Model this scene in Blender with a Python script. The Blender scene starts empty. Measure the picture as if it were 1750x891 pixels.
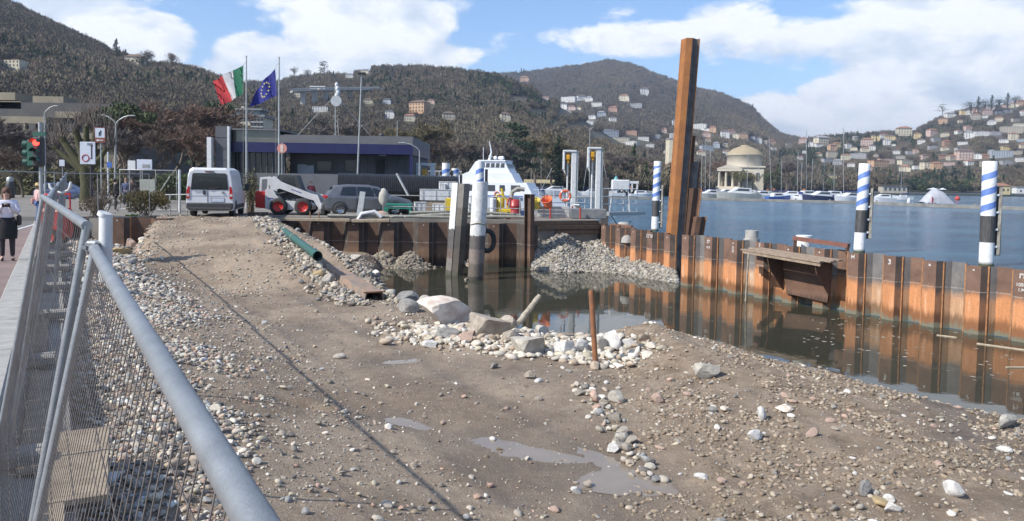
import bpy, bmesh, math, random
import numpy as np
from mathutils import Vector, Matrix, Euler
R = math.radians
rnd = random.Random(7)
rng = np.random.RandomState(11)
scene = bpy.context.scene
COL = scene.collection

# ------------------------------------------------------------------ camera
F = 1300.0; CX = 875.0; CY = 381.6; CAMZ = 4.1
cam_d = bpy.data.cameras.new("camera"); cam = bpy.data.objects.new("camera", cam_d); COL.objects.link(cam)
cam_d.sensor_width = 36.0; cam_d.lens = 36.0 * F / 1750.0
cam_d.shift_y = -64.0 / 1750.0
cam_d.clip_start = 0.05; cam_d.clip_end = 20000
cam.location = (0, 0, CAMZ)
CM = (Matrix.Rotation(R(87.0), 4, 'X') @ Matrix.Rotation(R(0.95), 4, 'Z'))
cam.rotation_euler = CM.to_euler()
scene.camera = cam
M3 = CM.to_3x3()
def ray(u, v):
    return M3 @ Vector(((u - CX) / F, -(v - CY) / F, -1.0))
def P(u, v, y=None, z=None):
    """a place in the world seen at a point of the photograph, at depth y or height z"""
    d = ray(u, v)
    t = y / d.y if y is not None else (z - CAMZ) / d.z
    return Vector((0, 0, CAMZ)) + d * t

# ------------------------------------------------------------------ sun and sky
SUN = Vector((-0.87 * math.cos(R(42)), -0.49 * math.cos(R(42)), math.sin(R(42)))).normalized()
sun_d = bpy.data.lights.new("sun", 'SUN'); sun_d.energy = 5.0; sun_d.angle = R(0.55); sun_d.color = (1.0, 0.95, 0.87)
sun = bpy.data.objects.new("sun", sun_d); COL.objects.link(sun)
sun.rotation_euler = SUN.to_track_quat('Z', 'Y').to_euler()
scene.view_settings.view_transform = 'Standard'; scene.view_settings.look = 'None'
scene.view_settings.exposure = 0.36; scene.view_settings.gamma = 1.0
scene.cycles.max_bounces = 8; scene.cycles.transparent_max_bounces = 24; scene.cycles.volume_bounces = 0

class NT:
    def __init__(s, tree): s.t = tree; s.n = tree.nodes; s.l = tree.links
    def node(s, typ, ins=None, **kw):
        n = s.n.new(typ)
        for k, v in kw.items(): setattr(n, k, v)
        for k, v in (ins or {}).items():
            so = n.inputs[k]
            if hasattr(v, 'links') or isinstance(v, bpy.types.NodeSocket): s.l.new(v, so)
            else: so.default_value = v
        return n
    def math(s, op, a, b=None, c=None, clamp=False):
        n = s.n.new('ShaderNodeMath'); n.operation = op; n.use_clamp = clamp
        for i, v in enumerate((a, b, c)):
            if v is None: continue
            if isinstance(v, bpy.types.NodeSocket): s.l.new(v, n.inputs[i])
            else: n.inputs[i].default_value = v
        return n.outputs[0]
    def mix(s, f, a, b, typ='RGBA'):
        n = s.n.new('ShaderNodeMix'); n.data_type = typ
        ia, ib = (6, 7) if typ == 'RGBA' else (2, 3)
        for i, v in ((0, f), (ia, a), (ib, b)):
            if isinstance(v, bpy.types.NodeSocket): s.l.new(v, n.inputs[i])
            else:
                if typ == 'RGBA' and i != 0 and len(v) == 3: v = (*v, 1)
                n.inputs[i].default_value = v
        return n.outputs[2 if typ == 'RGBA' else 0]
    def ramp(s, f, stops, interp='LINEAR'):
        n = s.n.new('ShaderNodeValToRGB'); cr = n.color_ramp; cr.interpolation = interp
        while len(cr.elements) < len(stops): cr.elements.new(0.5)
        for e, (p, c) in zip(cr.elements, stops):
            e.position = p; e.color = (*c, 1) if not isinstance(c, (int, float)) else (c, c, c, 1)
        s.l.new(f, n.inputs[0]); return n.outputs[0]
    def noise(s, vec, scale, detail=4, rough=0.55, dist=0.0, out=0):
        n = s.node('ShaderNodeTexNoise', {'Scale': scale, 'Detail': detail, 'Roughness': rough, 'Distortion': dist})
        if vec is not None: s.l.new(vec, n.inputs['Vector'])
        return n.outputs[out]

world = bpy.data.worlds.new("World"); scene.world = world; world.use_nodes = True
w = NT(world.node_tree); w.n.clear()
sky = w.node('ShaderNodeTexSky', sky_type='NISHITA', sun_disc=False)
sky.sun_elevation = R(41); sky.sun_rotation = math.atan2(SUN.x, SUN.y); sky.altitude = 200; sky.air_density = 1.0; sky.dust_density = 0.6; sky.ozone_density = 1.6
gen = w.node('ShaderNodeTexCoord').outputs['Generated']
sep = w.node('ShaderNodeSeparateXYZ', {0: gen})
az = w.math('ARCTAN2', sep.outputs[0], sep.outputs[1]); el = w.math('ARCSINE', sep.outputs[2])
# clouds: layered noise over the whole dome, gathered into heaps where the photograph has them
cv = w.node('ShaderNodeCombineXYZ', {0: w.math('MULTIPLY', az, 1.0), 1: w.math('MULTIPLY', el, 1.9), 2: 0.37}).outputs[0]
nbig = w.noise(cv, 6.5, 8, 0.58, 0.2)
nfin = w.noise(cv, 17.0, 6, 0.6, 0.1)
BLOBS = [  # u, v, radius u, radius v, weight
    (640, 48, 120, 60, 1.0), (570, 85, 80, 40, .7), (700, 92, 100, 32, .75), (450, 112, 85, 42, .85), (520, 100, 70, 32, .6),
    (225, 68, 95, 40, .8), (130, 22, 90, 34, .6), (1690, 75, 200, 120, 1.05), (1620, 190, 190, 52, .9), (1780, 10, 260, 90, .7),
    (1440, 165, 66, 34, .85), (1250, 50, 80, 50, .5), (1120, 68, 170, 26, .42), (1400, 75, 150, 44, .42), (1480, 215, 240, 42, .85), (1300, 185, 130, 28, .5), (340, 128, 60, 16, .6)]
acc = None
for (u, v, ru, rv, wt) in BLOBS:
    d = ray(u, v); a0 = math.atan2(d.x, d.y); e0 = math.atan2(d.z, math.hypot(d.x, d.y))
    da = w.math('MULTIPLY', w.math('SUBTRACT', az, a0), F / ru); de = w.math('MULTIPLY', w.math('SUBTRACT', el, e0), F / rv)
    q = w.math('ADD', w.math('MULTIPLY', da, da), w.math('MULTIPLY', de, de))
    b = w.math('MULTIPLY', w.math('SUBTRACT', 1.0, w.math('MULTIPLY', q, 0.62), clamp=True), wt)
    acc = b if acc is None else w.math('MAXIMUM', acc, b)
dens = w.math('ADD', w.math('ADD', w.math('MULTIPLY', acc, 0.80), w.math('MULTIPLY', nbig, 1.55)), w.math('MULTIPLY', nfin, 0.42))
cmask = w.math('SMOOTHSTEP', dens, 1.05, 1.32) if False else w.node('ShaderNodeMapRange', {'Value': dens, 'From Min': 1.02, 'From Max': 1.26}, interpolation_type='SMOOTHSTEP').outputs[0]
cv2 = w.node('ShaderNodeVectorMath', {0: cv, 1: (0.0, 0.055, 0.02)}, operation='ADD').outputs[0]
nb2 = w.noise(cv2, 6.5, 8, 0.58, 0.2)
shade = w.math('ADD', w.math('MULTIPLY', w.math('SUBTRACT', nbig, nb2), 2.3), 0.62)
shade = w.math('ADD', shade, w.math('MULTIPLY', w.math('SUBTRACT', nfin, 0.5), 0.7))
ccol = w.ramp(shade, [(0.0, (0.50, 0.58, 0.70)), (0.4, (0.70, 0.76, 0.85)), (0.75, (0.98, 0.99, 1.0))])
skyc = w.node('ShaderNodeVectorMath', {0: sky.outputs[0], 1: (0.114, 0.134, 0.158)}, operation='MULTIPLY').outputs[0]
hz = w.node('ShaderNodeMapRange', {'Value': el, 'From Min': 0.0, 'From Max': 0.22}, interpolation_type='SMOOTHSTEP').outputs[0]
skyc = w.mix(w.math('MULTIPLY', w.math('SUBTRACT', 1.0, hz), 0.35), skyc, (0.50, 0.62, 0.78))
full = w.mix(w.math('MULTIPLY', cmask, 0.9), skyc, ccol)
below = w.node('ShaderNodeMapRange', {'Value': el, 'From Min': -0.02, 'From Max': 0.0}).outputs[0]
full = w.mix(below, (0.12, 0.12, 0.12), full)
bg = w.node('ShaderNodeBackground', {'Color': full, 'Strength': 1.0})
w.l.new(bg.outputs[0], w.node('ShaderNodeOutputWorld').inputs[0])

# ------------------------------------------------------------------ materials
MATS = {}
def pm(name, col, col2=None, scale=4.0, rough=0.7, metal=0.0, bump=0.0, bscale=None, spec=0.5, emit=None, detail=5, lo=0.35, hi=0.65, coord='Object', trans=0.0, alpha=None):
    if name in MATS: return MATS[name]
    m = bpy.data.materials.new(name); m.use_nodes = True; t = NT(m.node_tree); t.n.clear()
    b = t.node('ShaderNodeBsdfPrincipled', {'Roughness': rough, 'Metallic': metal, 'Specular IOR Level': spec})
    out = t.node('ShaderNodeOutputMaterial'); t.l.new(b.outputs[0], out.inputs[0])
    vec = t.node('ShaderNodeTexCoord').outputs[coord]
    if col2 is None: col2 = tuple(c * 0.82 for c in col)
    n = t.noise(vec, scale, detail, 0.6)
    c = t.ramp(n, [(lo, col), (hi, col2)])
    t.l.new(c, b.inputs['Base Color'])
    if bump:
        bn = t.node('ShaderNodeBump', {'Strength': bump, 'Distance': 0.02, 'Height': t.noise(vec, bscale or scale * 4, 5, 0.6)})
        t.l.new(bn.outputs[0], b.inputs['Normal'])
    if emit: b.inputs['Emission Color'].default_value = (*emit[:3], 1); b.inputs['Emission Strength'].default_value = emit[3]
    if trans: b.inputs['Transmission Weight'].default_value = trans
    if alpha is not None: b.inputs['Alpha'].default_value = alpha
    MATS[name] = m; return m

def attr_mat(name, rough=0.9, bump=0.4, bscale=30, var=0.35):
    """material of scattered pieces: every piece brings its own colour"""
    m = bpy.data.materials.new(name); m.use_nodes = True; t = NT(m.node_tree); t.n.clear()
    b = t.node('ShaderNodeBsdfPrincipled', {'Roughness': rough, 'Specular IOR Level': 0.3})
    t.l.new(b.outputs[0], t.node('ShaderNodeOutputMaterial').inputs[0])
    at = t.node('ShaderNodeAttribute', attribute_type='INSTANCER', attribute_name='pcol')
    vec = t.node('ShaderNodeTexCoord').outputs['Object']
    n = t.noise(vec, bscale * 0.3, 4, 0.65)
    k = t.math('ADD', t.math('MULTIPLY', n, var * 2), 1.0 - var)
    c = t.node('ShaderNodeVectorMath', {0: at.outputs['Color'], 1: k}, operation='MULTIPLY')
    t.l.new(c.outputs[0], b.inputs['Base Color'])
    if bump:
        bn = t.node('ShaderNodeBump', {'Strength': bump, 'Distance': 0.01, 'Height': t.noise(vec, bscale, 3, 0.6)})
        t.l.new(bn.outputs[0], b.inputs['Normal'])
    MATS[name] = m; return m

# ------------------------------------------------------------------ mesh helpers
class MB:
    def __init__(s): s.v = []; s.f = []; s.m = []; s.s = []
    def add(s, vs, fs, mi=0, sm=False):
        o = len(s.v); s.v.extend([tuple(v) for v in vs]); s.f.extend([tuple(i + o for i in f) for f in fs])
        s.m.extend([mi] * len(fs)); s.s.extend([sm] * len(fs)); return s
    def box(s, c, size, rz=0.0, mi=0, rot=None, bev=0.0):
        x, y, z = [d / 2 for d in size]
        if bev > 0:
            b = min(bev, x * .9, y * .9, z * .9); vs = []; idx = {}
            for sx in (-1, 1):
                for sy in (-1, 1):
                    for sz in (-1, 1):
                        for a in range(3):
                            p = [sx * (x - b), sy * (y - b), sz * (z - b)]; p[a] += (sx, sy, sz)[a] * b
                            idx[(sx, sy, sz, a)] = len(vs); vs.append(Vector(p))
            fs = []
            for a in range(3):
                o1, o2 = [(1, 2), (0, 2), (0, 1)][a]
                for sg in (-1, 1):
                    q = []
                    for (p1, p2) in ((-1, -1), (1, -1), (1, 1), (-1, 1)):
                        k = [0, 0, 0]; k[a] = sg; k[o1] = p1; k[o2] = p2; q.append(idx[(*k, a)])
                    fs.append(q)
            for a in range(3):
                o1, o2 = [(1, 2), (0, 2), (0, 1)][a]
                for p1 in (-1, 1):
                    for p2 in (-1, 1):
                        k0 = [0, 0, 0]; k0[a] = -1; k0[o1] = p1; k0[o2] = p2; k1 = list(k0); k1[a] = 1
                        fs.append([idx[(*k0, o1)], idx[(*k1, o1)], idx[(*k1, o2)], idx[(*k0, o2)]])
            for sx in (-1, 1):
                for sy in (-1, 1):
                    for sz in (-1, 1): fs.append([idx[(sx, sy, sz, a)] for a in range(3)])
        else:
            vs = [Vector((sx * x, sy * y, sz * z)) for sx in (-1, 1) for sy in (-1, 1) for sz in (-1, 1)]
            fs = [(0, 1, 3, 2), (4, 6, 7, 5), (0, 4, 5, 1), (2, 3, 7, 6), (0, 2, 6, 4), (1, 5, 7, 3)]
        Rm = rot if rot is not None else Matrix.Rotation(rz, 3, 'Z')
        c = Vector(c); return s.add([Rm @ v + c for v in vs], fs, mi)
    def bar(s, p0, p1, wd, h=None, mi=0, up=(0, 0, 1), bev=0.0):
        p0 = Vector(p0); p1 = Vector(p1); d = p1 - p0; L = d.length; d.normalize(); up = Vector(up)
        if abs(d.dot(up)) > 0.98: up = Vector((0, 1, 0))
        sx = d.cross(up).normalized(); uz = sx.cross(d).normalized()
        Rm = Matrix((d, sx, uz)).transposed()
        return s.box((p0 + p1) / 2, (L, wd, h or wd), rot=Rm, mi=mi, bev=bev)
    def tube(s, path, r, n=8, mi=0, cap=True, sm=True):
        path = [Vector(p) for p in path]; k = len(path); rr = r if isinstance(r, (list, tuple)) else [r] * k
        rings = []; up = None
        for i, p in enumerate(path):
            d = (path[min(i + 1, k - 1)] - path[max(i - 1, 0)]).normalized()
            if up is None: up = Vector((0, 0, 1)) if abs(d.z) < 0.9 else Vector((0, 1, 0))
            a = d.cross(up).normalized(); up = a.cross(d).normalized()
            rings.append([p + (a * math.cos(2 * math.pi * j / n) + up * math.sin(2 * math.pi * j / n)) * rr[i] for j in range(n)])
        return s.loft(rings, mi, cap, sm)
    def cyl(s, p0, p1, r0, r1=None, n=12, mi=0, cap=True, sm=True): return s.tube([p0, p1], [r0, r0 if r1 is None else r1], n, mi, cap, sm)
    def loft(s, rings, mi=0, cap=True, sm=False, closed=True):
        n = len(rings[0]); vs = [v for r in rings for v in r]; fs = []
        for i in range(len(rings) - 1):
            for j in range(n if closed else n - 1):
                fs.append((i * n + j, i * n + (j + 1) % n, (i + 1) * n + (j + 1) % n, (i + 1) * n + j))
        s.add(vs, fs, mi, sm)
        if cap: s.add(rings[0], [tuple(range(n))[::-1]], mi); s.add(rings[-1], [tuple(range(n))], mi)
        return s
    def prism(s, poly, z0, z1, mi=0):
        return s.loft([[Vector((p[0], p[1], z0)) for p in poly], [Vector((p[0], p[1], z1)) for p in poly]], mi)
    def profx(s, poly, x0, x1, mi=0):   # profile in y,z extruded along x
        return s.loft([[Vector((x0, p[0], p[1])) for p in poly], [Vector((x1, p[0], p[1])) for p in poly]], mi)
    def lathe(s, prof, c=(0, 0, 0), n=16, mi=0, sm=True, cap=True):
        c = Vector(c)
        return s.loft([[c + Vector((r * math.cos(2 * math.pi * j / n), r * math.sin(2 * math.pi * j / n), z)) for j in range(n)] for r, z in prof], mi, cap, sm)
    def quad(s, a, b, c, d, mi=0): return s.add([a, b, c, d], [(0, 1, 2, 3)], mi)
    def ball(s, c, r, n=10, m=7, mi=0, jit=0.0, sq=(1, 1, 1), rn=rnd):
        c = Vector(c); rings = []
        for i in range(1, m):
            th = math.pi * i / m
            rings.append([c + Vector((math.sin(th) * math.cos(2 * math.pi * j / n) * sq[0], math.sin(th) * math.sin(2 * math.pi * j / n) * sq[1], math.cos(th) * sq[2])) * r * (1 + rn.uniform(-jit, jit)) for j in range(n)])
        o = len(s.v); s.loft(rings, mi, False, True)
        a = o; top = len(s.v); s.v.append(tuple(c + Vector((0, 0, r * sq[2])))); bot = len(s.v); s.v.append(tuple(c - Vector((0, 0, r * sq[2]))))
        last = o + (m - 2) * n
        for j in range(n):
            s.f.append((top, a + (j + 1) % n, a + j)); s.f.append((bot, last + j, last + (j + 1) % n)); s.m += [mi, mi]; s.s += [True, True]
        return s
    def mesh(s, name):
        me = bpy.data.meshes.new(name); me.from_pydata(s.v, [], s.f)
        me.polygons.foreach_set('material_index', s.m); me.polygons.foreach_set('use_smooth', s.s); me.update(); return me
    def build(s, name, mats, parent=None, loc=None, rz=0, label=None):
        me = s.mesh(name)
        for m in (mats if isinstance(mats, (list, tuple)) else [mats]): me.materials.append(m)
        o = bpy.data.objects.new(name, me); COL.objects.link(o); o.parent = parent
        bm = bmesh.new(); bm.from_mesh(me); bmesh.ops.recalc_face_normals(bm, faces=bm.faces); bm.to_mesh(me); bm.free()
        if loc is not None: o.location = loc
        if rz: o.rotation_euler = (0, 0, rz)
        if label: o['label'] = label
        return o
def tag(o, label, cat, group=None):
    o['label'] = label; o['category'] = cat
    if group: o['group'] = group
    return o
def thing(name, label, cat, loc=(0, 0, 0), rz=0.0, group=None, scale=None):
    o = bpy.data.objects.new(name, None); COL.objects.link(o); o.empty_display_size = 0.3
    o.location = loc; o.rotation_euler = (0, 0, rz)
    if scale is not None: o.scale = (scale,) * 3 if isinstance(scale, (int, float)) else scale
    return tag(o, label, cat, group)
def struct(o): o['kind'] = 'structure'; return o
def stuff(o): o['kind'] = 'stuff'; return o
def kids(o): return [c for c in ALLKIDS.get(o.name, [])] if False else list(o.children)
def dup(root, loc=None, rz=None, label=None, group=None, scale=None):
    r = root.copy(); COL.objects.link(r)
    if loc is not None: r.location = loc
    if rz is not None: r.rotation_euler = (0, 0, rz)
    if scale is not None: r.scale = (scale,) * 3 if isinstance(scale, (int, float)) else scale
    if label: r['label'] = label
    if group: r['group'] = group
    for ch in list(root.children):
        c = ch.copy(); COL.objects.link(c); c.parent = r
        for g in list(ch.children):
            d = g.copy(); COL.objects.link(d); d.parent = c
    return r
def sheet(name, pts, z, mat):
    me = bpy.data.meshes.new(name); me.from_pydata([(p[0], p[1], z if len(p) < 3 else p[2]) for p in pts], [], [tuple(range(len(pts)))])
    me.materials.append(mat); o = bpy.data.objects.new(name, me); COL.objects.link(o)
    bm = bmesh.new(); bm.from_mesh(me); bmesh.ops.triangulate(bm, faces=bm.faces)
    for f in bm.faces:
        if f.normal.z < 0: f.normal_flip()
    bm.to_mesh(me); bm.free(); return struct(o)
def grid_mesh(name, X, Y, Z, mat, smooth=True):
    ny, nx = X.shape; n = nx * ny
    co = np.empty((n, 3), 'f4'); co[:, 0] = X.ravel(); co[:, 1] = Y.ravel(); co[:, 2] = Z.ravel()
    i = np.arange(n).reshape(ny, nx); q = np.stack([i[:-1, :-1], i[:-1, 1:], i[1:, 1:], i[1:, :-1]], -1).reshape(-1, 4)
    me = bpy.data.meshes.new(name); me.vertices.add(n); me.vertices.foreach_set('co', co.ravel())
    me.loops.add(q.size); me.loops.foreach_set('vertex_index', q.ravel().astype('i4'))
    me.polygons.add(len(q)); me.polygons.foreach_set('loop_start', np.arange(0, q.size, 4, dtype='i4')); me.polygons.foreach_set('loop_total', np.full(len(q), 4, 'i4'))
    me.polygons.foreach_set('use_smooth', np.full(len(q), smooth)); me.update(calc_edges=True); me.validate()
    me.materials.append(mat); o = bpy.data.objects.new(name, me); COL.objects.link(o); return o
# value noise
_T = np.random.RandomState(5).rand(256, 256).astype('f8')
def vn(x, y):
    x = np.asarray(x, 'f8'); y = np.asarray(y, 'f8'); xi = np.floor(x).astype(int); yi = np.floor(y).astype(int); fx = x - xi; fy = y - yi
    fx = fx * fx * (3 - 2 * fx); fy = fy * fy * (3 - 2 * fy); a = xi & 255; b = yi & 255; a1 = (xi + 1) & 255; b1 = (yi + 1) & 255
    return (_T[a, b] * (1 - fx) + _T[a1, b] * fx) * (1 - fy) + (_T[a, b1] * (1 - fx) + _T[a1, b1] * fx) * fy
def fbm(x, y, o=4, g=0.5):
    s = 0; a = 1; t = 0
    for k in range(o): s = s + a * vn(x * 2 ** k + 17.3 * k, y * 2 ** k + 9.1 * k); t += a; a *= g
    return s / t - 0.5
def sst(a, b, x): t = np.clip((x - a) / (b - a), 0, 1); return t * t * (3 - 2 * t)

# scatter with geometry nodes: points carry rotation, size, colour and which source to use
def scatter(name, pts, rot, scl, col, srcs, idx=None):
    n = len(pts); me = bpy.data.meshes.new(name); me.vertices.add(n); me.vertices.foreach_set('co', np.asarray(pts, 'f4').ravel())
    for nm, arr in (('prot', rot), ('pscl', scl)):
        a = me.attributes.new(nm, 'FLOAT_VECTOR', 'POINT'); a.data.foreach_set('vector', np.asarray(arr, 'f4').ravel())
    a = me.attributes.new('pcol', 'FLOAT_COLOR', 'POINT'); c4 = np.ones((n, 4), 'f4'); c4[:, :3] = col; a.data.foreach_set('color', c4.ravel())
    a = me.attributes.new('pidx', 'INT', 'POINT'); a.data.foreach_set('value', np.asarray(idx if idx is not None else rng.randint(0, len(srcs), n), 'i4'))
    o = bpy.data.objects.new(name, me); COL.objects.link(o)
    c = bpy.data.collections.new(name + '_source')
    for s_ in srcs: c.objects.link(s_)
    ng = bpy.data.node_groups.new(name, 'GeometryNodeTree'); ng.interface.new_socket('Geometry', in_out='INPUT', socket_type='NodeSocketGeometry'); ng.interface.new_socket('Geometry', in_out='OUTPUT', socket_type='NodeSocketGeometry')
    N = ng.nodes; L = ng.links; gi = N.new('NodeGroupInput'); go = N.new('NodeGroupOutput'); ip = N.new('GeometryNodeInstanceOnPoints')
    ci = N.new('GeometryNodeCollectionInfo'); ci.inputs['Collection'].default_value = c; ci.inputs['Separate Children'].default_value = True; ci.inputs['Reset Children'].default_value = True
    def at(nm, t):
        a = N.new('GeometryNodeInputNamedAttribute'); a.data_type = t; a.inputs['Name'].default_value = nm
        return next(s for s in a.outputs if s.enabled and s.name == 'Attribute')
    L.new(gi.outputs[0], ip.inputs['Points']); L.new(ci.outputs[0], ip.inputs['Instance']); ip.inputs['Pick Instance'].default_value = True
    L.new(at('pidx', 'INT'), ip.inputs['Instance Index']); e2r = N.new('FunctionNodeEulerToRotation'); L.new(at('prot', 'FLOAT_VECTOR'), e2r.inputs[0])
    L.new(e2r.outputs[0], ip.inputs['Rotation']); L.new(at('pscl', 'FLOAT_VECTOR'), ip.inputs['Scale']); L.new(ip.outputs[0], go.inputs[0])
    o.modifiers.new('scatter', 'NODES').node_group = ng
    return stuff(o)
def source(name, mb, mats):
    me = mb.mesh(name)
    for m in (mats if isinstance(mats, (list, tuple)) else [mats]): me.materials.append(m)
    return bpy.data.objects.new(name, me)
def rock_mb(seed, sub=1, jag=0.25, flat=(1, 1, 1), cuts=0):
    bm = bmesh.new(); bmesh.ops.create_icosphere(bm, subdivisions=sub, radius=1.0); r = random.Random(seed); off = r.uniform(0, 99)
    for v in bm.verts:
        k = 1 + jag * 2 * float(fbm(v.co.x * 1.3 + off, v.co.y * 1.3 + v.co.z * 1.7 + off, 3)); v.co = Vector((v.co.x * flat[0], v.co.y * flat[1], v.co.z * flat[2])) * k
    for _ in range(cuts):   # planar breaks
        d = Vector((r.gauss(0, 1), r.gauss(0, 1), r.gauss(0, 1))).normalized(); lim = r.uniform(0.30, 0.66)
        for v in bm.verts:
            e = v.co.dot(d) - lim * (abs(d.x) * flat[0] + abs(d.y) * flat[1] + abs(d.z) * flat[2]) * 0.8
            if e > 0: v.co -= d * e * 0.94
    mb = MB(); mb.add([v.co.copy() for v in bm.verts], [tuple(v.index for v in f.verts) for f in bm.faces], 0, cuts == 0); bm.free(); return mb
# ================================================================== GROUND
SH = [(-8.0, 45), (-6.4, 37), (-5.6, 31.5), (-4.6, 27.5), (-3.4, 24), (-1.6, 20.8), (.3, 18.9), (2.2, 18.3), (4.0, 17.2), (5.4, 15.6), (6.9, 14.2), (8.4, 12.5), (10.2, 10.6), (13, 8), (27, 2), (40, -3)]
def polydist(x, y, pl):
    best = np.full(np.shape(x), 1e9); sgn = np.ones(np.shape(x))
    for (ax, ay), (bx, by) in zip(pl[:-1], pl[1:]):
        dx, dy = bx - ax, by - ay; t = np.clip(((x - ax) * dx + (y - ay) * dy) / (dx * dx + dy * dy), 0, 1)
        d = np.hypot(x - ax - t * dx, y - ay - t * dy); c = dx * (y - ay) - dy * (x - ax)
        m = d < best; best = np.where(m, d, best); sgn = np.where(m, np.where(c > 0, -1.0, 1.0), sgn)
    return best * sgn        # positive on the land side
def fx(y):     # x of the fence top line
    y = np.asarray(y, 'f8'); return np.where(y < 5.9, -1.67 - 0.68 * (y - 3.0), -3.64 - 0.577 * (y - 5.9))
def kx(y):     # inner edge of the kerb
    return -4.9 - 0.6 * (y - 7.5) - 0.12
PUD = [(-2.25, 14.6, .75, .42, .3), (-1.55, 10.9, 1.05, .38, -.5), (.35, 9.75, 1.35, .40, -.55), (-2.9, 10.7, .35, .2, 0), (1.55, 8.75, .6, .30, -.2)]
def gh(x, y, fine=True):
    x = np.asarray(x, 'f8'); y = np.asarray(y, 'f8')
    d = polydist(x, y, SH) + fbm(x * .7, y * .7, 3) * 0.8
    base = 0.62 + 0.10 * fbm(x * .25, y * .25, 3)
    df = (x - fx(y)) * 0.83
    left = 0.85 * (1 - sst(0.2, 4.6, df)) * (1 + .12 * fbm(x * .6 + 4, y * .6, 3))
    # ramp up to the quay
    cxr = -8.1 - 0.535 * (y - 24.0); wr = 4.6 - 0.12 * (y - 24.0)
    across = 1 - sst(wr - .9, wr + .5, np.abs(x - cxr - 0.2))
    r0 = sst(22.5, 34.6, y) ** 1.0
    ramp = (2.33 - base) * np.clip(0.35 * sst(22.0, 30.0, y) + 0.65 * np.clip((y - 24.0) / 9.9, 0, 1), 0, 1)
    z = base + np.maximum(left * (1 - sst(29, 33, y) * .2), ramp * across)
    # mound of dug soil along the water on the right
    mound = sst(1.4, 3.2, x) * np.exp(-((d - 1.5) / 1.25) ** 2) * (0.30 + .5 * fbm(x * .9, y * .9, 3)) * (1 - .9 * sst(3.2, 5.6, x))
    z = z + mound * (1 + .35 * np.exp(-((x - 3.0) / .6) ** 2 - ((y - 16.2) / .9) ** 2))
    z = z + 0.08 * sst(1.2, 2.6, x - 0.1 * (y - 8)) - .16 * sst(4.5, 8, x)
    # rock heap base
    z = z + 0.14 * np.exp(-((x + 0.2) / 1.9) ** 2 - ((y - 16.6 + .3 * x) / 1.0) ** 2)
    rough = sst(1.0, 2.4, x - 0.15 * (y - 9)); 
    z = z + rough * (0.11 * fbm(x * 2.2, y * 2.2, 4, .6) + 0.05 * fbm(x * 7, y * 7, 3, .6)) + (1 - rough) * (0.045 * fbm(x * 1.6, y * 1.6, 4) + .022 * fbm(x * 8, y * 8, 2))
    # wheel ruts running up the ramp
    for k in (-1.0, 0.95):
        z = z - 0.03 * np.exp(-((x - (-8.1 - .58 * (y - 24.0)) - k) / .22) ** 2) * (y > 8)
    for (px, py, ra, rb, an) in PUD:
        c, s_ = math.cos(an), math.sin(an); a = ((x - px) * c + (y - py) * s_) / ra; b = (-(x - px) * s_ + (y - py) * c) / rb
        q = a * a + b * b; z = np.where(q < 4, z * (1 - np.exp(-q * 1.1)) + (0.585 + 0.018 * fbm(x * 3, y * 3, 3)) * np.exp(-q * 1.1), z)
    k = sst(-1.2, 0.9, d)
    z = -1.0 + (z + 1.0) * k
    return z
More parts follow.
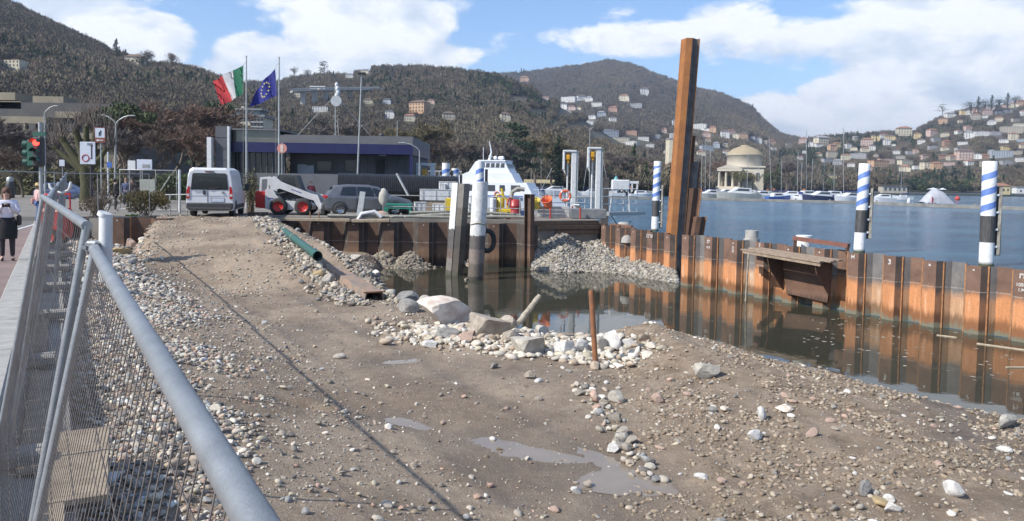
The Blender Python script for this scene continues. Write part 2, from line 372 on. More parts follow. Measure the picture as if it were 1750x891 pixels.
def mudmat():
    m = bpy.data.materials.new('site_mud'); m.use_nodes = True; t = NT(m.node_tree); t.n.clear()
    b = t.node('ShaderNodeBsdfPrincipled', {'Roughness': .95, 'Specular IOR Level': 0.25}); t.l.new(b.outputs[0], t.node('ShaderNodeOutputMaterial').inputs[0])
    v = t.node('ShaderNodeNewGeometry').outputs['Position']; s = t.node('ShaderNodeSeparateXYZ', {0: v})
    n1 = t.noise(v, .55, 6, .6); n2 = t.noise(v, 6, 6, .65); n3 = t.noise(v, 38, 5, .7); n4 = t.noise(v, 2.2, 5, .6, .6)
    dry = t.ramp(n2, [(.3, (.285, .220, .158)), (.7, (.385, .308, .228))])
    damp = t.ramp(n2, [(.3, (.19, .144, .103)), (.7, (.25, .194, .142))])
    c = t.mix(t.ramp(n1, [(.42, 0), (.6, 1)]), dry, damp)
    soil = t.ramp(n4, [(.32, (.175, .130, .090)), (.68, (.32, .25, .182))])
    c = t.mix(t.node('ShaderNodeMapRange', {'Value': t.math('ADD', s.outputs[0], t.math('MULTIPLY', n1, 1.5)), 'From Min': 1.8, 'From Max': 3.2}).outputs[0], c, soil)
    vo = t.node('ShaderNodeTexVoronoi', {'Vector': v, 'Scale': 34.0}); fk = t.math('MULTIPLY', t.math('LESS_THAN', vo.outputs['Distance'], t.math('MULTIPLY', n2, .62)), t.math('GREATER_THAN', t.node('ShaderNodeSeparateXYZ', {0: vo.outputs['Color']}).outputs[0], .74))
    c = t.mix(t.math('MULTIPLY', fk, .75), c, t.ramp(t.node('ShaderNodeSeparateXYZ', {0: vo.outputs['Color']}).outputs[1], [(.1, (.16, .13, .10)), (.5, (.33, .29, .24)), (.9, (.52, .48, .42))]))
    grit = t.ramp(n3, [(.60, 0), (.72, 1)]); c = t.mix(t.math('MULTIPLY', grit, .55), c, (.40, .37, .32))
    gd = t.ramp(n3, [(.28, 1), (.38, 0)]); c = t.mix(t.math('MULTIPLY', gd, .4), c, (.06, .046, .034))
    wet = t.node('ShaderNodeMapRange', {'Value': t.math('ADD', s.outputs[2], t.math('MULTIPLY', n4, .1)), 'From Min': .16, 'From Max': .36}).outputs[0]
    c = t.mix(t.math('SUBTRACT', 1.0, wet), c, (.05, .042, .033))
    # damp rims where water stood
    wl = t.node('ShaderNodeMapRange', {'Value': s.outputs[2], 'From Min': .588, 'From Max': .655}).outputs[0]
    c = t.mix(t.math('MULTIPLY', t.math('SUBTRACT', 1.0, wl), .55), c, (.10, .083, .068))
    t.l.new(c, b.inputs['Base Color'])
    t.l.new(t.math('ADD', t.math('MULTIPLY', wl, .35), .58), b.inputs['Roughness'])
    h = t.math('ADD', t.math('ADD', t.math('MULTIPLY', n2, .5), t.math('MULTIPLY', n3, .40)), t.math('MULTIPLY', fk, .12))
    t.l.new(t.node('ShaderNodeBump', {'Strength': 1.0, 'Distance': .07, 'Height': h}).outputs[0], b.inputs['Normal'])
    return m
MUD = mudmat()
def axis(segs):
    o = []
    for a, b, s_ in segs: o += list(np.arange(a, b, s_))
    return np.array(o)
gx = axis([(-60, -24, 2.0), (-24, -12, .22), (-12, 12, .075), (12, 20, .2), (20, 60, 2.0)])
gy = axis([(-30, 4, 1.0), (4, 20, .075), (20, 42, .2)])
GX, GY = np.meshgrid(gx, gy); GZ = gh(GX, GY)
# under the street and the quay the site sheet sinks out of the way
GZ = np.where(GX < kx(GY) + .35, np.minimum(GZ, 1.45), GZ)
GZ = np.where(GY > 36.2, np.minimum(GZ, 0.9), GZ)
struct(grid_mesh('construction_ground', GX, GY, GZ, MUD))
def gz(x, y): return float(gh(np.array([x]), np.array([y]))[0])

# ------------------------------------------------------------------ water
def watermat(name, base, rough, bumps, spec=.5):
    m = bpy.data.materials.new(name); m.use_nodes = True; t = NT(m.node_tree); t.n.clear()
    b = t.node('ShaderNodeBsdfPrincipled', {'Base Color': (*base, 1), 'Roughness': rough, 'IOR': 1.333, 'Specular IOR Level': spec}); t.l.new(b.outputs[0], t.node('ShaderNodeOutputMaterial').inputs[0])
    v = t.node('ShaderNodeNewGeometry').outputs['Position']; nrm = None
    for sc, st, dist, stretch in bumps:
        vv = t.node('ShaderNodeVectorMath', {0: v, 1: stretch}, operation='MULTIPLY').outputs[0]
        bn = t.node('ShaderNodeBump', {'Strength': st, 'Distance': dist, 'Height': t.noise(vv, sc, 4, .55, .4)})
        if nrm: t.l.new(nrm, bn.inputs['Normal'])
        nrm = bn.outputs[0]
    t.l.new(nrm, b.inputs['Normal']); return m, t, b
LAKE, t_, b_ = watermat('lake_water', (.022, .085, .155), .13, [(1.3, 1.0, .30, (1, 1.2, 1)), (4.5, 1.0, .10, (1, 1.2, 1)), (.15, .6, .8, (1, 1, 1))])
v_ = t_.node('ShaderNodeNewGeometry').outputs['Position']; wp_ = t_.noise(t_.node('ShaderNodeVectorMath', {0: v_, 1: (.6, 1.6, 1)}, operation='MULTIPLY').outputs[0], .035, 5, .6, .5)
t_.l.new(t_.ramp(wp_, [(.38, (.018, .070, .130)), (.62, (.040, .120, .185))]), b_.inputs['Base Color']); t_.l.new(t_.math('ADD', t_.math('MULTIPLY', wp_, .28), .0), b_.inputs['Roughness'])
BASIN, t_, b_ = watermat('basin_water', (.042, .042, .030), .02, [(1.6, .3, .008, (1, 1, 1)), (.25, .25, .02, (1, 1, 1))], .5)
WA = (7.15, 31.6); WB = (14.0, 20.8); WD = Vector((WB[0] - WA[0], WB[1] - WA[1], 0)).normalized(); WL = 27.0
WE = (WA[0] + WD.x * WL, WA[1] + WD.y * WL)
CN = (5.0, 38.5)                      # corner where the right wall meets the quay
sheet('basin_water', [(-14, 37.0), (1.0, 37.0), CN, WA, WE, (60, -20), (-14, -20)], 0.0, BASIN)
sheet('lake_water', [WA, CN, (5, 52), (-60, 52), (-60, 1500), (6000, 9000), (6000, 100), (1500, -900), (60, -20.05), WE], 0.0, LAKE)
sheet('lake_bed', [(-7000, -3000), (7000, -3000), (7000, 9500), (-7000, 9500)], -2.2, pm('lake_bed', (.06, .055, .04)))
PUDM = pm('puddle_water', (.235, .195, .152), (.19, .158, .124), 1.5, rough=.14, bump=.12, bscale=14, spec=.35)
for i, (px, py, ra, rb, an) in enumerate(PUD):
    c, s_ = math.cos(an), math.sin(an); pts = []
    for k in range(26):
        a = 2 * math.pi * k / 26; rr = 1.35 * (1 + .4 * float(fbm(np.array([math.cos(a) + i * 3]), np.array([math.sin(a) + 5]), 2)))
        pts.append((px + ra * rr * math.cos(a) * c - rb * rr * math.sin(a) * s_, py + ra * rr * math.cos(a) * s_ + rb * rr * math.sin(a) * c))
    sheet('puddle', pts, 0.592 + i * .0015, PUDM)

# ------------------------------------------------------------------ street side on the left
PAVE = pm('pavement_asphalt', (.23, .165, .145), (.17, .125, .112), 1.3, .9, bump=.25, bscale=60)
ROADM = pm('road_asphalt', (.145, .14, .13), (.105, .102, .097), .8, .9, bump=.25, bscale=50)
STONEK = pm('kerb_stone', (.36, .35, .32), (.27, .262, .24), 5, .85, bump=.2, bscale=40)
CONC = pm('concrete', (.33, .315, .285), (.24, .23, .205), 2.5, .9, bump=.25, bscale=30)
pin = [(kx(y) - .32, y) for y in (-12, 0, 8, 16, 24, 30, 33)]
pout = [(-14.6, -12), (-13.6, 0), (-13.0, 12), (-14.4, 19), (-16.5, 24.7), (-18.45, 29.4), (-20.6, 33)]
sheet('pavement', pin + pout[::-1], 2.2, PAVE)
sheet('road', [(-400, -60), (-10.2, -60), (-10.2, 0), (-12.9, 10), (-13.6, 17), (-19, 30), (-19.5, 70), (-20, 100), (-400, 100)], 2.075, ROADM)
QM = pm('quay_paving', (.22, .20, .175), (.15, .138, .12), .9, .92, bump=.3, bscale=14)
mb = MB(); mb.prism([(-90, 33.5), (-19.6, 33.5), (-17.5, 33.2), (-16.6, 37.3), (1.0, 37.35), (4.4, 38.9), (4.4, 52), (-12, 53), (-30, 70), (-60, 100), (-90, 100)], -.5, 2.28); struct(mb.build('quay', QM))
# kerb of dressed stones, each one a piece of the kerb
kerb = struct(thing('kerb', '', '', (0, 0, 0))); del kerb['label']; del kerb['category']
y = 1.2
while y < 31:
    L = 1.0; z0 = 2.2 + rnd.uniform(-.006, .01)
    mb = MB(); a = Vector((kx(y) - .16, y, 0)); b = Vector((kx(y + L * .857) - .16, y + L * .857, 0)); g = (b - a).normalized() * .008
    mb.bar(a + g + Vector((0, 0, z0 - .15)), b - g + Vector((0, 0, z0 - .15)), .33 + rnd.uniform(0, .01), .34, bev=.015)
    mb.build('kerb_stone', STONEK, kerb); y += L * .857
mb = MB()
for k in range(len(pout) - 1):
    a = Vector((*pout[k], 2.1)); b = Vector((*pout[k + 1], 2.1)); mb.bar(a, b, .16, .23, bev=.012)
struct(mb.build('road_kerb', pm('white_kerb', (.55, .54, .5), (.45, .44, .41), 4, .8)))
# ledge and boards between kerb and gravel
mb = MB(); yy = [-6, 2, 8, 14, 20, 26, 31]
for a, b in zip(yy[:-1], yy[1:]):
    mb.add([(kx(a), a, 1.86), (kx(a) + .62, a, 1.80), (kx(b) + .62, b, 1.80), (kx(b), b, 1.86), (kx(a) + .7, a, 1.1), (kx(b) + .7, b, 1.1)], [(0, 1, 2, 3), (1, 4, 5, 2)])
struct(mb.build('ledge', CONC))
wood = pm('old_wood', (.36, .29, .21), (.24, .19, .135), 6, .85, bump=.2, bscale=40)
for k, (y0, L, dx) in enumerate([(2.2, 3.0, .22), (2.3, 3.2, .42), (5.6, 3.4, .30), (9.5, 3.0, .26), (5.1, 1.8, .62)]):
    a = Vector((kx(y0) + dx, y0, 1.87)); b = Vector((kx(y0 + L * .85) + dx + (.02 if k < 4 else .12), y0 + L * .85, 1.87 - (.03 if k == 4 else 0)))
    mb = MB(); mb.bar(a, b, .19 if k != 4 else .4, .035 if k != 4 else .05, bev=.006)
    tag(mb.build('board', wood), ['long weathered board lying behind the kerb nearest the camera', 'long board lying side by side with the nearest one behind the kerb', 'weathered board further along the ledge behind the fence', 'farthest board lying on the ledge by the kerb', 'broad board slumped against the gravel below the fence'][k], 'board', 'boards on the ledge behind the fence')

# ------------------------------------------------------------------ stones
STM = attr_mat('stone_surface', .85, .5, 6, .3)
psrc = [source('pebble', rock_mb(i, 1 if i > 3 else 2, .22, (1, .78, .55)), STM) for i in range(10)]
psrc += [source('shard', rock_mb(40 + i, 2, .2, (1, .8, .6), cuts=6), STM) for i in range(6)]
PAL = np.array([(.46, .41, .34), (.34, .30, .25), (.50, .46, .39), (.27, .24, .20), (.37, .30, .23), (.27, .27, .26), (.39, .27, .21), (.20, .18, .16), (.58, .54, .47), (.43, .38, .29)])
def stones(n, area, size, pal=None, sink=.25, seed=1, keep=None, w=None):
    r = np.random.RandomState(seed); x0, x1, y0, y1 = area
    x = r.uniform(x0, x1, n); y = r.uniform(y0, y1, n); k = keep(x, y) > r.rand(n); x = x[k]; y = y[k]; n = len(x)
    s = size[0] + (size[1] - size[0]) * r.rand(n) ** 2.6
    z = gh(x, y) + s * (.55 - sink * r.rand(n) * 1.6)
    p = PAL if pal is None else np.array(pal); c = p[r.choice(len(p), n)] * (0.75 + .5 * r.rand(n, 1))
    sc = np.stack([s * r.uniform(.85, 1.3, n), s * r.uniform(.8, 1.1, n), s * r.uniform(.75, 1.1, n)], 1)
    rot = np.stack([r.normal(0, .3, n), r.normal(0, .3, n), r.uniform(0, 6.28, n)], 1)
    return np.stack([x, y, z], 1), rot, sc, c
def shore_d(x, y): return polydist(x, y, SH)
def k_left(x, y):
    df = (x - fx(y)) * .83; n = fbm(x * .5, y * .5, 3)
    return ((df > -.1 - .25 * (y < 9)) & (x > kx(y) + .62)) * (1 - sst(.9, 2.3, df + n * 3.4 - .13 * (y - 9) * (y < 19) + .12 * (y > 19) * (y - 19) - 1.2 * (y > 19))) * (.45 + .55 * sst(-.2, .05, fbm(x * .8 + 9, y * .8, 3))) * (gh(x, y) > .3)
def inramp(x, y): return (np.abs(x + 8.1 + .535 * (y - 24)) < 4.9) & (y > 22)
def k_all(x, y):
    df = (x - fx(y)) * .83; d = shore_d(x, y); n = fbm(x * .9 + 3, y * .9, 4); n2 = fbm(x * .35 + 30, y * .35, 3)
    left = .6 * (1 - sst(2.2, 5.0, df + n * 3)); right = .85 * (x < 1) * (1 - sst(.8, 2.4, d + n * 2)); band = 1.0 * np.exp(-((y - 25.6 - .35 * n2 * 10) / 1.2) ** 2) * (n > -.06)
    rr = .55 * inramp(x, y) * (.25 + sst(-.06, .14, n)); mnd = .34 * (x > 1.2) * sst(-.08, .2, n); rest = .05
    rk = .9 * np.exp(-((x + .2) / 2.2) ** 2 - ((y - 16.0 + .45 * x) / .7) ** 2)
    return np.maximum.reduce([left, right, band, rr, mnd, rest * np.ones_like(x), rk]) * (d > .15) * (df > 0)
def k_edge(x, y):   # ramp shoulders
    d = np.abs(x + 8.1 + .535 * (y - 24) - .2); wr = 4.6 - .12 * (y - 24)
    sh = np.exp(-((d - wr - .1) / .55) ** 2) * (y > 23) * (y < 36)
    return sh * (shore_d(x, y) > -.3)
sets = [stones(95000, (-14, -1.2, 4.5, 20), (.016, .058), None, .25, 1, lambda x, y: k_left(x, y)),
        stones(40000, (-24, -8, 18, 34), (.035, .10), None, .25, 11, lambda x, y: k_left(x, y)),
        stones(1800, (-14, -2, 5.5, 20), (.06, .11), None, .3, 2, lambda x, y: k_left(x, y) * .5),
        stones(60000, (-22, 10, 6.5, 36), (.016, .06), None, .35, 3, k_all),
        stones(60000, (-9, 12, 6.5, 20), (.006, .022), None, .3, 13, lambda x, y: k_all(x, y) * .8 + .16),
        stones(9000, (-22, -3, 22, 36), (.05, .20), None, .25, 4, k_edge),
        stones(15000, (-3.6, 3.4, 13.0, 20.5), (.025, .15), PAL[[0, 2, 8, 9, 4]], .3, 5, lambda x, y: np.exp(-((x + .1) / 2.4) ** 4 - ((y - 16.3 + .42 * x) / 1.05) ** 4) * (shore_d(x, y) > .1)),
        stones(700, (.8, 1.9, 8.8, 13), (.05, .12), None, .2, 6, lambda x, y: np.exp(-((x - 1.55 + .1 * (y - 10)) / .16) ** 2) * .5)]
for k in (0, 1, 2): sets[k][3][:] = np.minimum(sets[k][3] * 1.10, .62)
A = [np.concatenate([s_[k] for s_ in sets]) for k in range(4)]
ix = np.concatenate([np.where(rng.rand(len(s_[0])) < .72, rng.randint(10, 16, len(s_[0])), rng.randint(0, 10, len(s_[0]))) if k not in (5, 6) else rng.randint(4, 16, len(s_[0])) for k, s_ in enumerate(sets)])
scatter('gravel', A[0], A[1], A[2], A[3], psrc, ix)
# clods of dug earth
CLM = attr_mat('clod_surface', 1.0, .9, 9, .35)
csrc = [source('clod', rock_mb(80 + i, 2, .42, (1, .85, .6)), CLM) for i in range(6)]
cl = stones(60000, (.6, 13, 6.0, 19), (.006, .04), [(.31, .245, .175), (.37, .295, .22), (.25, .195, .14), (.42, .36, .28)], .5, 9, lambda x, y: sst(.7, 2.2, x - .12 * (y - 9)) * sst(-.16, .12, fbm(x * 1.1, y * 1.1, 3)) * (shore_d(x, y) > .1))
cl2 = stones(2500, (-9, 3, 6.0, 24), (.01, .035), [(.22, .17, .125), (.27, .21, .155)], .5, 19, lambda x, y: .5 * (shore_d(x, y) > .5) + 0 * x)
cl = [np.concatenate([cl[k], cl2[k]]) for k in range(4)]
scatter('soil_clods', cl[0], cl[1], cl[2], cl[3], csrc)
# rubble slopes in front of the sheet walls (far bank of the basin)
def bank(n, poly_fn, size, seed, pal=None):
    r = np.random.RandomState(seed); pts = [poly_fn(r) for _ in range(n)]; pts = np.array(pts); s = size[0] + (size[1] - size[0]) * r.rand(n) ** 2
    p = PAL if pal is None else np.array(pal); c = p[r.choice(len(p), n)] * (0.6 + .4 * r.rand(n, 1))
    return pts, np.stack([r.normal(0, .5, n), r.normal(0, .5, n), r.uniform(0, 6.28, n)], 1), np.stack([s, s * .9, s * .8], 1), c
def slope1(r):      # heap between the dark beam and the rusty wall
    x = r.uniform(1.0, 7.1); t = r.rand() ** .8; w0 = r.rand()
    yb = np.interp(x, [1, 4.2, 5.0, 7.1], [37.6, 38.9, 38.2, 32.9]); top = np.interp(x, [1, 3.2, 4.6, 5.4, 6.3, 7.1], [1.85, 1.6, 1.2, .85, .65, .5]) * (.93 + .14 * math.sin(x * 3.1)); w_ = np.interp(x, [1, 2.2, 4.5, 6, 7.1], [1.6, 2.9, 3.6, 2.4, 1.0])
    return (x, yb - w_ * t, top * (1 - t) - .12 + .14 * r.rand())
def slope2(r):      # heaps at the foot of the back wall
    c = (-6.2, -4.9)[r.randint(2)]; x = c + r.normal(0, .55); h = .75 * math.exp(-((x - c) / .7) ** 2); t = r.rand(); return (x, 36.75 - 1.1 * t, h * (1 - t) - .05)
def slope3(r):
    x = r.uniform(-10.8, -7.2); t = r.rand(); return (x, 36.7 - 1.8 * t, (1.25 - .25 * (x + 10.8)) * (1 - t) * .9)
B1 = bank(9000, slope1, (.06, .15), 3, PAL[[0, 1, 2, 8, 9, 5]]); B2 = bank(900, slope2, (.06, .16), 4, PAL[[1, 3, 4, 9]]); B3 = bank(500, slope3, (.08, .25), 5, PAL[[3, 7, 4]])
BB = [np.concatenate([B1[k], B2[k], B3[k]]) * (1 if k < 3 else .8) for k in range(4)]
scatter('rubble_bank', BB[0], BB[1], BB[2], BB[3], psrc)
mb = MB()
xs_ = np.linspace(.9, 7.2, 22); ring = []
for x in xs_:
    yb = np.interp(x, [1, 4.2, 5.0, 7.1], [37.6, 38.9, 38.2, 32.9]); top = np.interp(x, [1, 3.2, 4.6, 5.4, 6.3, 7.1], [1.85, 1.6, 1.2, .85, .65, .5]) * (.93 + .14 * math.sin(x * 3.1)); w_ = np.interp(x, [1, 2.2, 4.5, 6, 7.1], [1.6, 2.9, 3.6, 2.4, 1.0])
    ring.append([Vector((x, yb - w_ * t, top * (1 - t) - .13)) for t in np.linspace(0, 1.15, 7)])
mb.loft(ring, cap=False, closed=False)
mb.add([(-11.5, 36.8, 1.3), (-7.0, 36.8, .2), (-10.5, 34.6, -.1), (-6.3, 35.7, -.1), (-4.2, 36.8, .25), (-4.0, 36.0, -.1)], [(0, 2, 3), (0, 3, 1), (1, 3, 5), (1, 5, 4)])
struct(mb.build('bank_earth', pm('bank_earth', (.16, .13, .10), (.09, .075, .058), 3, .95, bump=.6, bscale=9)))

# ------------------------------------------------------------------ boulders and single stones
def rockmat(name, a, b_c, sc=3.0): return pm(name, a, b_c, sc, .85, bump=.6, bscale=7, lo=.38, hi=.62)
RM = {'white': rockmat('limestone', (.72, .65, .57), (.52, .42, .34)), 'tan': rockmat('tan_stone', (.38, .33, .27), (.24, .20, .16)), 'cream': rockmat('cream_stone', (.47, .44, .38), (.33, .30, .25)),
      'grey': rockmat('grey_stone', (.27, .26, .24), (.16, .152, .14)), 'chalk': rockmat('chalk_stone', (.62, .60, .56), (.45, .43, .40)), 'pink': rockmat('pink_stone', (.43, .30, .24), (.32, .24, .19)), 'yellow': rockmat('ochre_stone', (.42, .31, .16), (.34, .26, .15), 2)}
BO = [  # u, v (centre), depth, width px, height px, depth factor, colour, seed, label
    (757, 541, 16.9, 96, 46, .8, 'white', 3, 'big pinkish white boulder with a sloping top, largest of the rock heap'),
    (832, 560, 16.2, 68, 52, .9, 'tan', 5, 'rounded tan and grey boulder leaning beside the big white one'),
    (905, 590, 15.0, 66, 42, .8, 'cream', 8, 'blocky cream boulder with a flat face at the front of the rock heap'),
    (877, 540, 16.4, 28, 24, .8, 'chalk', 12, 'pale angular block on top of the heap below the leaning log'),
    (1047, 585, 15.0, 28, 36, .7, 'chalk', 14, 'jagged chalky block standing right behind the rusty stake'),
    (1030, 588, 15.2, 22, 34, .7, 'cream', 16, 'upright pale stone touching the rusty stake'),
    (965, 596, 15.4, 34, 24, .7, 'chalk', 18, 'chalky broken block between cream boulder and rusty stake'),
    (992, 594, 15.4, 28, 20, .7, 'chalk', 21, 'smaller chalky block just left of the rusty stake'),
    (696, 512, 18.6, 40, 20, .9, 'grey', 23, 'blue grey slab at the water edge past the rusty beam end'),
    (700, 527, 18.2, 46, 18, .9, 'grey', 25, 'dark rough rock left of the big white boulder'),
    (725, 521, 18.0, 22, 20, .9, 'cream', 27, 'small pitted pale rock between dark rock and white boulder'),
    (767, 574, 15.3, 40, 16, .9, 'grey', 29, 'flat slate grey slab leaning in front of the tan boulder'),
    (800, 576, 15.1, 28, 22, .8, 'pink', 31, 'pinkish cobble under the tan boulder'),
    (870, 578, 15.2, 24, 18, .8, 'tan', 33, 'tan cobble wedged left of the cream boulder'),
    (1212, 636, 13.2, 46, 26, .8, 'cream', 35, 'broad pale layered stone bedded in the soil mound'),
    (1056, 681, 11.4, 32, 18, .8, 'cream', 37, 'rough pale stone lying below the rusty stake'),
    (1128, 683, 11.3, 24, 15, .8, 'pink', 39, 'pinkish stone half sunk in the soil left of the mound centre'),
    (1060, 752, 9.6, 26, 18, .8, 'cream', 41, 'yellowish white stone heading the short stone row by the puddle'),
    (1047, 769, 9.3, 18, 15, .8, 'chalk', 43, 'white stone at the foot of the short stone row by the puddle'),
    (1506, 861, 8.35, 30, 17, .8, 'yellow', 45, 'smooth ochre cobble near the bottom edge of the soil'),
    (1632, 839, 8.6, 34, 22, .8, 'chalk', 47, 'white wedge shaped stone in the right foreground soil'),
    (1720, 724, 11.2, 50, 18, .6, 'cream', 49, 'long pale stone near the right edge of the mound'),
    (1527, 871, 8.2, 28, 14, .8, 'chalk', 51, 'flat white pebble beside the ochre cobble'),
    (1240, 700, 11.0, 16, 11, .8, 'white', 53, 'small cream pebble in the middle of the soil mound'),
    (1340, 700, 10.9, 30, 12, .8, 'white', 57, 'long flat white pebble right of the mound centre'),
    (1302, 709, 10.7, 16, 18, .8, 'chalk', 59, 'upright little white stone near the long flat pebble'),
    (1292, 748, 9.8, 26, 14, .8, 'chalk', 61, 'pair sized white stone in a hollow of the soil'),
    (1388, 741, 9.9, 24, 13, .8, 'pink', 63, 'salmon coloured wedge shaped stone right of the white hollow stone'),
    (580, 610, 14.3, 18, 8, .8, 'cream', 65, 'small pale stone alone on the mud left of the upper puddle'),
    (845, 626, 13.6, 18, 10, .8, 'grey', 67, 'grey white stone alone on the mud in front of the rock heap'),
    (905, 643, 13.0, 18, 12, .8, 'tan', 69, 'brownish stone right of the lone grey white one'),
    (1005, 828, 8.5, 20, 12, .8, 'tan', 71, 'brown round stone at the edge of the large puddle'),
    (985, 840, 8.35, 18, 10, .8, 'chalk', 73, 'white pebble beside the brown stone by the large puddle'),
    (1480, 838, 8.6, 24, 24, .9, 'grey', 75, 'grey weathered lump left above the ochre cobble'),
    (205, 432, 29, 30, 14, .9, 'yellow', 77, 'long yellowish stone at the foot of the ramp shoulder'),
    (222, 408, 30, 26, 20, .9, 'pink', 79, 'pinkish block on the left shoulder of the ramp'),
    (640, 470, 25.6, 22, 12, .8, 'chalk', 81, 'white lump resting on the rusty beam near its middle'),
    (606, 442, 27.5, 20, 12, .8, 'cream', 83, 'pale lump behind the rusty beam near the pipe mouth'),
    (545, 470, 25.5, 18, 12, .8, 'yellow', 85, 'yellowish block below the rusty beam'),
    (742, 520, 17.6, 26, 18, .9, 'cream', 91, 'pale rock peeping out behind the big white boulder'),
    (862, 556, 16.0, 34, 26, .9, 'tan', 92, 'dark tan rock between the tan boulder and the leaning log'),
    (925, 566, 15.8, 26, 20, .9, 'cream', 93, 'pale rough rock behind the blocky cream boulder'),
    (735, 590, 14.7, 24, 12, .8, 'chalk', 94, 'flat whitish stone at the left toe of the rock heap'),
    (1075, 590, 15.3, 26, 14, .8, 'chalk', 95, 'flat chalky stone right of the rusty stake on the soil'),
    (668, 505, 20.5, 22, 14, .9, 'cream', 96, 'pale rock at the mouth of the rusty beam'),
    (563, 478, 25.0, 20, 14, .8, 'cream', 87, 'squared pale block next to the yellowish one below the beam'),
]
for (u, v, dpt, wp, hp, df_, colr, sd, lab) in BO:
    # rest the stone on the ground it is seen against
    pb = P(u, v + hp * .42, y=dpt)
    for _ in range(30):
        g = gz(pb.x, pb.y); d = ray(u, v + hp * .42); tt = (g - CAMZ) / d.z
        q = Vector((0, 0, CAMZ)) + d * tt
        if q.y > 35 or q.y < 4: break
        pb = pb.lerp(q, .5)
    k = pb.y / F; a, b, c = wp * k / 2 * 1.12, wp * k / 2 * df_, hp * k / 2 * 1.5
    mb = rock_mb(sd, 3, .16, (1, .9, .85), cuts=7 if hp > 9 else 2)
    o = mb.build('boulder' if wp >= 34 and dpt > 12 else 'stone', RM[colr], loc=(pb.x, pb.y + b * .4, gz(pb.x, pb.y + b * .4) + c * .62)); o.scale = (a * 1.1, b * 1.1, c * 1.1)
    o.rotation_euler = (rnd.uniform(-.15, .15), rnd.uniform(-.15, .15), rnd.uniform(-.6, .6))
    if sd in (3,): o.rotation_euler = (-.05, .22, .2)
    tag(o, lab, 'rock')
# more single stones scattered about, alike
cnt = 0; rr_ = random.Random(99); srcm = []
for i in range(8):
    me = rock_mb(200 + i, 2, .2, (1, .8, .6), cuts=3).mesh('stone')
    for mname in ('chalk',): me.materials.append(RM[mname])
    srcm.append(me)
NAMES = [('chalk', 'white'), ('tan', 'brownish'), ('pink', 'pinkish'), ('grey', 'grey'), ('cream', 'cream')]
while cnt < 150:
    if rr_.random() < .62: x = rr_.uniform(1.4, 9.5); y = rr_.uniform(7.3, 16); zone = 'dug soil on the right'
    else: x = rr_.uniform(-9, 1.2); y = rr_.uniform(7.6, 20); zone = 'mud track'
    if shore_d(np.array([x]), np.array([y]))[0] < .4 or (x - fx(y)) < 2.4: continue
    o = bpy.data.objects.new('stone', srcm[cnt % 8]); COL.objects.link(o); s_ = rr_.choice([.03, .035, .04, .05, .06, .075]); o.location = (x, y, gz(x, y) + s_ * .3)
    o.scale = (s_ * rr_.uniform(.9, 1.5), s_, s_ * rr_.uniform(.8, 1.2)); o.rotation_euler = (0, 0, rr_.uniform(0, 6.28))
    mn, cn = rr_.choice(NAMES + NAMES[:1]); o.material_slots[0].link = 'OBJECT'; o.material_slots[0].material = RM[mn]
    far = 'close to the bottom edge' if y < 9 else ('in the foreground' if y < 11.5 else ('midway' if y < 14.5 else 'near the water'))
    if zone[0] == 'd': side = 'beside the puddles' if x < 2.6 else ('in the middle of the dug soil' if x < 5 else 'on the dug soil at right')
    else: side = 'at the left of the mud track' if x < fx(y) + 4.6 else ('between wheel tracks and puddles' if x < -.8 else 'on mud by the dug soil')
    big = 'tiny' if s_ < .04 else ('small' if s_ < .06 else 'fist sized')
    lb_ = f'{big} {cn} stone {side} {far}'
    tag(o, lb_, 'stone', 'loose: ' + lb_); cnt += 1

# log, stake, bits of wood
bark = pm('bleached_log', (.42, .37, .29), (.27, .23, .17), 9, .85, bump=.4, bscale=30)
a = P(886, 553, y=16.5); b = P(922, 506, y=16.9); mb = MB(); n_ = 7
mb.tube([a.lerp(b, k / n_) + Vector((.006 * math.sin(k * 2), 0, .006 * math.cos(k * 3))) for k in range(n_ + 1)], [.066, .07, .068, .065, .067, .06, .062, .055], 10)
tag(mb.build('log', bark), 'bleached log leaning up out of the rock heap towards the water', 'log')
rustS = pm('rusty_stake', (.30, .13, .055), (.19, .085, .045), 7, .9, bump=.5, bscale=40)
a = P(1018, 626, z=.62); b = P(1010, 496, y=a.y + .1); mb = MB(); mb.tube([a - Vector((0, 0, .3)), a, b - (b - a) * .03, b], [.05, .052, .052, .045], 12)
tag(mb.build('stake', rustS), 'rusty iron stake standing upright in the ground beside the rock heap', 'stake')
# debris afloat in the basin
fl = pm('floating_wood', (.50, .42, .30), (.30, .24, .17), 8, .8)
for k, (u, v, L, wd, an, nm, lb) in enumerate([(1718, 594, 1.3, .10, -.75, 'plank', 'pale plank afloat near the right end of the rusty wall'), (1618, 575, .5, .06, -.7, 'plank', 'short stick afloat below the chalk marked wall'), (1740, 628, .6, .05, .1, 'plank', 'thin stick afloat at the right edge'), (1345, 512, .5, .06, .0, 'plank', 'small board afloat beneath the wooden platform')]):
    p = P(u, v, z=0.01); mb = MB(); d = Vector((math.cos(an), math.sin(an), 0)) * L / 2; mb.bar(p - d, p + d, wd, .03, bev=.005); tag(mb.build(nm, fl), lb, 'driftwood')
r = np.random.RandomState(44); pts = []
for (u0, v0, su, sv, n) in [(1410, 575, 30, 16, 34), (1620, 560, 60, 12, 60), (1350, 515, 18, 4, 22), (1500, 545, 40, 8, 16), (1700, 620, 30, 20, 24), (1200, 493, 20, 3, 10), (1480, 590, 60, 20, 30)]:
    for _ in range(n):
        p = P(r.normal(u0, su), max(480, r.normal(v0, sv)), z=.004)
        if p.x < WA[0] + (p.y - WA[1]) * WD.x / WD.y - .35: pts.append(p)
n = len(pts); s_ = r.uniform(.015, .055, n)
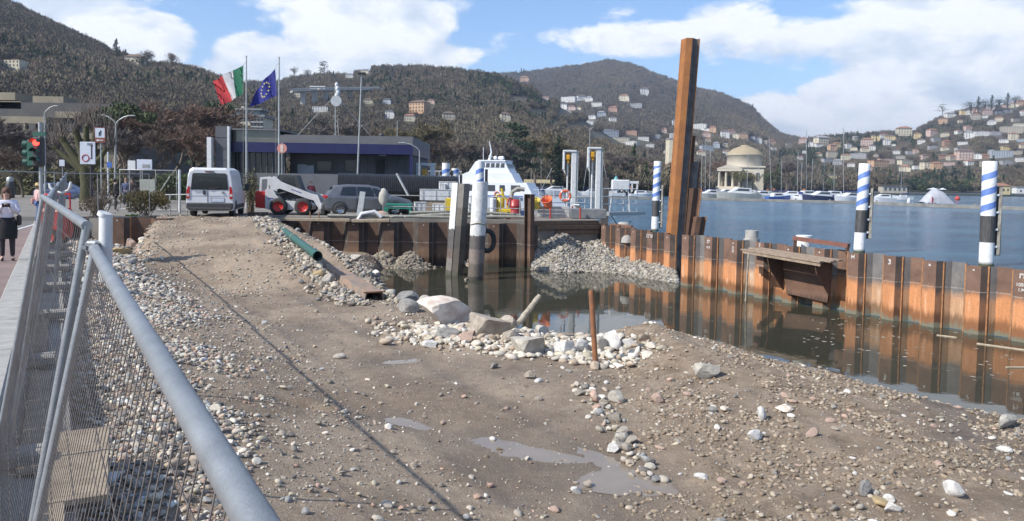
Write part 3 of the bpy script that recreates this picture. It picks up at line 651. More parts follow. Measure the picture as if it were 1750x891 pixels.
scatter('floating_leaves', np.array([tuple(p) for p in pts]), np.stack([0 * s_, 0 * s_, r.uniform(0, 6.28, n)], 1), np.stack([s_ * 1.5, s_, s_ * .12], 1), PAL[r.choice([0, 4, 9, 1], n)] * .9, psrc[4:8])

# ================================================================== FENCE
GALV = pm('galvanised_steel', (.36, .375, .38), (.26, .275, .28), 14, .45, .6, bump=.15, bscale=120, lo=.3, hi=.7)
WIRE = pm('fence_wire', (.19, .17, .16), (.13, .115, .105), 20, .55, .4)
GD = Vector((-.655, 1, 0)).normalized()
def panel_mesh(L=3.45, H=2.0, near=False):
    n = 14 if near else 8; r_ = .021
    fr = MB(); fr.tube([(0, 0, H), (L, 0, H)], r_, n); top = fr
    posts = [MB().tube([(x, 0, -.02), (x, 0, H + .0)], .016, n) for x in (.012, L - .012)]
    bot = MB().tube([(0, 0, .12), (L, 0, .12)], .014, n)
    wm = MB(); k = int(L / (.050 if near else .095)); wr = .0016 if near else .0017
    for i in range(1, k): x = L * i / k; wm.tube([(x, .004, .13), (x, .004, H - .015)], wr, 3, cap=False)
    for j in range(8): z = .2 + (H - .3) * j / 7; wm.tube([(.02, .0, z), (L - .02, .0, z)], wr * 1.1, 3, cap=False)
    return top, posts, bot, wm
def make_panel(label, near=False, H=2.0, L=3.45):
    t = thing('mesh_fence', label, 'fence', group='wire mesh site fence panels'); top, posts, bot, wm = panel_mesh(L, H, near)
    top.build('top_rail', GALV, t); [p.build('post', GALV, t) for p in posts]; bot.build('bottom_rail', GALV, t); stuff(wm.build('wire_mesh', WIRE, t)); return t
def set_panel(t, a, b, lean):
    """a, b: top corners; lean: sideways offset of the foot"""
    d = (b - a); L = d.length; ex = d / L; foot = Vector((lean[0], lean[1], -2.0)); ez = -foot / 2.0; ey = ez.cross(ex)
    Mx = Matrix((ex * (L / 3.45), ey, ez)).transposed().to_4x4(); Mx.translation = a - ez * 2.0; t.matrix_world = Mx
J = [None, Vector((-1.67, 3.0, 3.90))]; J[0] = J[1].lerp(P(415, 870, y=.75), 1.5)
J.append(Vector((-3.64, 5.9, 3.92)))
for k in range(1, 8): J.append(J[2] + Vector((-.50, .866, 0)).normalized() * 3.5 * k * 1.0 + Vector((0, 0, .045 * k)))
lab = ['nearest mesh fence panel with a thick galvanised rail, at the bottom left', 'second mesh fence panel, ending at the far leaning post on the left', 'third mesh fence panel along the kerb', 'fourth mesh fence panel along the kerb, level with the woman in white', 'fifth mesh fence panel along the kerb', 'sixth mesh fence panel along the kerb', 'seventh mesh fence panel along the kerb', 'last mesh fence panel along the kerb before the corner', 'eighth mesh fence panel along the kerb, turning towards the shrubs']
pn = make_panel(lab[0], True); set_panel(pn, J[0], J[1], (-.32, -.18))
pn2 = make_panel(lab[1]); set_panel(pn2, J[1] + Vector((-.02, .03, 0)), J[2], (-.30, -.17))
pf = None
for k in range(2, 9):
    if pf is None: pf = make_panel(lab[k]); q = pf
    else: q = dup(pf, label=lab[k])
    le = .25 if k < 4 else .1; set_panel(q, J[k] + Vector((.03, 0, 0)), J[k + 1], (-le, -le * .6))
JE = J[9]
# cross panels from the corner towards the bush
X = [Vector((-20.5, 29.0, 4.25)), Vector((-18.6, 30.9, 4.2)), Vector((-17.7, 32.5, 4.22)), Vector((-16.3, 34.2, 4.25))]
for k in range(3):
    q = dup(pf, label=['short mesh fence panel turning away from the kerb corner', 'middle mesh fence panel behind the scrawny shrub', 'mesh fence panel ending beside the round bush'][k]); set_panel(q, X[k], X[k + 1], (0, 0))
# near joint: loose white painted pipe stub and clamp
wp = pm('white_painted_steel', (.70, .71, .70), (.58, .585, .57), 6, .5, .1, bump=.1, bscale=60)
t = thing('pipe_stub', 'short white painted pipe stub standing on the fence joint', 'pipe', J[1] + Vector((.045, .03, -.10)))
mb = MB(); mb.tube([(0, 0, -.12), (.005, 0, .150)], .025, 16); mb.build('pipe', wp, t); MB().tube([(-.002, 0, .140), (0.004, 0, .155)], .0275, 16).build('rim', wp, t)
MB().box((-.03, -.01, .02), (.05, .08, .05), bev=.008).build('clamp', GALV, t); MB().cyl((-.05, -.06, .02), (-.05, .05, .02), .008, n=8).build('bolt', GALV, t)
# curved crowd barrier ends beyond
mb = MB(); c = P(100, 318, y=9.2)
mb.tube([c + Vector((-.11, 0, .03)), c + Vector((-.10, 0, -.02)), c + Vector((-.05, 0, -.07)), c + Vector((.05, 0, -.085)), c + Vector((.12, 0, -.05)), c + Vector((.145, 0, .0)), c + Vector((.15, 0, .05))], [.013, .018, .015, .015, .016, .02, .014], 10)
o = mb.build('rail_bracket', wp); tag(o, 'curved white pipe bracket hooked behind the second fence panel', 'bracket')
foot = MB(); foot.box((0, 0, .07), (.72, .24, .14), bev=.03)
fo = None
for k, j in enumerate(J[1:9]):
    p = j + Vector((-.3 if k < 3 else -.12, -.16, -2.0))
    if fo is None: fo = tag(foot.build('ballast_block', CONC, loc=p, rz=.5), '', 'concrete block', 'concrete feet under the fence joints'); q = fo
    else: q = fo.copy(); COL.objects.link(q); q.location = p
    q.location.z = max(1.83, p.z - .1) if k < 2 else 1.86; q['label'] = f"concrete fence foot under the {['first','second','third','fourth','fifth','sixth','seventh','eighth'][k]} fence joint from the camera"
# ================================================================== SHEET PILE WALLS
def rustmat(name, top1, top2, band, pale, zband, foot=(.17, .16, .115), streak=.5, line=1.22):
    m = bpy.data.materials.new(name); m.use_nodes = True; t = NT(m.node_tree); t.n.clear()
    b = t.node('ShaderNodeBsdfPrincipled', {'Roughness': .82, 'Specular IOR Level': .35}); t.l.new(b.outputs[0], t.node('ShaderNodeOutputMaterial').inputs[0])
    v = t.node('ShaderNodeNewGeometry').outputs['Position']; z = t.node('ShaderNodeSeparateXYZ', {0: v}).outputs[2]
    st = t.node('ShaderNodeVectorMath', {0: v, 1: (5.0, 5.0, .5)}, operation='MULTIPLY').outputs[0]
    nv = t.noise(st, 1.6, 6, .65); nb = t.noise(v, 2.2, 6, .6, .3); nf = t.noise(v, 22, 5, .65)
    zz = t.math('ADD', z, t.math('MULTIPLY', t.math('SUBTRACT', nv, .5), streak)); zz = t.math('ADD', zz, t.math('MULTIPLY', t.math('SUBTRACT', nb, .5), .25))
    ctop = t.ramp(nb, [(.35, top1), (.62, top2)])
    cb = t.ramp(nv, [(.38, band), (.60, tuple(min(1, c * 1.25) for c in band)), (.70, pale)])
    c = t.mix(t.node('ShaderNodeMapRange', {'Value': zz, 'From Min': zband - .10, 'From Max': zband + .12}).outputs[0], cb, ctop)
    low = t.node('ShaderNodeMapRange', {'Value': zz, 'From Min': .32, 'From Max': .52}).outputs[0]
    c = t.mix(low, tuple(x * .5 for x in band), c)
    ft = t.node('ShaderNodeMapRange', {'Value': zz, 'From Min': .08, 'From Max': .17}).outputs[0]; c = t.mix(ft, foot, c)
    ln = t.math('MULTIPLY', t.math('COMPARE', z, line, .016), t.ramp(nf, [(.4, 0), (.55, 1)])); c = t.mix(t.math('MULTIPLY', ln, .55), c, (.45, .40, .34))
    c = t.mix(t.ramp(nf, [(.30, .45), (.45, 0)]), c, (.05, .03, .022))
    t.l.new(c, b.inputs['Base Color'])
    t.l.new(t.node('ShaderNodeBump', {'Strength': .35, 'Distance': .01, 'Height': nf}).outputs[0], b.inputs['Normal'])
    return m
RF = rustmat('pile_face_rust', (.13, .078, .058), (.20, .12, .085), (.46, .205, .09), (.58, .40, .28), 1.14)
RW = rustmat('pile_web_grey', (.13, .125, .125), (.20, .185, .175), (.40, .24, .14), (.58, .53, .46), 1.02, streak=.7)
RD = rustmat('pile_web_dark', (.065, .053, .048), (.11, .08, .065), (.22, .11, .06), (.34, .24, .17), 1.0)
RP = rustmat('pile_pink', (.22, .105, .09), (.27, .14, .12), (.46, .31, .25), (.55, .42, .36), 1.1, streak=.15)
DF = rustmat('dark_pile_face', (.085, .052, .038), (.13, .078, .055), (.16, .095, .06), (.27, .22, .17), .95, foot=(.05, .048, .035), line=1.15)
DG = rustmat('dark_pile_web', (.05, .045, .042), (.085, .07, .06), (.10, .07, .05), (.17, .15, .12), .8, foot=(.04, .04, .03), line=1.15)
LOCK = pm('interlock_rust', (.42, .20, .075), (.22, .11, .06), 8, .85)
CHALK = pm('chalk_paint', (.72, .71, .68), (.45, .43, .40), 30, .9)
def upile(parent, p, ex, ey, period, depth, z0, z1, mats, flip, th=.014):
    """one U shaped sheet pile; ex along the wall, ey out towards the basin"""
    h = period / 2; f = h * .62; s = (h - f) / 2; dp = depth / 2 * (1 if flip else -1)
    prof = [(0, 0), (s, dp), (s + f, dp), (h, 0)]
    mb = MB(); up = Vector((0, 0, 1))
    for i in range(3):
        (a, c), (b, d) = prof[i], prof[i + 1]
        A = p + ex * a + ey * c; B = p + ex * b + ey * d; nrm = (B - A).normalized().cross(up) * th
        q = [A, B, B - nrm, A - nrm]; mi = 0 if i == 1 else (1 if i == 0 else 2)
        mb.loft([[v + up * z0 for v in q], [v + up * z1 for v in q]], mi)
    L = p + ex * h
    mb.loft([[L + up * z0 + ex * a + ey * b for a, b in ((-.02, -.03), (.02, -.03), (.02, .03), (-.02, .03))], [L + up * (z1 - .01) + ex * a + ey * b for a, b in ((-.02, -.03), (.02, -.03), (.02, .03), (-.02, .03))]], 3)
    o = mb.build('sheet_pile', mats, parent)
    # hole near the head, burnt for lifting
    if flip:
        c = p + ex * h / 2 + ey * (dp + .003) + up * (z1 - .13); k = MB()
        k.loft([[c + ex * .026 * math.cos(a) + up * .026 * math.sin(a) + ey * e for a in [i * math.pi / 4 for i in range(8)]] for e in (0, .006)]); k.build('hole', CHALK, o)
    return o
def wall(name, lab, a, direction, n, period, depth, zt, mats, out, special=None, z0=-1.2):
    t = thing(name, lab, 'wall'); ex = Vector((direction[0], direction[1], 0)).normalized(); ey = Vector((out[0], out[1], 0)).normalized(); o = []
    for i in range(n):
        p = Vector((a[0], a[1], 0)) + ex * period / 2 * i; z1 = zt(i / max(1, n - 1)) + rnd.uniform(-.015, .015); mm = list(mats)
        if special and i in special: mm = special[i]
        if i % 2: mm = [mm[0] if mm[0] is not mats[0] or True else mm[0], mm[1], mm[2], mm[3]]
        q = upile(t, p, ex, ey, period, depth, z0, z1, mm, i % 2 == 0)
        o.append((q, p, z1))
    return t, o, ex, ey
OUT = Vector((-WD.y, WD.x, 0)) * -1
OUT = Vector((WD.y, -WD.x, 0)); OUT = OUT if OUT.x < 0 else -OUT
# inner faces (furthest from the basin) are greyer
class AltMats: pass
t1, piles, ex, ey = wall('rusty_sheet_wall', 'long rusty orange sheet pile wall closing the basin on the right', WA, WD, 42, 1.26, .42, lambda s: 2.10 - .30 * s * 24 / 27, [RF, RW, RD, LOCK], OUT, special={23: [RP, RP, RW, LOCK], 24: [RP, RP, RP, LOCK]})
for i, (q, p, z1) in enumerate(piles):
    if i % 2: q.material_slots[0].link = 'OBJECT'; q.material_slots[0].material = RW if i % 4 == 1 else RF
# chalk writing on the piles
def text_on(parent, body, center, ex_, size, mat, name='chalk_mark', vertical=False, nrm=None, thick=.002):
    cu = bpy.data.curves.new(name, 'FONT'); cu.body = body; cu.size = size; cu.align_x = 'CENTER'; cu.align_y = 'CENTER'; cu.extrude = thick; cu.offset = size * .012
    ob = bpy.data.objects.new(name, cu); COL.objects.link(ob); bpy.context.view_layer.update()
    me = bpy.data.meshes.new_from_object(ob); bpy.data.objects.remove(ob); me.materials.clear(); me.materials.append(mat)
    o = bpy.data.objects.new(name, me); COL.objects.link(o); o.parent = parent
    exx = Vector(ex_).normalized(); up = Vector((0, 0, 1)); nn = exx.cross(up).normalized()
    if vertical: exx, up = -up, exx
    Mx = Matrix((exx, up, nn)).transposed().to_4x4(); Mx.translation = Vector(center) + nn * .004; o.matrix_local = Mx; return o
for i, body, dz, vert, sz in [(2, '27', -.20, False, .17), (2, '10.5', -.42, False, .13), (4, '10.50', -.35, True, .12), (6, 'T', -.10, False, .14), (12, 'H', -.14, False, .18), (14, '3', -.20, False, .22), (16, 'x', -.12, False, .15), (20, '11', -.18, False, .2), (20, '10SQ', -.42, False, .13), (20, '1.M', -.56, False, .12), (22, '10.5-4', -.42, True, .17)]:
    q, p, z1 = piles[i]; h = .63; f = h * .62; s_ = (h - f) / 2; dp = .21 if i % 2 == 0 else -.21
    c = p + ex * (h / 2) + ey * (dp + .004) + Vector((0, 0, z1 + dz)); text_on(q, body, c, ex, sz, CHALK, vertical=vert)
# the back wall below the quay
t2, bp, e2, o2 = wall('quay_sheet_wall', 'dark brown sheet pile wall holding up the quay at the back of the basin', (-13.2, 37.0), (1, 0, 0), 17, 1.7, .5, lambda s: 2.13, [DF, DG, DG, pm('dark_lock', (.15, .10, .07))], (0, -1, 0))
t3, bp3, e3, o3 = wall('corner_sheet_wall', 'short brown sheet pile wall stepping from the quay corner to the tall pile', (CN[0] - .9, 39.6), (WA[0] + .2 - CN[0] + .9, WA[1] - 39.6 + 1.2, 0), 11, 1.3, .45, lambda s: 2.12 - .15 * s, [RF, RD, RD, LOCK], (-1, -.35, 0), special={0: [DF, DG, DG, LOCK], 1: [DF, DG, DG, LOCK]})
text_on(bp3[8][0], '12 10', bp3[8][1] + e3 * .32 + o3 * .235 + Vector((0, 0, 1.80)), e3, .22, CHALK)
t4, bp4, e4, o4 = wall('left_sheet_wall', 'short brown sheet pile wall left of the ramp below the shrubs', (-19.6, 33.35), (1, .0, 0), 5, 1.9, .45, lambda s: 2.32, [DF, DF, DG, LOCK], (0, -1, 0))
# capping boards, wales on top of the back wall
cap = MB()
for a, b in (((-13.0, 36.62, 2.17), (-7.8, 36.66, 2.19)), ((-7.7, 36.64, 2.16), (-5.9, 36.7, 2.2))): cap.bar(a, b, .34, .15, bev=.02)
tag(cap.build('timber_beam', wood), 'mossy timber laid along the head of the dark back wall', 'beam')
for k, (u0, v0, u1, v1, yy_, lb) in enumerate([(560, 374, 715, 374, 37.2, 'left grey hose lying along the quay edge'), (640, 378, 800, 366, 37.5, 'grey hose curving up behind the white posts'), (700, 364, 890, 368, 37.9, 'grey hose running to the dark beam'), (715, 376, 905, 372, 37.4, 'lowest grey hose on the quay edge')]):
    a = P(u0, v0, y=yy_); b = P(u1, v1, y=yy_ + .5); mid = (a + b) / 2 + Vector((0, 0, .18)); mb = MB()
    pts = [(1 - s) ** 2 * a + 2 * s * (1 - s) * mid + s * s * b for s in [i / 10 for i in range(11)]]; 
    pts = [Vector((p.x, p.y, max(p.z, 2.37))) for p in pts]; mb.tube(pts, .075, 8)
    tag(mb.build('hose', pm('grey_hose', (.30, .29, .25), (.20, .195, .165), 7, .7)), lb, 'hose', 'grey hoses along the quay edge')

# ------------------------------------------------------------------ standing piles
OR = rustmat('tall_pile_orange', (.36, .150, .05), (.27, .115, .045), (.50, .235, .12), (.52, .33, .22), .95, streak=.6, line=-5)
OG = rustmat('tall_pile_grey', (.20, .18, .165), (.12, .10, .09), (.24, .19, .15), (.35, .3, .25), .8, streak=.4, line=-5)
BRN = rustmat('brown_pile', (.10, .058, .040), (.155, .085, .055), (.17, .10, .07), (.2, .14, .1), .5, line=-5)
def upile_free(name, lab, base, top, w_, d_, mats, ang=0.0, open_back=True, cat='pile'):
    """free standing double pile: folded section swept from base to top"""
    base = Vector(base); top = Vector(top); ax = Vector((math.cos(ang), math.sin(ang), 0)); ay = Vector((-math.sin(ang), math.cos(ang), 0))
    t = thing(name, lab, cat, (base.x, base.y, 0)); o0 = Vector((base.x, base.y, 0))
    pr = [(-w_ / 2, d_), (-w_ * .30, 0), (w_ * .06, 0), (w_ * .30, d_ * .62), (w_ / 2, d_ * .62), (w_ / 2, d_ * .62 + .02), (w_ * .29, d_ * .62 + .02), (w_ * .05, .02), (-w_ * .29, .02), (-w_ / 2 + .01, d_ + .01)]
    mb = MB(); r0 = [base - o0 + ax * a + ay * b for a, b in pr]; r1 = [top - o0 + ax * a + ay * b for a, b in pr]; n = len(pr)
    seg = 6
    rings = [[r0[j].lerp(r1[j], k / seg) for j in range(n)] for k in range(seg + 1)]
    for k in range(seg):
        for j in range(n):
            jj = (j + 1) % n; mb.add([rings[k][j], rings[k][jj], rings[k + 1][jj], rings[k + 1][j]], [(0, 1, 2, 3)], {0: 0, 1: 0, 2: 1, 3: 1}.get(j, 2))
    mb.add(rings[-1], [tuple(range(n))], 2); mb.build('sheet_pile', mats, t)
    # interlock strips down both edges
    for j in (0, 4):
        q = MB(); q.tube([r0[j] + ay * -.01, r1[j] + ay * -.01], .028, 6); q.build('interlock', LOCK, t)
    return t
b = P(1150, 470, y=33.9); b.z = -1.0; tp = P(1182, 65, y=33.9)
bx = P(1150, 470, y=33.9)
upile_free('tall_pile', 'very tall leaning orange rusty sheet pile, the highest thing on the shore', (bx.x - .05, 33.9, -.8), (tp.x, 33.9, tp.z), .76, .42, [OR, OG, BRN], -.1)
def free_px(lab, u0, v0, u1, v1, yy_, wpx, mats, ang, d_=.3, name='standing_pile'):
    a = P(u0, v0, y=yy_); c = P(u1, v1, y=yy_); return upile_free(name, lab, a, c, wpx * yy_ / F, d_, mats, ang)
free_px('brown sheet pile standing close behind the tall one, reaching halfway up', 1171, 415, 1184, 232, 34.6, 22, [BRN, BRN, BRN], .5)
free_px('pale streaked sheet pile at the right of the pile group', 1180, 402, 1193, 277, 34.3, 18, [OG, OG, BRN], .3)
free_px('dark brown sheet pile between the tall pile and the pale one', 1174, 402, 1184, 322, 34.1, 30, [BRN, BRN, BRN], -.2)
free_px('short dark sheet pile at the right foot of the pile group', 1192, 404, 1198, 371, 34.0, 24, [BRN, BRN, BRN], 0.1)
# dark H beam in front of the back wall
def hbeam(mb, a, c, w_, d_, ax, ay, tf=.03, mi=(0, 0, 0)):
    a = Vector(a); c = Vector(c)
    for k, (off, sx, sy) in enumerate(((-w_ / 2, tf, d_), (w_ / 2, tf, d_), (0, w_, tf))):
        q = [(-sx / 2 + off, -sy / 2), (sx / 2 + off, -sy / 2), (sx / 2 + off, sy / 2), (-sx / 2 + off, sy / 2)]
        mb.loft([[a + ax * x + ay * y_ for x, y_ in q], [c + ax * x + ay * y_ for x, y_ in q]], mi[k])
AX = Vector((.8, -.6, 0)); AY = Vector((.6, .8, 0))
t = thing('steel_beam', 'dark brown steel beam standing upright against the back wall right of the white posts', 'beam', (0, 0, 0))
a = P(904, 460, y=36.4); c = P(905, 333, y=36.4); a.z = -.6; mb = MB(); hbeam(mb, a, c, .34, .34, AX, AY); mb.build('beam', DF, t)
mb = MB(); mb.box(c + Vector((0, 0, .012)), (.42, .40, .02), rz=-.64); mb.build('end_plate', DG, t)

# ------------------------------------------------------------------ mooring posts
WHT = pm('white_post_paint', (.78, .77, .74), (.60, .58, .54), 3, .6, bump=.1, bscale=30, lo=.45, hi=.75)
def bandmat(name, bands, wear=.05, base_noise=6):
    """paint bands by height, worn at the borders"""
    m = bpy.data.materials.new(name); m.use_nodes = True; t = NT(m.node_tree); t.n.clear()
    b = t.node('ShaderNodeBsdfPrincipled', {'Roughness': .65}); t.l.new(b.outputs[0], t.node('ShaderNodeOutputMaterial').inputs[0])
    v = t.node('ShaderNodeNewGeometry').outputs['Position']; z = t.node('ShaderNodeSeparateXYZ', {0: v}).outputs[2]
    st = t.node('ShaderNodeVectorMath', {0: v, 1: (6, 6, 1)}, operation='MULTIPLY').outputs[0]; n = t.noise(st, 1.5, 5, .65); nf = t.noise(v, base_noise, 5, .65)
    zz = t.math('ADD', z, t.math('MULTIPLY', t.math('SUBTRACT', n, .5), wear * 4)); c = None
    for zt, col in bands:
        colr = t.ramp(nf, [(.35, col), (.68, tuple(x * .68 for x in col))])
        if c is None: c = colr
        else: c = t.mix(t.node('ShaderNodeMapRange', {'Value': zz, 'From Min': zt - .02, 'From Max': zt + .02}).outputs[0], c, colr)
    t.l.new(c, b.inputs['Base Color']); t.l.new(t.node('ShaderNodeBump', {'Strength': .3, 'Distance': .01, 'Height': nf}).outputs[0], b.inputs['Normal']); return m
BM1 = bandmat('post_bands', [(0, (.10, .095, .07)), (.22, (.22, .20, .17)), (.75, (.16, .12, .10)), (1.15, (.115, .105, .10)), (2.05, (.74, .73, .70))])
BM2 = bandmat('post_bands_round', [(0, (.07, .065, .05)), (.15, (.16, .13, .105)), (.7, (.25, .20, .17)), (1.3, (.13, .115, .105)), (1.88, (.74, .73, .70))])
BM3 = bandmat('post_bands_flat', [(0, (.10, .095, .07)), (.22, (.12, .10, .08)), (1.15, (.09, .08, .07)), (2.2, (.17, .15, .12)), (3.0, (.24, .22, .19))])
a = P(772, 470, z=0); c = P(786, 313, y=a.y); a.z = -1
t = thing('mooring_post', 'square white topped steel post, left of the pair', 'mooring post'); AX2 = Vector((.85, .5, 0)).normalized(); AY2 = Vector((-.5, .85, 0)).normalized()
mb = MB(); W_ = .50
for off in (-1, 1):
    q = [(-W_ / 2, off * .27 - .02), (W_ / 2, off * .27 - .02), (W_ / 2, off * .27 + .02), (-W_ / 2, off * .27 + .02)]
AXL = Vector((.8, -.6, 0)).normalized(); AYL = Vector((.6, .8, 0)).normalized()
lf = MB(); q = [(-.26, -.22), (.08, -.24), (.08, -.20), (-.26, -.18)]; lf.loft([[a + AXL * x + AYL * y_ for x, y_ in q], [c + AXL * x + AYL * y_ for x, y_ in q]]); lf.build('front_plate', BM1, t)
lf = MB(); q = [(.12, -.20), (.36, -.12), (.36, .26), (.12, .26)]; lf.loft([[a + AXL * x + AYL * y_ for x, y_ in q], [c - Vector((0, 0, .03)) + AXL * x + AYL * y_ for x, y_ in q]]); lf.build('side_plate', BM3, t)
lf = MB(); q = [(-.22, -.2), (.12, -.2), (.12, .2), (-.22, .2)]; lf.loft([[a + AXL * x + AYL * y_ for x, y_ in q], [c - Vector((0, 0, .05)) + AXL * x + AYL * y_ for x, y_ in q]]); lf.build('web', BM3, t)
a2 = P(811, 478, z=0); c2 = P(821, 312, y=a2.y); a2.z = -1
t = thing('mooring_post', 'round white topped pile with a tyre, right of the pair', 'mooring post')
mb = MB(); mb.tube([a2, a2.lerp(c2, .5), c2], .33, 20); mb.build('pile', BM2, t)
mb = MB(); mb.tube([c2 - Vector((0, 0, .03)), c2 + Vector((0, 0, .03))], .335, 20); mb.build('cap', WHT, t)
a_ = a2.lerp(c2, .66); mb = MB(); mb.tube([a_ + Vector((.345 * math.cos(k), .345 * math.sin(k), .04 * math.sin(3 * k))) for k in [i * math.pi / 10 for i in range(21)]], .022, 6, cap=False); mb.build('rope_ring', pm('old_rope', (.30, .25, .17), (.2, .16, .11), 20, .9), t)
mb = MB(); mb.bar(P(778, 443, y=34.3), P(812, 458, y=33.0), .20, .16, bev=.02); mb.bar(P(800, 446, y=34.3), P(814, 452, y=33.3), .1, .1)
tag(mb.build('cross_timber', wood), 'weathered timber wedged between the two white topped posts', 'beam')
mb = MB(); mb.tube([P(795, 478, z=.03), P(812, 472, z=.06)], .05, 8); tag(mb.build('driftwood', bark), 'short stick floating at the foot of the round post', 'driftwood')
tc = P(833, 412, y=32.25); mb = MB(); ring = []
for i in range(25):
    k = 2 * math.pi * i / 24; ring.append(tc + Vector((.30 * math.cos(k) * .92, .10 * math.cos(k), .43 * math.sin(k))))
mb.tube(ring, .105, 10, cap=False); t = thing('tyre', 'black tyre hanging by a rope on the round white post', 'tyre'); mb.build('tyre', pm('tyre_rubber', (.025, .025, .026), (.045, .043, .04), 5, .8), t)
mb = MB(); mb.tube([tc + Vector((-.02, -.03, .52)), tc + Vector((-.1, -.05, .75)), tc + Vector((-.13, -.02, .95))], .018, 6); mb.build('rope', MATS['old_rope'], t)

# blue and white striped mooring piles
def stripemat(name, ztop, zlow, ctr):
    m = bpy.data.materials.new(name); m.use_nodes = True; t = NT(m.node_tree); t.n.clear()
    b = t.node('ShaderNodeBsdfPrincipled', {'Roughness': .6}); t.l.new(b.outputs[0], t.node('ShaderNodeOutputMaterial').inputs[0])
    v = t.node('ShaderNodeTexCoord').outputs['Object']; s = t.node('ShaderNodeSeparateXYZ', {0: v}); nf = t.noise(v, 7, 5, .65)
    ang = t.math('ARCTAN2', s.outputs[1], s.outputs[0]); ph = t.math('ADD', t.math('MULTIPLY', s.outputs[2], 1.0 / ctr), t.math('MULTIPLY', ang, -1 / (2 * math.pi)))
    fr = t.math('FRACT', t.math('ADD', ph, 20.0)); isb = t.math('LESS_THAN', fr, .42)
    wht = t.ramp(nf, [(.35, (.78, .77, .75)), (.7, (.62, .60, .57))]); blu = t.ramp(nf, [(.35, (.10, .19, .48)), (.7, (.16, .24, .50))])
    c = t.mix(isb, wht, blu); c = t.mix(t.math('GREATER_THAN', s.outputs[2], ztop - .42), c, wht)
    st = t.node('ShaderNodeVectorMath', {0: v, 1: (9, 9, .8)}, operation='MULTIPLY').outputs[0]; nv = t.noise(st, 1.5, 5, .7)
    c = t.mix(t.math('GREATER_THAN', s.outputs[2], zlow), t.ramp(nv, [(.35, (.035, .032, .03)), (.62, (.09, .085, .08)), (.72, (.3, .29, .28))]), c)
    zl2 = t.math('ADD', s.outputs[2], t.math('MULTIPLY', nv, .05)); c = t.mix(t.math('GREATER_THAN', zl2, zlow - 1.42), wht, c)
    c = t.mix(t.node('ShaderNodeMapRange', {'Value': zl2, 'From Min': .12, 'From Max': .3}).outputs[0], (.07, .075, .04), c)
    t.l.new(c, b.inputs['Base Color']); return m
def striped(lab, u, vb, ut, vt, r_, zlow, beam_h, ctr=.84, side=1):
    a = P(u, vb, z=0); c = P(ut, vt, y=a.y); t = thing('striped_pile', lab, 'mooring post', (a.x, a.y, 0), group='blue and white striped mooring piles')
    d = c - a; mb = MB(); mb.tube([Vector((d.x * k, 0, c.z * k)) for k in (-.3, 0, .25, .5, .75, .995, 1.0)], [r_] * 6 + [r_ * .93], 24); mb.build('pile', stripemat('stripes', c.z, zlow, ctr), t)
    # fender beam bolted to its right side
    z0, z1 = beam_h; off = r_ + .2
    mb = MB(); hbeam(mb, (off + d.x * z0 / c.z, .05, z0), (off + d.x * z1 / c.z, .05, z1), .26, .30, Vector((0.2, 1, 0)).normalized(), Vector((1, -.2, 0)).normalized(), .03)
    fb = mb.build('fender_beam', pm('fender_wood', (.05, .045, .042), (.10, .085, .07), 3, .8), t)
    q = MB(); q.box((off - .02 + d.x * (z0 + z1) / 2 / c.z, -.15, (z0 + z1) / 2), (.16, .05, (z1 - z0) * .98)); q.build('rubbing_strip', pm('strip_cream', (.52, .47, .38), (.25, .2, .15), 3, .8), fb)
    for k in range(4):
        zz = z0 + (z1 - z0) * (k + .5) / 4; MB().box((r_ + .03 + d.x * zz / c.z, -.05, zz), (.14, .34, .12), bev=.02).build('bracket', WHT, t)
    return t
striped('striped pile nearest to the camera, at the far right behind the rusty wall', 1685, 455, 1692, 276, .36, 2.75, (.6, 4.35))
striped('striped pile with a wooden fender, second from the right', 1468, 432, 1478, 280, .345, 2.75, (.9, 4.2))
striped('striped pile behind the corner wall left of the tall rusty pile', 1119, 395, 1124, 276, .33, 2.75, (.3, 4.2))

# ------------------------------------------------------------------ wooden platform with its steel bracket on the rusty wall
def onwall(s, out, z): return Vector((WA[0], WA[1], 0)) + WD * s + OUT * out + Vector((0, 0, z))
def s_of(u, off=0):  # distance along the wall seen at column u
    return min((abs(P(u, 440, y=WA[1] + WD.y * s + OUT.y * off).x - (WA[0] + WD.x * s + OUT.x * off)), s) for s in [i * .05 for i in range(-40, 520)])[1]
sA, sB = s_of(1352), s_of(1432)
t = thing('work_platform', 'wooden work platform on a rusty steel bracket hung from the sheet wall', 'platform')
mb = MB(); s0 = sA - .15; s1 = sB - .05
for k in range(5): pass
for k, (o_, l0, l1) in enumerate([(.30, -1.0, .35), (.56, -1.2, .3), (.82, -.6, .42), (1.08, -1.1, .2)]):
    mb = MB(); mb.bar(onwall(s0 + l0, o_, 1.86 - .01 * k), onwall(s1 + l1, o_ + .02, 1.72 - .01 * k), .23, .055, bev=.006); mb.build('plank', pm('plank_wood', (.33, .25, .18), (.22, .165, .12), 5, .85, bump=.2, bscale=30), t)
mb = MB(); mb.bar(onwall(s0 - 1.0, 1.15, 1.76), onwall(s1 + .2, 1.15, 1.60), .06, .10); mb.build('edge_rail', MATS['plank_wood'], t)
for s_, nm in ((s0 + .05, 'gusset'), (s1 - .05, 'gusset')):
    mb = MB(); e = WD * .02; A_ = [onwall(s_, .22, 1.68), onwall(s_, 1.15, 1.66), onwall(s_, 1.0, 1.25), onwall(s_, .24, .45)]
    mb.loft([[p - e for p in A_], [p + e for p in A_]]); mb.build(nm, BRN, t)
mb = MB(); mb.bar(onwall(s0, .34, 1.66), onwall(s1, .34, 1.62), .1, .12); mb.bar(onwall(s0, 1.0, 1.66), onwall(s1, 1.0, 1.62), .1, .12); mb.build('cross_beam', BRN, t)
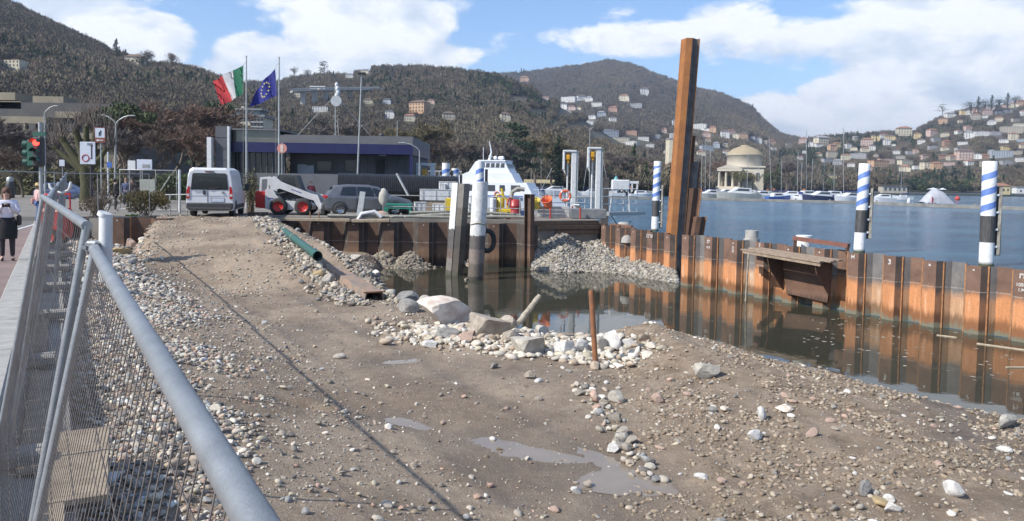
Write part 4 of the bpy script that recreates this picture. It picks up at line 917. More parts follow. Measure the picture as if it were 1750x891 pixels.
mb = MB(); mb.add([onwall(s0, .24, 1.6), onwall(s1, .24, 1.6), onwall(s1 - .1, .24, .25), onwall(s0 + .25, .24, .35)], [(0, 1, 2, 3)]); mb.add([onwall(s0, .30, 1.6), onwall(s1, .30, 1.6), onwall(s1 - .1, .30, .25), onwall(s0 + .25, .30, .35)], [(0, 1, 2, 3)]); mb.build('back_plate', BRN, t)
for a_, b_2 in ((onwall(s0 + .2, -.15, 2.0), onwall(s0 + .2, -.15, 2.28)), (onwall(s1 + .3, -.1, 1.9), onwall(s1 + .3, -.1, 2.22))):
    MB().bar(a_, b_2, .1, .1).build('stanchion', DF, t)
MB().bar(onwall(s0 + .15, -.15, 2.30), onwall(s1 + .35, -.1, 2.20), .14, .14).build('top_beam', pm('red_oxide', (.21, .085, .06), (.14, .065, .05), 6, .8), t)
mb = MB(); mb.tube([onwall(s0 - .75, 1.17, 1.72), onwall(s0 - .80, 1.2, -.4)], .03, 6); tag(mb.build('pole', bark), 'thin wooden pole standing in the water under the platform end', 'pole')
# pile heads behind the rusty wall
PH = pm('pile_head_grey', (.42, .40, .37), (.30, .285, .26), 5, .8, bump=.15, bscale=20)
for k, (u, vt, vb, ru, zz, yy_, lb) in enumerate([(1285, 394, 412, 11, 2.5, 0, 'grey pipe head with a flange behind the rusty wall left of the platform'), (1374, 403, 428, 12.5, 2.5, 0, 'plain pale pipe head behind the wooden platform')]):
    s_ = s_of(u, -.8); base = onwall(s_, -.8, 0); yb = base.y; c = P(u, vt, y=yb); r_ = ru * yb / F
    t = thing('pipe_pile', lb, 'pile', (c.x, yb, 0)); MB().tube([(0, 0, -1), (0, 0, c.z)], r_, 20).build('pipe', PH if k == 0 else WHT, t)
    if k == 0: MB().tube([(0, 0, c.z - .42), (0, 0, c.z - .32)], r_ * 1.22, 20).build('flange', PH, t)
    else: MB().tube([(0, 0, c.z - .06), (0, 0, c.z + .01)], r_ * 1.04, 20).build('collar', WHT, t)
for k, (u, vt, yy_, lb) in enumerate([(1066, 380, 39.2, 'rounded grey bollard head on the corner wall'), (1071, 400, 36.9, 'lower pale bollard head in a recess of the corner wall')]):
    c = P(u, vt, y=yy_); r_ = 11 * yy_ / F; t = thing('mushroom_bollard', lb, 'bollard', (c.x, yy_, c.z - .42))
    MB().lathe([(r_ * 1.15, 0), (r_ * 1.1, .2), (r_ * .85, .36), (r_ * .7, .42), (.05, .43)], n=18).build('head', PH, t); MB().lathe([(r_ * .8, -.9), (r_ * .8, 0)], n=14).build('shaft', DG, t)
# boxed recess frame around the bollards
mb = MB(); mb.bar(P(1044, 384, y=38.9), P(1080, 388, y=37.6), .16, .12); mb.bar(P(1045, 384, y=38.9), P(1045, 412, y=38.9), .1, .1); mb.bar(P(1080, 388, y=37.4), P(1080, 432, y=37.4), .12, .12); mb.bar(P(1048, 411, y=38.4), P(1080, 411, y=37.4), .3, .1)
tag(mb.build('steel_portal', pm('rusty_frame', (.22, .11, .06), (.13, .07, .05), 6, .85)), 'rusty steel frame round the bollard heads on the corner wall', 'frame')

# ------------------------------------------------------------------ rusty beam and green pipe down the ramp edge
def trough(mb, a, c, w_, h_, th=.03):
    a = Vector(a); c = Vector(c); d = (c - a).normalized(); sx = d.cross(Vector((0, 0, 1))).normalized(); up = sx.cross(d)
    pr = [(-w_ / 2, h_), (-w_ * .38, h_), (-w_ * .30, -.0), (w_ * .30, 0), (w_ * .38, h_), (w_ / 2, h_), (w_ / 2, h_ - th), (w_ * .42, h_ - th), (w_ * .33, -th), (-w_ * .33, -th), (-w_ * .42, h_ - th), (-w_ / 2, h_ - th)]
    pr = [(x, -y_) for x, y_ in pr]
    mb.loft([[a + sx * x + up * y_ for x, y_ in pr], [c + sx * x + up * y_ for x, y_ in pr]])
BR = pm('beam_rust', (.30, .20, .14), (.20, .165, .135), 3.5, .9, bump=.5, bscale=20, lo=.42, hi=.58); BR2 = pm('beam_rust_orange', (.34, .17, .085), (.22, .125, .075), 6, .85)
t = thing('rusty_beam', 'long rusty folded steel sheet lying down the ramp edge towards the water', 'beam')
a = P(474, 398, y=34.4); c = P(640, 500, z=.86); 
mb = MB(); trough(mb, a, c, .74, .30); mb.build('sheet', BR, t)
d = (c - a).normalized(); sx = d.cross(Vector((0, 0, 1))).normalized()
for s_ in (-.37, .37):
    q = MB(); q.tube([a + sx * s_ - Vector((0, 0, .3)), c + sx * s_ - Vector((0, 0, .3))], .035, 6); q.build('interlock', BR2, t)
q = MB(); q.bar(c + sx * -.33 + Vector((0, 0, .01)) , c + sx * .33 + Vector((0, 0, .01)), .05, .04); q.build('end_edge', BR2, t)
GP = pm('green_pipe', (.022, .10, .082), (.035, .085, .072), 3, .55)
t = thing('green_pipe', 'dark green plastic pipe lying on the rusty beam down the ramp edge', 'pipe')
a = P(457, 376, y=36.2) + Vector((0, 0, .08)); c = P(543, 438, z=1.70); pts = [a.lerp(c, k / 8) for k in range(9)]; mb = MB(); mb.tube(pts, .13, 14, cap=False); mb.tube(pts, .115, 14, cap=False); mb.build('pipe', GP, t)
mb = MB(); e = (c - a).normalized(); mb.tube([c - e * .75, c + e * .0], .155, 14, cap=False); mb.tube([c - e * .75, c + e * 0], .118, 14, cap=False); mb.build('socket', GP, t)
for k in (.38, .62): q = a.lerp(c, k); mb = MB(); mb.tube([q - e * .03, q + e * .03], .15, 12); mb.build('strap', pm('tan_strap', (.45, .38, .26), (.3, .25, .17), 9, .8), t)
mb = MB(); mb.tube([c - e * .3, c - e * .28], .116, 14); mb.build('inside', pm('pipe_dark', (.01, .012, .012)), t)
mb = MB(); mb.bar(P(430, 372, y=36.3), P(452, 372, y=35.9), .5, .5); mb.bar(P(434, 380, y=35.6), P(470, 400, y=34.9), .10, .75)
tag(mb.build('steel_plate', DG), 'dark steel plates holding the top right corner of the ramp', 'plate')

# rubble packed round the beam, timber fascia on the quay corner
r = np.random.RandomState(77); n = 2600; k_ = r.rand(n) * 1.06; off = np.where(r.rand(n) < .62, 1, -1) * (.36 + np.abs(r.normal(0, .38, n))); bx_ = a.x if False else 0
A0 = P(474, 398, y=34.4); C0 = P(640, 500, z=.86); D0 = (C0 - A0).normalized(); S0 = D0.cross(Vector((0, 0, 1))).normalized()
X_ = A0.x + (C0.x - A0.x) * k_ + S0.x * off; Y_ = A0.y + (C0.y - A0.y) * k_ + S0.y * off; s_ = .035 + .12 * r.rand(n) ** 2.4
ZB = A0.z + (C0.z - A0.z) * k_ - .24; Z_ = np.maximum(gh(X_, Y_), np.where(np.abs(off) < .6, ZB, -9)) + s_ * .4
scatter('beam_rubble', np.stack([X_, Y_, Z_], 1), np.stack([r.normal(0, .5, n), r.normal(0, .5, n), r.uniform(0, 6.28, n)], 1), np.stack([s_, s_ * .9, s_ * .8], 1), PAL[r.choice([0, 1, 3, 4, 9, 5], n)] * (.7 + .45 * r.rand(n, 1)), psrc, r.randint(8, 16, n))
for k, (z_, yo, x0, x1) in enumerate([(2.16, 0, .95, 4.45), (1.93, .02, 1.3, 4.5), (1.70, .01, 2.2, 4.45)]):
    q0 = Vector((x0, 37.28 + (x0 - 1.0) * .456 - yo, z_)); q1 = Vector((x1, 37.28 + (x1 - 1.0) * .456 - yo, z_ + .01)); mb = MB(); mb.bar(q0, q1, .10, .21, bev=.012)
    tag(mb.build('fascia_board', pm('dark_timber', (.12, .08, .055), (.07, .05, .04), 4, .9, bump=.3, bscale=20)), ['top dark board facing the quay corner above the stone bank', 'middle dark board facing the quay corner above the stone bank', 'lowest dark board facing the quay corner behind the stones'][k], 'board')
# ================================================================== TREES (builders)
BARK = pm('bark', (.16, .125, .095), (.10, .08, .06), 8, .95)
BARKD = pm('dark_bark', (.07, .055, .04), (.05, .05, .03), 6, .95)
TW = [pm('twigs_brown', (.17, .125, .095), (.11, .085, .068), .7, .95, lo=.3, hi=.7), pm('twigs_grey', (.17, .14, .12), (.12, .10, .088), .7, .95, lo=.3, hi=.7), pm('twigs_olive', (.17, .14, .075), (.12, .10, .06), .7, .95, lo=.3, hi=.7), pm('twigs_red', (.20, .125, .09), (.13, .09, .07), .7, .95, lo=.3, hi=.7)]
LF = [pm('leaves_dark', (.025, .045, .022), (.045, .07, .03), 1.2, .8, lo=.3, hi=.7), pm('leaves_mid', (.05, .075, .03), (.08, .11, .04), 1.2, .8, lo=.3, hi=.7), pm('leaves_olive', (.10, .105, .04), (.13, .12, .05), 1.2, .8, lo=.3, hi=.7), pm('leaves_pine', (.04, .06, .022), (.075, .095, .035), 1.0, .8, lo=.3, hi=.7)]
def bare_tree_mesh(seed, H=10.0, spread=.45, levels=5, twigs=1, upright=.35):
    r = random.Random(seed); tr = MB(); tw = MB()
    def grow(p, d, L, rad, lv):
        q = p; pts = [p]
        for k in range(3):
            d = (d + Vector((r.gauss(0, .10), r.gauss(0, .10), r.gauss(0, .06) + .04 * upright))).normalized(); q = q + d * L / 3; pts.append(q)
        (tr if lv < 3 else tw).tube(pts, [rad, rad * .88, rad * .76, rad * .62], 5 if lv < 2 else 3, cap=False)
        if lv >= levels:
            for _ in range(5):
                e = (d + Vector((r.gauss(0, .6), r.gauss(0, .6), r.gauss(.1, .4)))).normalized() * L * r.uniform(.6, 1.3); w_ = e.cross(Vector((r.gauss(0, 1), r.gauss(0, 1), r.gauss(0, 1)))).normalized() * H * .0042; b_ = pts[r.choice((1, 2, 3))]; tw.add([b_ - w_, b_ + w_, b_ + e], [(0, 1, 2)])
            return
        n = r.choice((3, 4)) if lv < levels - 1 else 5
        for i in range(n):
            a = r.uniform(0, 6.28); s = r.uniform(.35, .95) * spread * 2
            e = (d + Vector((math.cos(a) * s, math.sin(a) * s, r.uniform(-.05, .35) * (1 + upright)))).normalized()
            st = pts[r.choice((2, 3, 3))] if i else pts[3]
            grow(st, e, L * r.uniform(.62, .82), rad * (.52 if lv < 2 else .5), lv + 1)
    grow(Vector((0, 0, -.2)), Vector((r.gauss(0, .04), r.gauss(0, .04), 1)).normalized(), H * .30, H * .022, 0)
    return tr, tw
def bare_tree(label, seed, H, tm, group=None, name='bare_tree', **k):
    t = thing(name, label, 'tree', group=group); a, b = bare_tree_mesh(seed, H, **k); a.build('trunk', BARK, t); b.build('crown', tm, t); return t
def leaf_crown(seed, fn, n, size, mb=None, thin=.5):
    r = random.Random(seed); mb = mb or MB()
    for _ in range(n):
        p = fn(r); u = Vector((r.gauss(0, 1), r.gauss(0, 1), r.gauss(0, 1))).normalized(); v = u.cross(Vector((r.gauss(0, 1), r.gauss(0, 1), r.gauss(0, 1)))).normalized(); s = size * r.uniform(.5, 1.4)
        mb.add([p - u * s, p + v * s * thin, p + u * s, p - v * s * thin], [(0, 1, 2, 3)])
    return mb
def clumps(seed, cs, n, size, thin=.55):
    """leaves gathered into clumps: cs = (x,y,z,rx,rz)"""
    def fn(r):
        x, y, z, rx, rz = r.choice(cs); d = Vector((r.gauss(0, 1), r.gauss(0, 1), r.gauss(0, 1))).normalized() * r.uniform(.55, 1.05)
        return Vector((x + d.x * rx, y + d.y * rx, z + d.z * rz))
    return leaf_crown(seed, fn, n, size, thin=thin)
def leafy_tree(label, kind, H, seed, mat, name='tree', group=None, n=1800):
    r = random.Random(seed); t = thing(name, label, 'tree', group=group); cs = []; tr = MB()
    if kind == 'round':
        for _ in range(26):
            d = Vector((r.gauss(0, 1), r.gauss(0, 1), r.gauss(0, 1))).normalized() * r.uniform(.2, .9); cs.append((d.x * H * .33, d.y * H * .33, H * .6 + d.z * H * .30, H * .14, H * .11))
    elif kind == 'cone':
        for i in range(30):
            k = i / 29; a = r.uniform(0, 6.28); w_ = H * .20 * (1 - k) ** .8; cs.append((math.cos(a) * w_ * .6, math.sin(a) * w_ * .6, H * (.12 + .84 * k), w_ * .6 + .1, H * .05))
    elif kind == 'column':
        for i in range(22):
            k = i / 21; w_ = H * .10 * math.sin(math.pi * (.12 + .8 * k)); cs.append((r.gauss(0, w_ * .3), r.gauss(0, w_ * .3), H * (.08 + .86 * k), w_, H * .06))
    elif kind == 'cedar':
        for i in range(26):
            k = r.random(); a = r.uniform(0, 6.28); w_ = H * .42 * (1 - k * .75) * r.uniform(.5, 1); cs.append((math.cos(a) * w_, math.sin(a) * w_, H * (.3 + .66 * k), H * .13, H * .035))
    elif kind == 'umbrella':
        for i in range(26):
            a = r.uniform(0, 6.28); w_ = H * .42 * math.sqrt(r.random()); cs.append((math.cos(a) * w_, math.sin(a) * w_, H * (.80 + .10 * (1 - (w_ / H / .42) ** 2)) + r.gauss(0, .1), H * .11, H * .06))
    tr.tube([(0, 0, -.2), (H * .01, 0, H * .3), (0, H * .01, H * .72)], [H * .028, H * .02, H * .008], 6)
    for c in cs[::3]: tr.tube([(0, 0, H * .3), ((c[0]) * .5, c[1] * .5, c[2] * .8), (c[0], c[1], c[2])], [H * .010, H * .007, H * .003], 4, cap=False)
    tr.build('trunk', BARKD if kind != 'umbrella' else BARK, t); clumps(seed, cs, n, H * .022).build('crown', mat, t); return t
def put(t, p, rz=0, s=1.0): t.location = p; t.rotation_euler = (0, 0, rz); t.scale = (s, s, s); return t

# ================================================================== PEOPLE
SKIN = pm('skin', (.52, .33, .25), (.47, .29, .22), 6, .55)
def skin_obj(name, joints, bones, mat, parent, lv=2):
    me = bpy.data.meshes.new(name); ks = list(joints); me.from_pydata([joints[k][0] for k in ks], [(ks.index(a), ks.index(b)) for a, b in bones], [])
    me.materials.append(mat); o = bpy.data.objects.new(name, me); COL.objects.link(o); o.parent = parent; o.modifiers.new('skin', 'SKIN')
    for i, k in enumerate(ks):
        r = joints[k][1]; me.skin_vertices[0].data[i].radius = r if isinstance(r, tuple) else (r, r)
    me.skin_vertices[0].data[0].use_root = True
    o.modifiers['skin'].use_smooth_shade = True; s = o.modifiers.new('sub', 'SUBSURF'); s.levels = lv; s.render_levels = lv; return o
def person(label, loc, h, rz, top, legs, hair, arms='down', skirt=None, shoes=(.03, .03, .03), hat=None, hairlen=.0, step=0.0, glasses=False, simple=False, bag=None):
    t = thing('person', label, 'person', loc, rz); k = h / 1.7; J_ = {}
    def V(x, y, z): return (x * k, y * k, z * k)
    s = step
    J_['pel'] = (V(0, 0, .93), .11 * k); J_['ab'] = (V(0, -.01, 1.08), (.115 * k, .09 * k)); J_['ch'] = (V(0, 0, 1.28), (.14 * k, .10 * k)); J_['ne'] = (V(0, 0, 1.44), .052 * k); J_['hd0'] = (V(0, -.01, 1.52), (.062 * k, .075 * k)); J_['hd1'] = (V(0, -.012, 1.60), (.075 * k, .092 * k)); J_['hd2'] = (V(0, 0, 1.665), (.055 * k, .065 * k))
    b = [('pel', 'ab'), ('ab', 'ch'), ('ch', 'ne'), ('ne', 'hd0'), ('hd0', 'hd1'), ('hd1', 'hd2')]
    for sg, nm in ((-1, 'L'), (1, 'R')):
        J_['sh' + nm] = (V(sg * .17, 0, 1.37), .055 * k)
        if arms == 'phone': el_, wr_ = V(sg * .23, -.08, 1.13), V(sg * .06, -.27, 1.29)
        elif arms == 'front': el_, wr_ = V(sg * .24, -.02, 1.12), V(sg * .15, -.2, 1.0)
        else: el_, wr_ = V(sg * .235, .02, 1.12), V(sg * .25, -.06 * (1 if sg > 0 else .2), .88)
        J_['el' + nm] = (el_, .042 * k); J_['wr' + nm] = (wr_, .027 * k); d = (Vector(wr_) - Vector(el_)).normalized(); J_['pa' + nm] = (tuple(Vector(wr_) + d * .06 * k), (.034 * k, .018 * k))
        b += [('ch', 'sh' + nm), ('sh' + nm, 'el' + nm), ('el' + nm, 'wr' + nm), ('wr' + nm, 'pa' + nm)]
        if not simple:
            sd = d.cross(Vector((0, 0, 1))).normalized()
            for f in range(4):
                e = Vector(wr_) + d * .09 * k + sd * (f - 1.5) * .019 * k; J_[f'f{f}{nm}'] = (tuple(e), .0085 * k); tip = e + d * (.045 + .006 * (1.5 - abs(f - 1.5))) * k + Vector((0, -.0, -.018 * k)); J_[f'g{f}{nm}'] = (tuple(tip), .0075 * k)
                b += [('pa' + nm, f'f{f}{nm}'), (f'f{f}{nm}', f'g{f}{nm}')]
            e = Vector(wr_) + d * .045 * k - sd * sg * .035 * k; J_['t' + nm] = (tuple(e), .010 * k); b += [('wr' + nm, 't' + nm)]
        J_['hp' + nm] = (V(sg * .09, 0, .88), .088 * k); J_['kn' + nm] = (V(sg * .10, -.02 - sg * s * .14, .49), .056 * k); J_['an' + nm] = (V(sg * .10, .02 - sg * s * .25, .09), .037 * k); J_['to' + nm] = (V(sg * .12, -.13 - sg * s * .25, .035), .032 * k)
        b += [('pel', 'hp' + nm), ('hp' + nm, 'kn' + nm), ('kn' + nm, 'an' + nm), ('an' + nm, 'to' + nm)]
    skin_obj('body', J_, b, SKIN, t, 2 if not simple else 1)
    topm = pm('cloth_%s' % '_'.join('%02d' % int(c * 99) for c in top), top, tuple(c * .85 for c in top), 8, .85, bump=.2, bscale=20); legm = pm('cloth_%s' % '_'.join('%02d' % int(c * 99) for c in legs), legs, tuple(c * .8 for c in legs), 8, .9)
    def up(nm, add): p, r = J_[nm]; r = r if isinstance(r, tuple) else (r, r); return (p, (r[0] + add * k, r[1] + add * k))
    T = {n: up(n, .025) for n in ('pel', 'ab', 'ch', 'shL', 'shR', 'elL', 'elR', 'wrL', 'wrR')}; T['ne'] = (V(0, 0, 1.42), .065 * k)
    skin_obj('jacket', T, [('pel', 'ab'), ('ab', 'ch'), ('ch', 'ne'), ('ch', 'shL'), ('ch', 'shR'), ('shL', 'elL'), ('shR', 'elR'), ('elL', 'wrL'), ('elR', 'wrR')], topm, t, 2 if not simple else 1)
    G = {n: up(n, .012) for n in ('pel', 'hpL', 'hpR', 'knL', 'knR', 'anL', 'anR')}
    skin_obj('trousers', G, [('pel', 'hpL'), ('pel', 'hpR'), ('hpL', 'knL'), ('hpR', 'knR'), ('knL', 'anL'), ('knR', 'anR')], legm, t, 1)
    hm = pm('hair_%s' % '_'.join('%02d' % int(c * 99) for c in hair), hair, tuple(c * .6 for c in hair), 20, .7)
    mb = MB(); hh = (1.66 if hat is None else 1.62); mb.ball(V(0, .022, hh - .035), .108 * k, 12, 8, sq=(.92, 1.0, 1.02), jit=.03)
    if hairlen: mb.ball(V(0, .05, hh - .12), .10 * k, 10, 7, sq=(1.1, .7, 1.25), jit=.04)
    mb.build('hair', hm, t)
    # face: nose, ears, eyes, mouth
    if not simple:
        mb = MB(); mb.ball(V(0, -.105, 1.575), .014 * k, 6, 5, sq=(.8, 1.1, 1.4)); mb.ball(V(-.082, .0, 1.58), .018 * k, 6, 5, sq=(.4, .8, 1.3)); mb.ball(V(.082, .0, 1.58), .018 * k, 6, 5, sq=(.4, .8, 1.3)); mb.build('nose_and_ears', SKIN, t)
        mb = MB(); [mb.ball(V(sx * .032, -.092, 1.60), .011 * k if not glasses else .022 * k, 6, 5, sq=(1.2, .5, .8)) for sx in (-1, 1)]; mb.build('eyes' if not glasses else 'sunglasses', pm('dark_glass', (.02, .02, .025), rough=.2), t)
        MB().box(V(0, -.098, 1.535), (.035 * k, .01 * k, .008 * k)).build('mouth', pm('lips', (.35, .12, .10)), t)
        for sg in (-1, 1):
            nm = 'L' if sg < 0 else 'R'; p = Vector(J_['an' + nm][0]); mb = MB(); mb.ball((p.x + sg * .01 * k, p.y - .05 * k, .045 * k), .05 * k, 10, 6, sq=(.85, 2.3, .9)); mb.build('shoe', pm('shoe_%d' % int(shoes[0] * 99), shoes), t)
    if skirt is not None:
        mb = MB(); mb.loft([[Vector((r_[0] * k * math.cos(a), r_[1] * k * math.sin(a), z * k)) for a in [i * math.pi / 8 for i in range(16)]] for z, r_ in ((1.02, (.155, .125)), (.9, (.20, .16)), (.70, (.215, .17)), (.52, (.20, .155)))], cap=False, sm=True)
        mb.build('skirt', pm('skirt_cloth', skirt, rough=.9), t)
    if hat: mb = MB(); mb.lathe([(.20 * k if hat[3] else .11 * k, 0), (.115 * k, .01 * k), (.10 * k, .09 * k), (.05 * k, .12 * k)], V(0, 0, 1.62), 14); mb.build('hat', pm('hat_%d' % int(hat[0] * 99), hat[:3], rough=.9), t)
    if bag: mb = MB(); mb.box(V(.24, .05, .95), (.10 * k, .26 * k, .24 * k), bev=.03 * k); mb.tube([V(.24, 0, 1.06), V(.1, -.13, 1.3), V(-.12, -.02, 1.43)], .010 * k, 5); mb.build('bag', pm('bag_%d' % int(bag[0] * 99), bag), t)
    return t
a = P(13, 446, z=2.2)
pw = person('woman in a white jacket and black skirt holding a phone up to take a picture', a, 1.60, .55, (.72, .70, .78), (.05, .04, .045), (.12, .055, .03), 'phone', (.02, .02, .022), hairlen=1, glasses=True, bag=(.04, .03, .03), shoes=(.05, .04, .05))
mb = MB(); mb.box((0, -.31, 1.24), (.15, .012, .08), bev=.004); mb.build('phone', pm('phone_black', (.02, .02, .022), rough=.3), pw)
a = P(66, 383, z=2.2); person('person in a pink jacket, blue jeans and straw hat walking away by the kerb', a, 1.58, 2.5, (.66, .42, .40), (.07, .11, .26), (.35, .24, .13), 'down', hat=(.52, .38, .20, 1), step=.5, shoes=(.12, .06, .04), bag=(.6, .3, .25))
for (u, v, y_, h_, rz_, tp_, lg_, hr_, hat_, lb) in [
    (17, 313, 62, 1.75, 1.0, (.06, .06, .07), (.04, .04, .05), (.08, .05, .03), None, 'distant person in black standing across the road at the far left'),
    (215, 330, 46, 1.72, 0, (.06, .08, .16), (.05, .07, .14), (.3, .2, .14), None, 'person in dark blue left of the site gate'),
    (225, 330, 46.5, 1.75, .4, (.10, .06, .06), (.05, .07, .14), (.06, .04, .03), None, 'person in dark red and navy right beside the one in dark blue'),
    (197, 336, 40, 1.70, 2, (.03, .03, .035), (.02, .02, .025), (.03, .02, .02), None, 'person in black behind the scrawny shrub'),
    (501, 326, 47, 1.72, 0, (.10, .09, .09), (.05, .05, .06), (.1, .06, .05), (.5, .12, .06, 0), 'worker in an orange cap behind the compact loader'),
    (582, 326, 47, 1.72, 1, (.12, .12, .13), (.05, .05, .06), (.5, .33, .25), None, 'bald worker showing above the black corrugated pipe'),
    (532, 330, 48, 1.74, .5, (.25, .05, .06), (.05, .05, .06), (.35, .25, .2), None, 'worker in dark red behind the compact loader and the grey car'),
    (645, 322, 55, 1.70, 2.5, (.10, .05, .03), (.05, .05, .06), (.12, .06, .03), None, 'long haired person standing in the dark office doorway'),
    (636, 326, 54, 1.62, 2.5, (.65, .66, .70), (.05, .05, .06), (.2, .1, .06), None, 'person in white beside the long haired one at the office doorway'),
    (714, 322, 56, 1.72, 2.5, (.45, .18, .08), (.05, .05, .06), (.5, .33, .25), None, 'person in orange at the corner of the office')]:
    p = P(u, 300, y=y_); person(lb, (p.x, y_, 2.28 if y_ > 36 and u > 150 else 2.08), h_, rz_, tp_, lg_, hr_, 'down', hat=hat_, simple=True, hairlen=1 if 'long' in lb else 0)
# ================================================================== VEHICLES
GLASS = pm('dark_window_glass', (.012, .016, .018), (.02, .025, .028), 2, .06, spec=.8)
TYRE = pm('tyre_black', (.028, .028, .03), (.045, .044, .042), 6, .85); BLACKP = pm('black_plastic', (.035, .036, .038), (.05, .05, .052), 8, .6)
REDL = pm('red_lamp_glass', (.45, .02, .02), (.35, .015, .015), 8, .15); CHROME = pm('chrome', (.6, .6, .62), None, 5, .2, .9)
def wheel(parent, x, y, z, r_, w_, rimc, spokes=0, side=1):
    wl = MB(); wl.lathe([(r_ * .60, -w_ / 2), (r_ * .93, -w_ / 2), (r_, -w_ * .32), (r_, w_ * .32), (r_ * .93, w_ / 2), (r_ * .60, w_ / 2)], n=24, cap=False)
    o = wl.build('wheel', TYRE, parent, (x, y, z)); o.rotation_euler = (math.pi / 2, 0, 0)
    rm = MB(); rm.lathe([(.01, w_ * .20), (r_ * .2, w_ * .26), (r_ * .5, w_ * .16), (r_ * .62, w_ * .48)], n=20, cap=False); rm.lathe([(.01, -w_ * .20), (r_ * .2, -w_ * .26), (r_ * .5, -w_ * .16), (r_ * .62, -w_ * .48)], n=20, cap=False); rm.build('rim', rimc, o)
    for k in range(spokes):
        a = 2 * math.pi * k / spokes; s = MB()
        for e in (1, -1): s.bar((math.cos(a) * r_ * .12, math.sin(a) * r_ * .12, w_ * .30 * e), (math.cos(a) * r_ * .58, math.sin(a) * r_ * .58, w_ * .42 * e), r_ * .10, .02)
        s.build('spoke', CHROME, o)
    return o
def ring_yz(x, pts): return [Vector((x, a, b)) for a, b in pts]
# --- white van, body along +x (nose), seen from behind
VW = pm('van_white_paint', (.66, .67, .69), (.60, .61, .63), 2, .28)
t = thing('van', 'white passenger van parked at the top of the ramp, seen from behind', 'van')
H = 2.28; W_ = 1.02
def vsec(x, top, wt, wb=1.0, zb=.32): 
    return ring_yz(x, [(-W_ * wb + .03, zb), (-W_ * wb, zb + .14), (-W_ * wb, 1.15), (-W_ * wt - .02, top - .34), (-W_ * wt + .05, top - .10), (-W_ * wt + .20, top), (W_ * wt - .20, top), (W_ * wt - .05, top - .10), (W_ * wt + .02, top - .34), (W_ * wb, 1.15), (W_ * wb, zb + .14), (W_ * wb - .03, zb)])
mb = MB(); mb.loft([vsec(0.0, H - .10, .88, .97), vsec(.07, H, .90, 1.0), vsec(2.4, H + .02, .91), vsec(3.3, H - .02, .90), vsec(3.75, H - .22, .86), vsec(4.35, 1.52, .82, .98), vsec(4.85, 1.22, .80, .95), vsec(5.0, .95, .78, .9)], sm=False)
mb.build('body', VW, t)
def plate(nm, pts, mat, par, th=.012, axis=0):
    mb = MB(); e = Vector((-th, 0, 0)) if axis == 0 else Vector((0, -th, 0)); mb.loft([[Vector(p) for p in pts], [Vector(p) + e for p in pts]]); return mb.build(nm, mat, par)
def xa(z): return -.004 + (0.0)
rw = plate('rear_window', [(.0, -.80, 1.27), (.0, .80, 1.27), (.0, .81, 1.33), (.0, .74, 1.99), (.0, .66, 2.03), (.0, -.66, 2.03), (.0, -.74, 1.99), (.0, -.81, 1.33)], GLASS, t, .018)
MB().tube([(-.035, .02, 1.30), (-.03, -.45, 1.40)], .012, 6).build('wiper', BLACKP, rw)
for sg in (-1, 1):
    l = plate('tail_light', [(.0, sg * .86, .86), (.0, sg * 1.0, .86), (.0, sg * .995, 1.22), (.0, sg * .93, 1.42), (.0, sg * .86, 1.42)], REDL, t, .03); plate('reversing_lamp', [(-.03, sg * .875, .96), (-.03, sg * .985, .96), (-.03, sg * .985, 1.08), (-.03, sg * .875, 1.08)], pm('clear_lamp', (.6, .55, .52), rough=.2), l, .006)
plate('licence_plate', [(-.0, -.62, .72), (-.0, -.10, .72), (-.0, -.10, .86), (-.0, -.62, .86)], pm('plate_white', (.62, .66, .72), (.45, .5, .6), 12, .5), t, .02)
plate('plate_recess', [(.0, -.66, .69), (.0, -.02, .69), (.0, -.02, .92), (.0, -.66, .92)], pm('recess_grey', (.40, .41, .43)), t, .008)
plate('door_handle', [(-.0, .17, 1.05), (-.0, .29, 1.05), (-.0, .29, 1.24), (-.0, .17, 1.24)], BLACKP, t, .03)
MB().box((-.012, .10, 1.0), (.016, .012, .62)).build('door_gap', BLACKP, t)
MB().box((-.012, -.0, 1.0), (.010, 1.62, .010)).build('panel_line', pm('recess_grey', (.4, .41, .43)), t)
MB().box((-.03, 0, 2.10), (.05, .40, .05), bev=.01).build('brake_lamp', pm('brake_lamp_dark', (.10, .015, .015), rough=.3), t)
text_on(t, 'DUCATO', (-.014, -.44, 1.17), (0, 1, 0), .085, pm('badge_grey', (.22, .22, .23)), 'badge').matrix_local = Matrix(((0, 0, -1, -.016), (-1, 0, 0, .44), (0, 1, 0, 1.17), (0, 0, 0, 1)))
MB().cyl((-.035, -.58, 1.15), (-.005, -.58, 1.15), .055, n=14).build('emblem', pm('badge_grey', (.22, .22, .23)), t)
mb = MB(); mb.box((.02, 0, .52), (.20, 2.02, .30), bev=.05); mb.box((-.04, 0, .40), (.16, 1.9, .10), bev=.03); mb.build('rear_bumper', BLACKP, t)
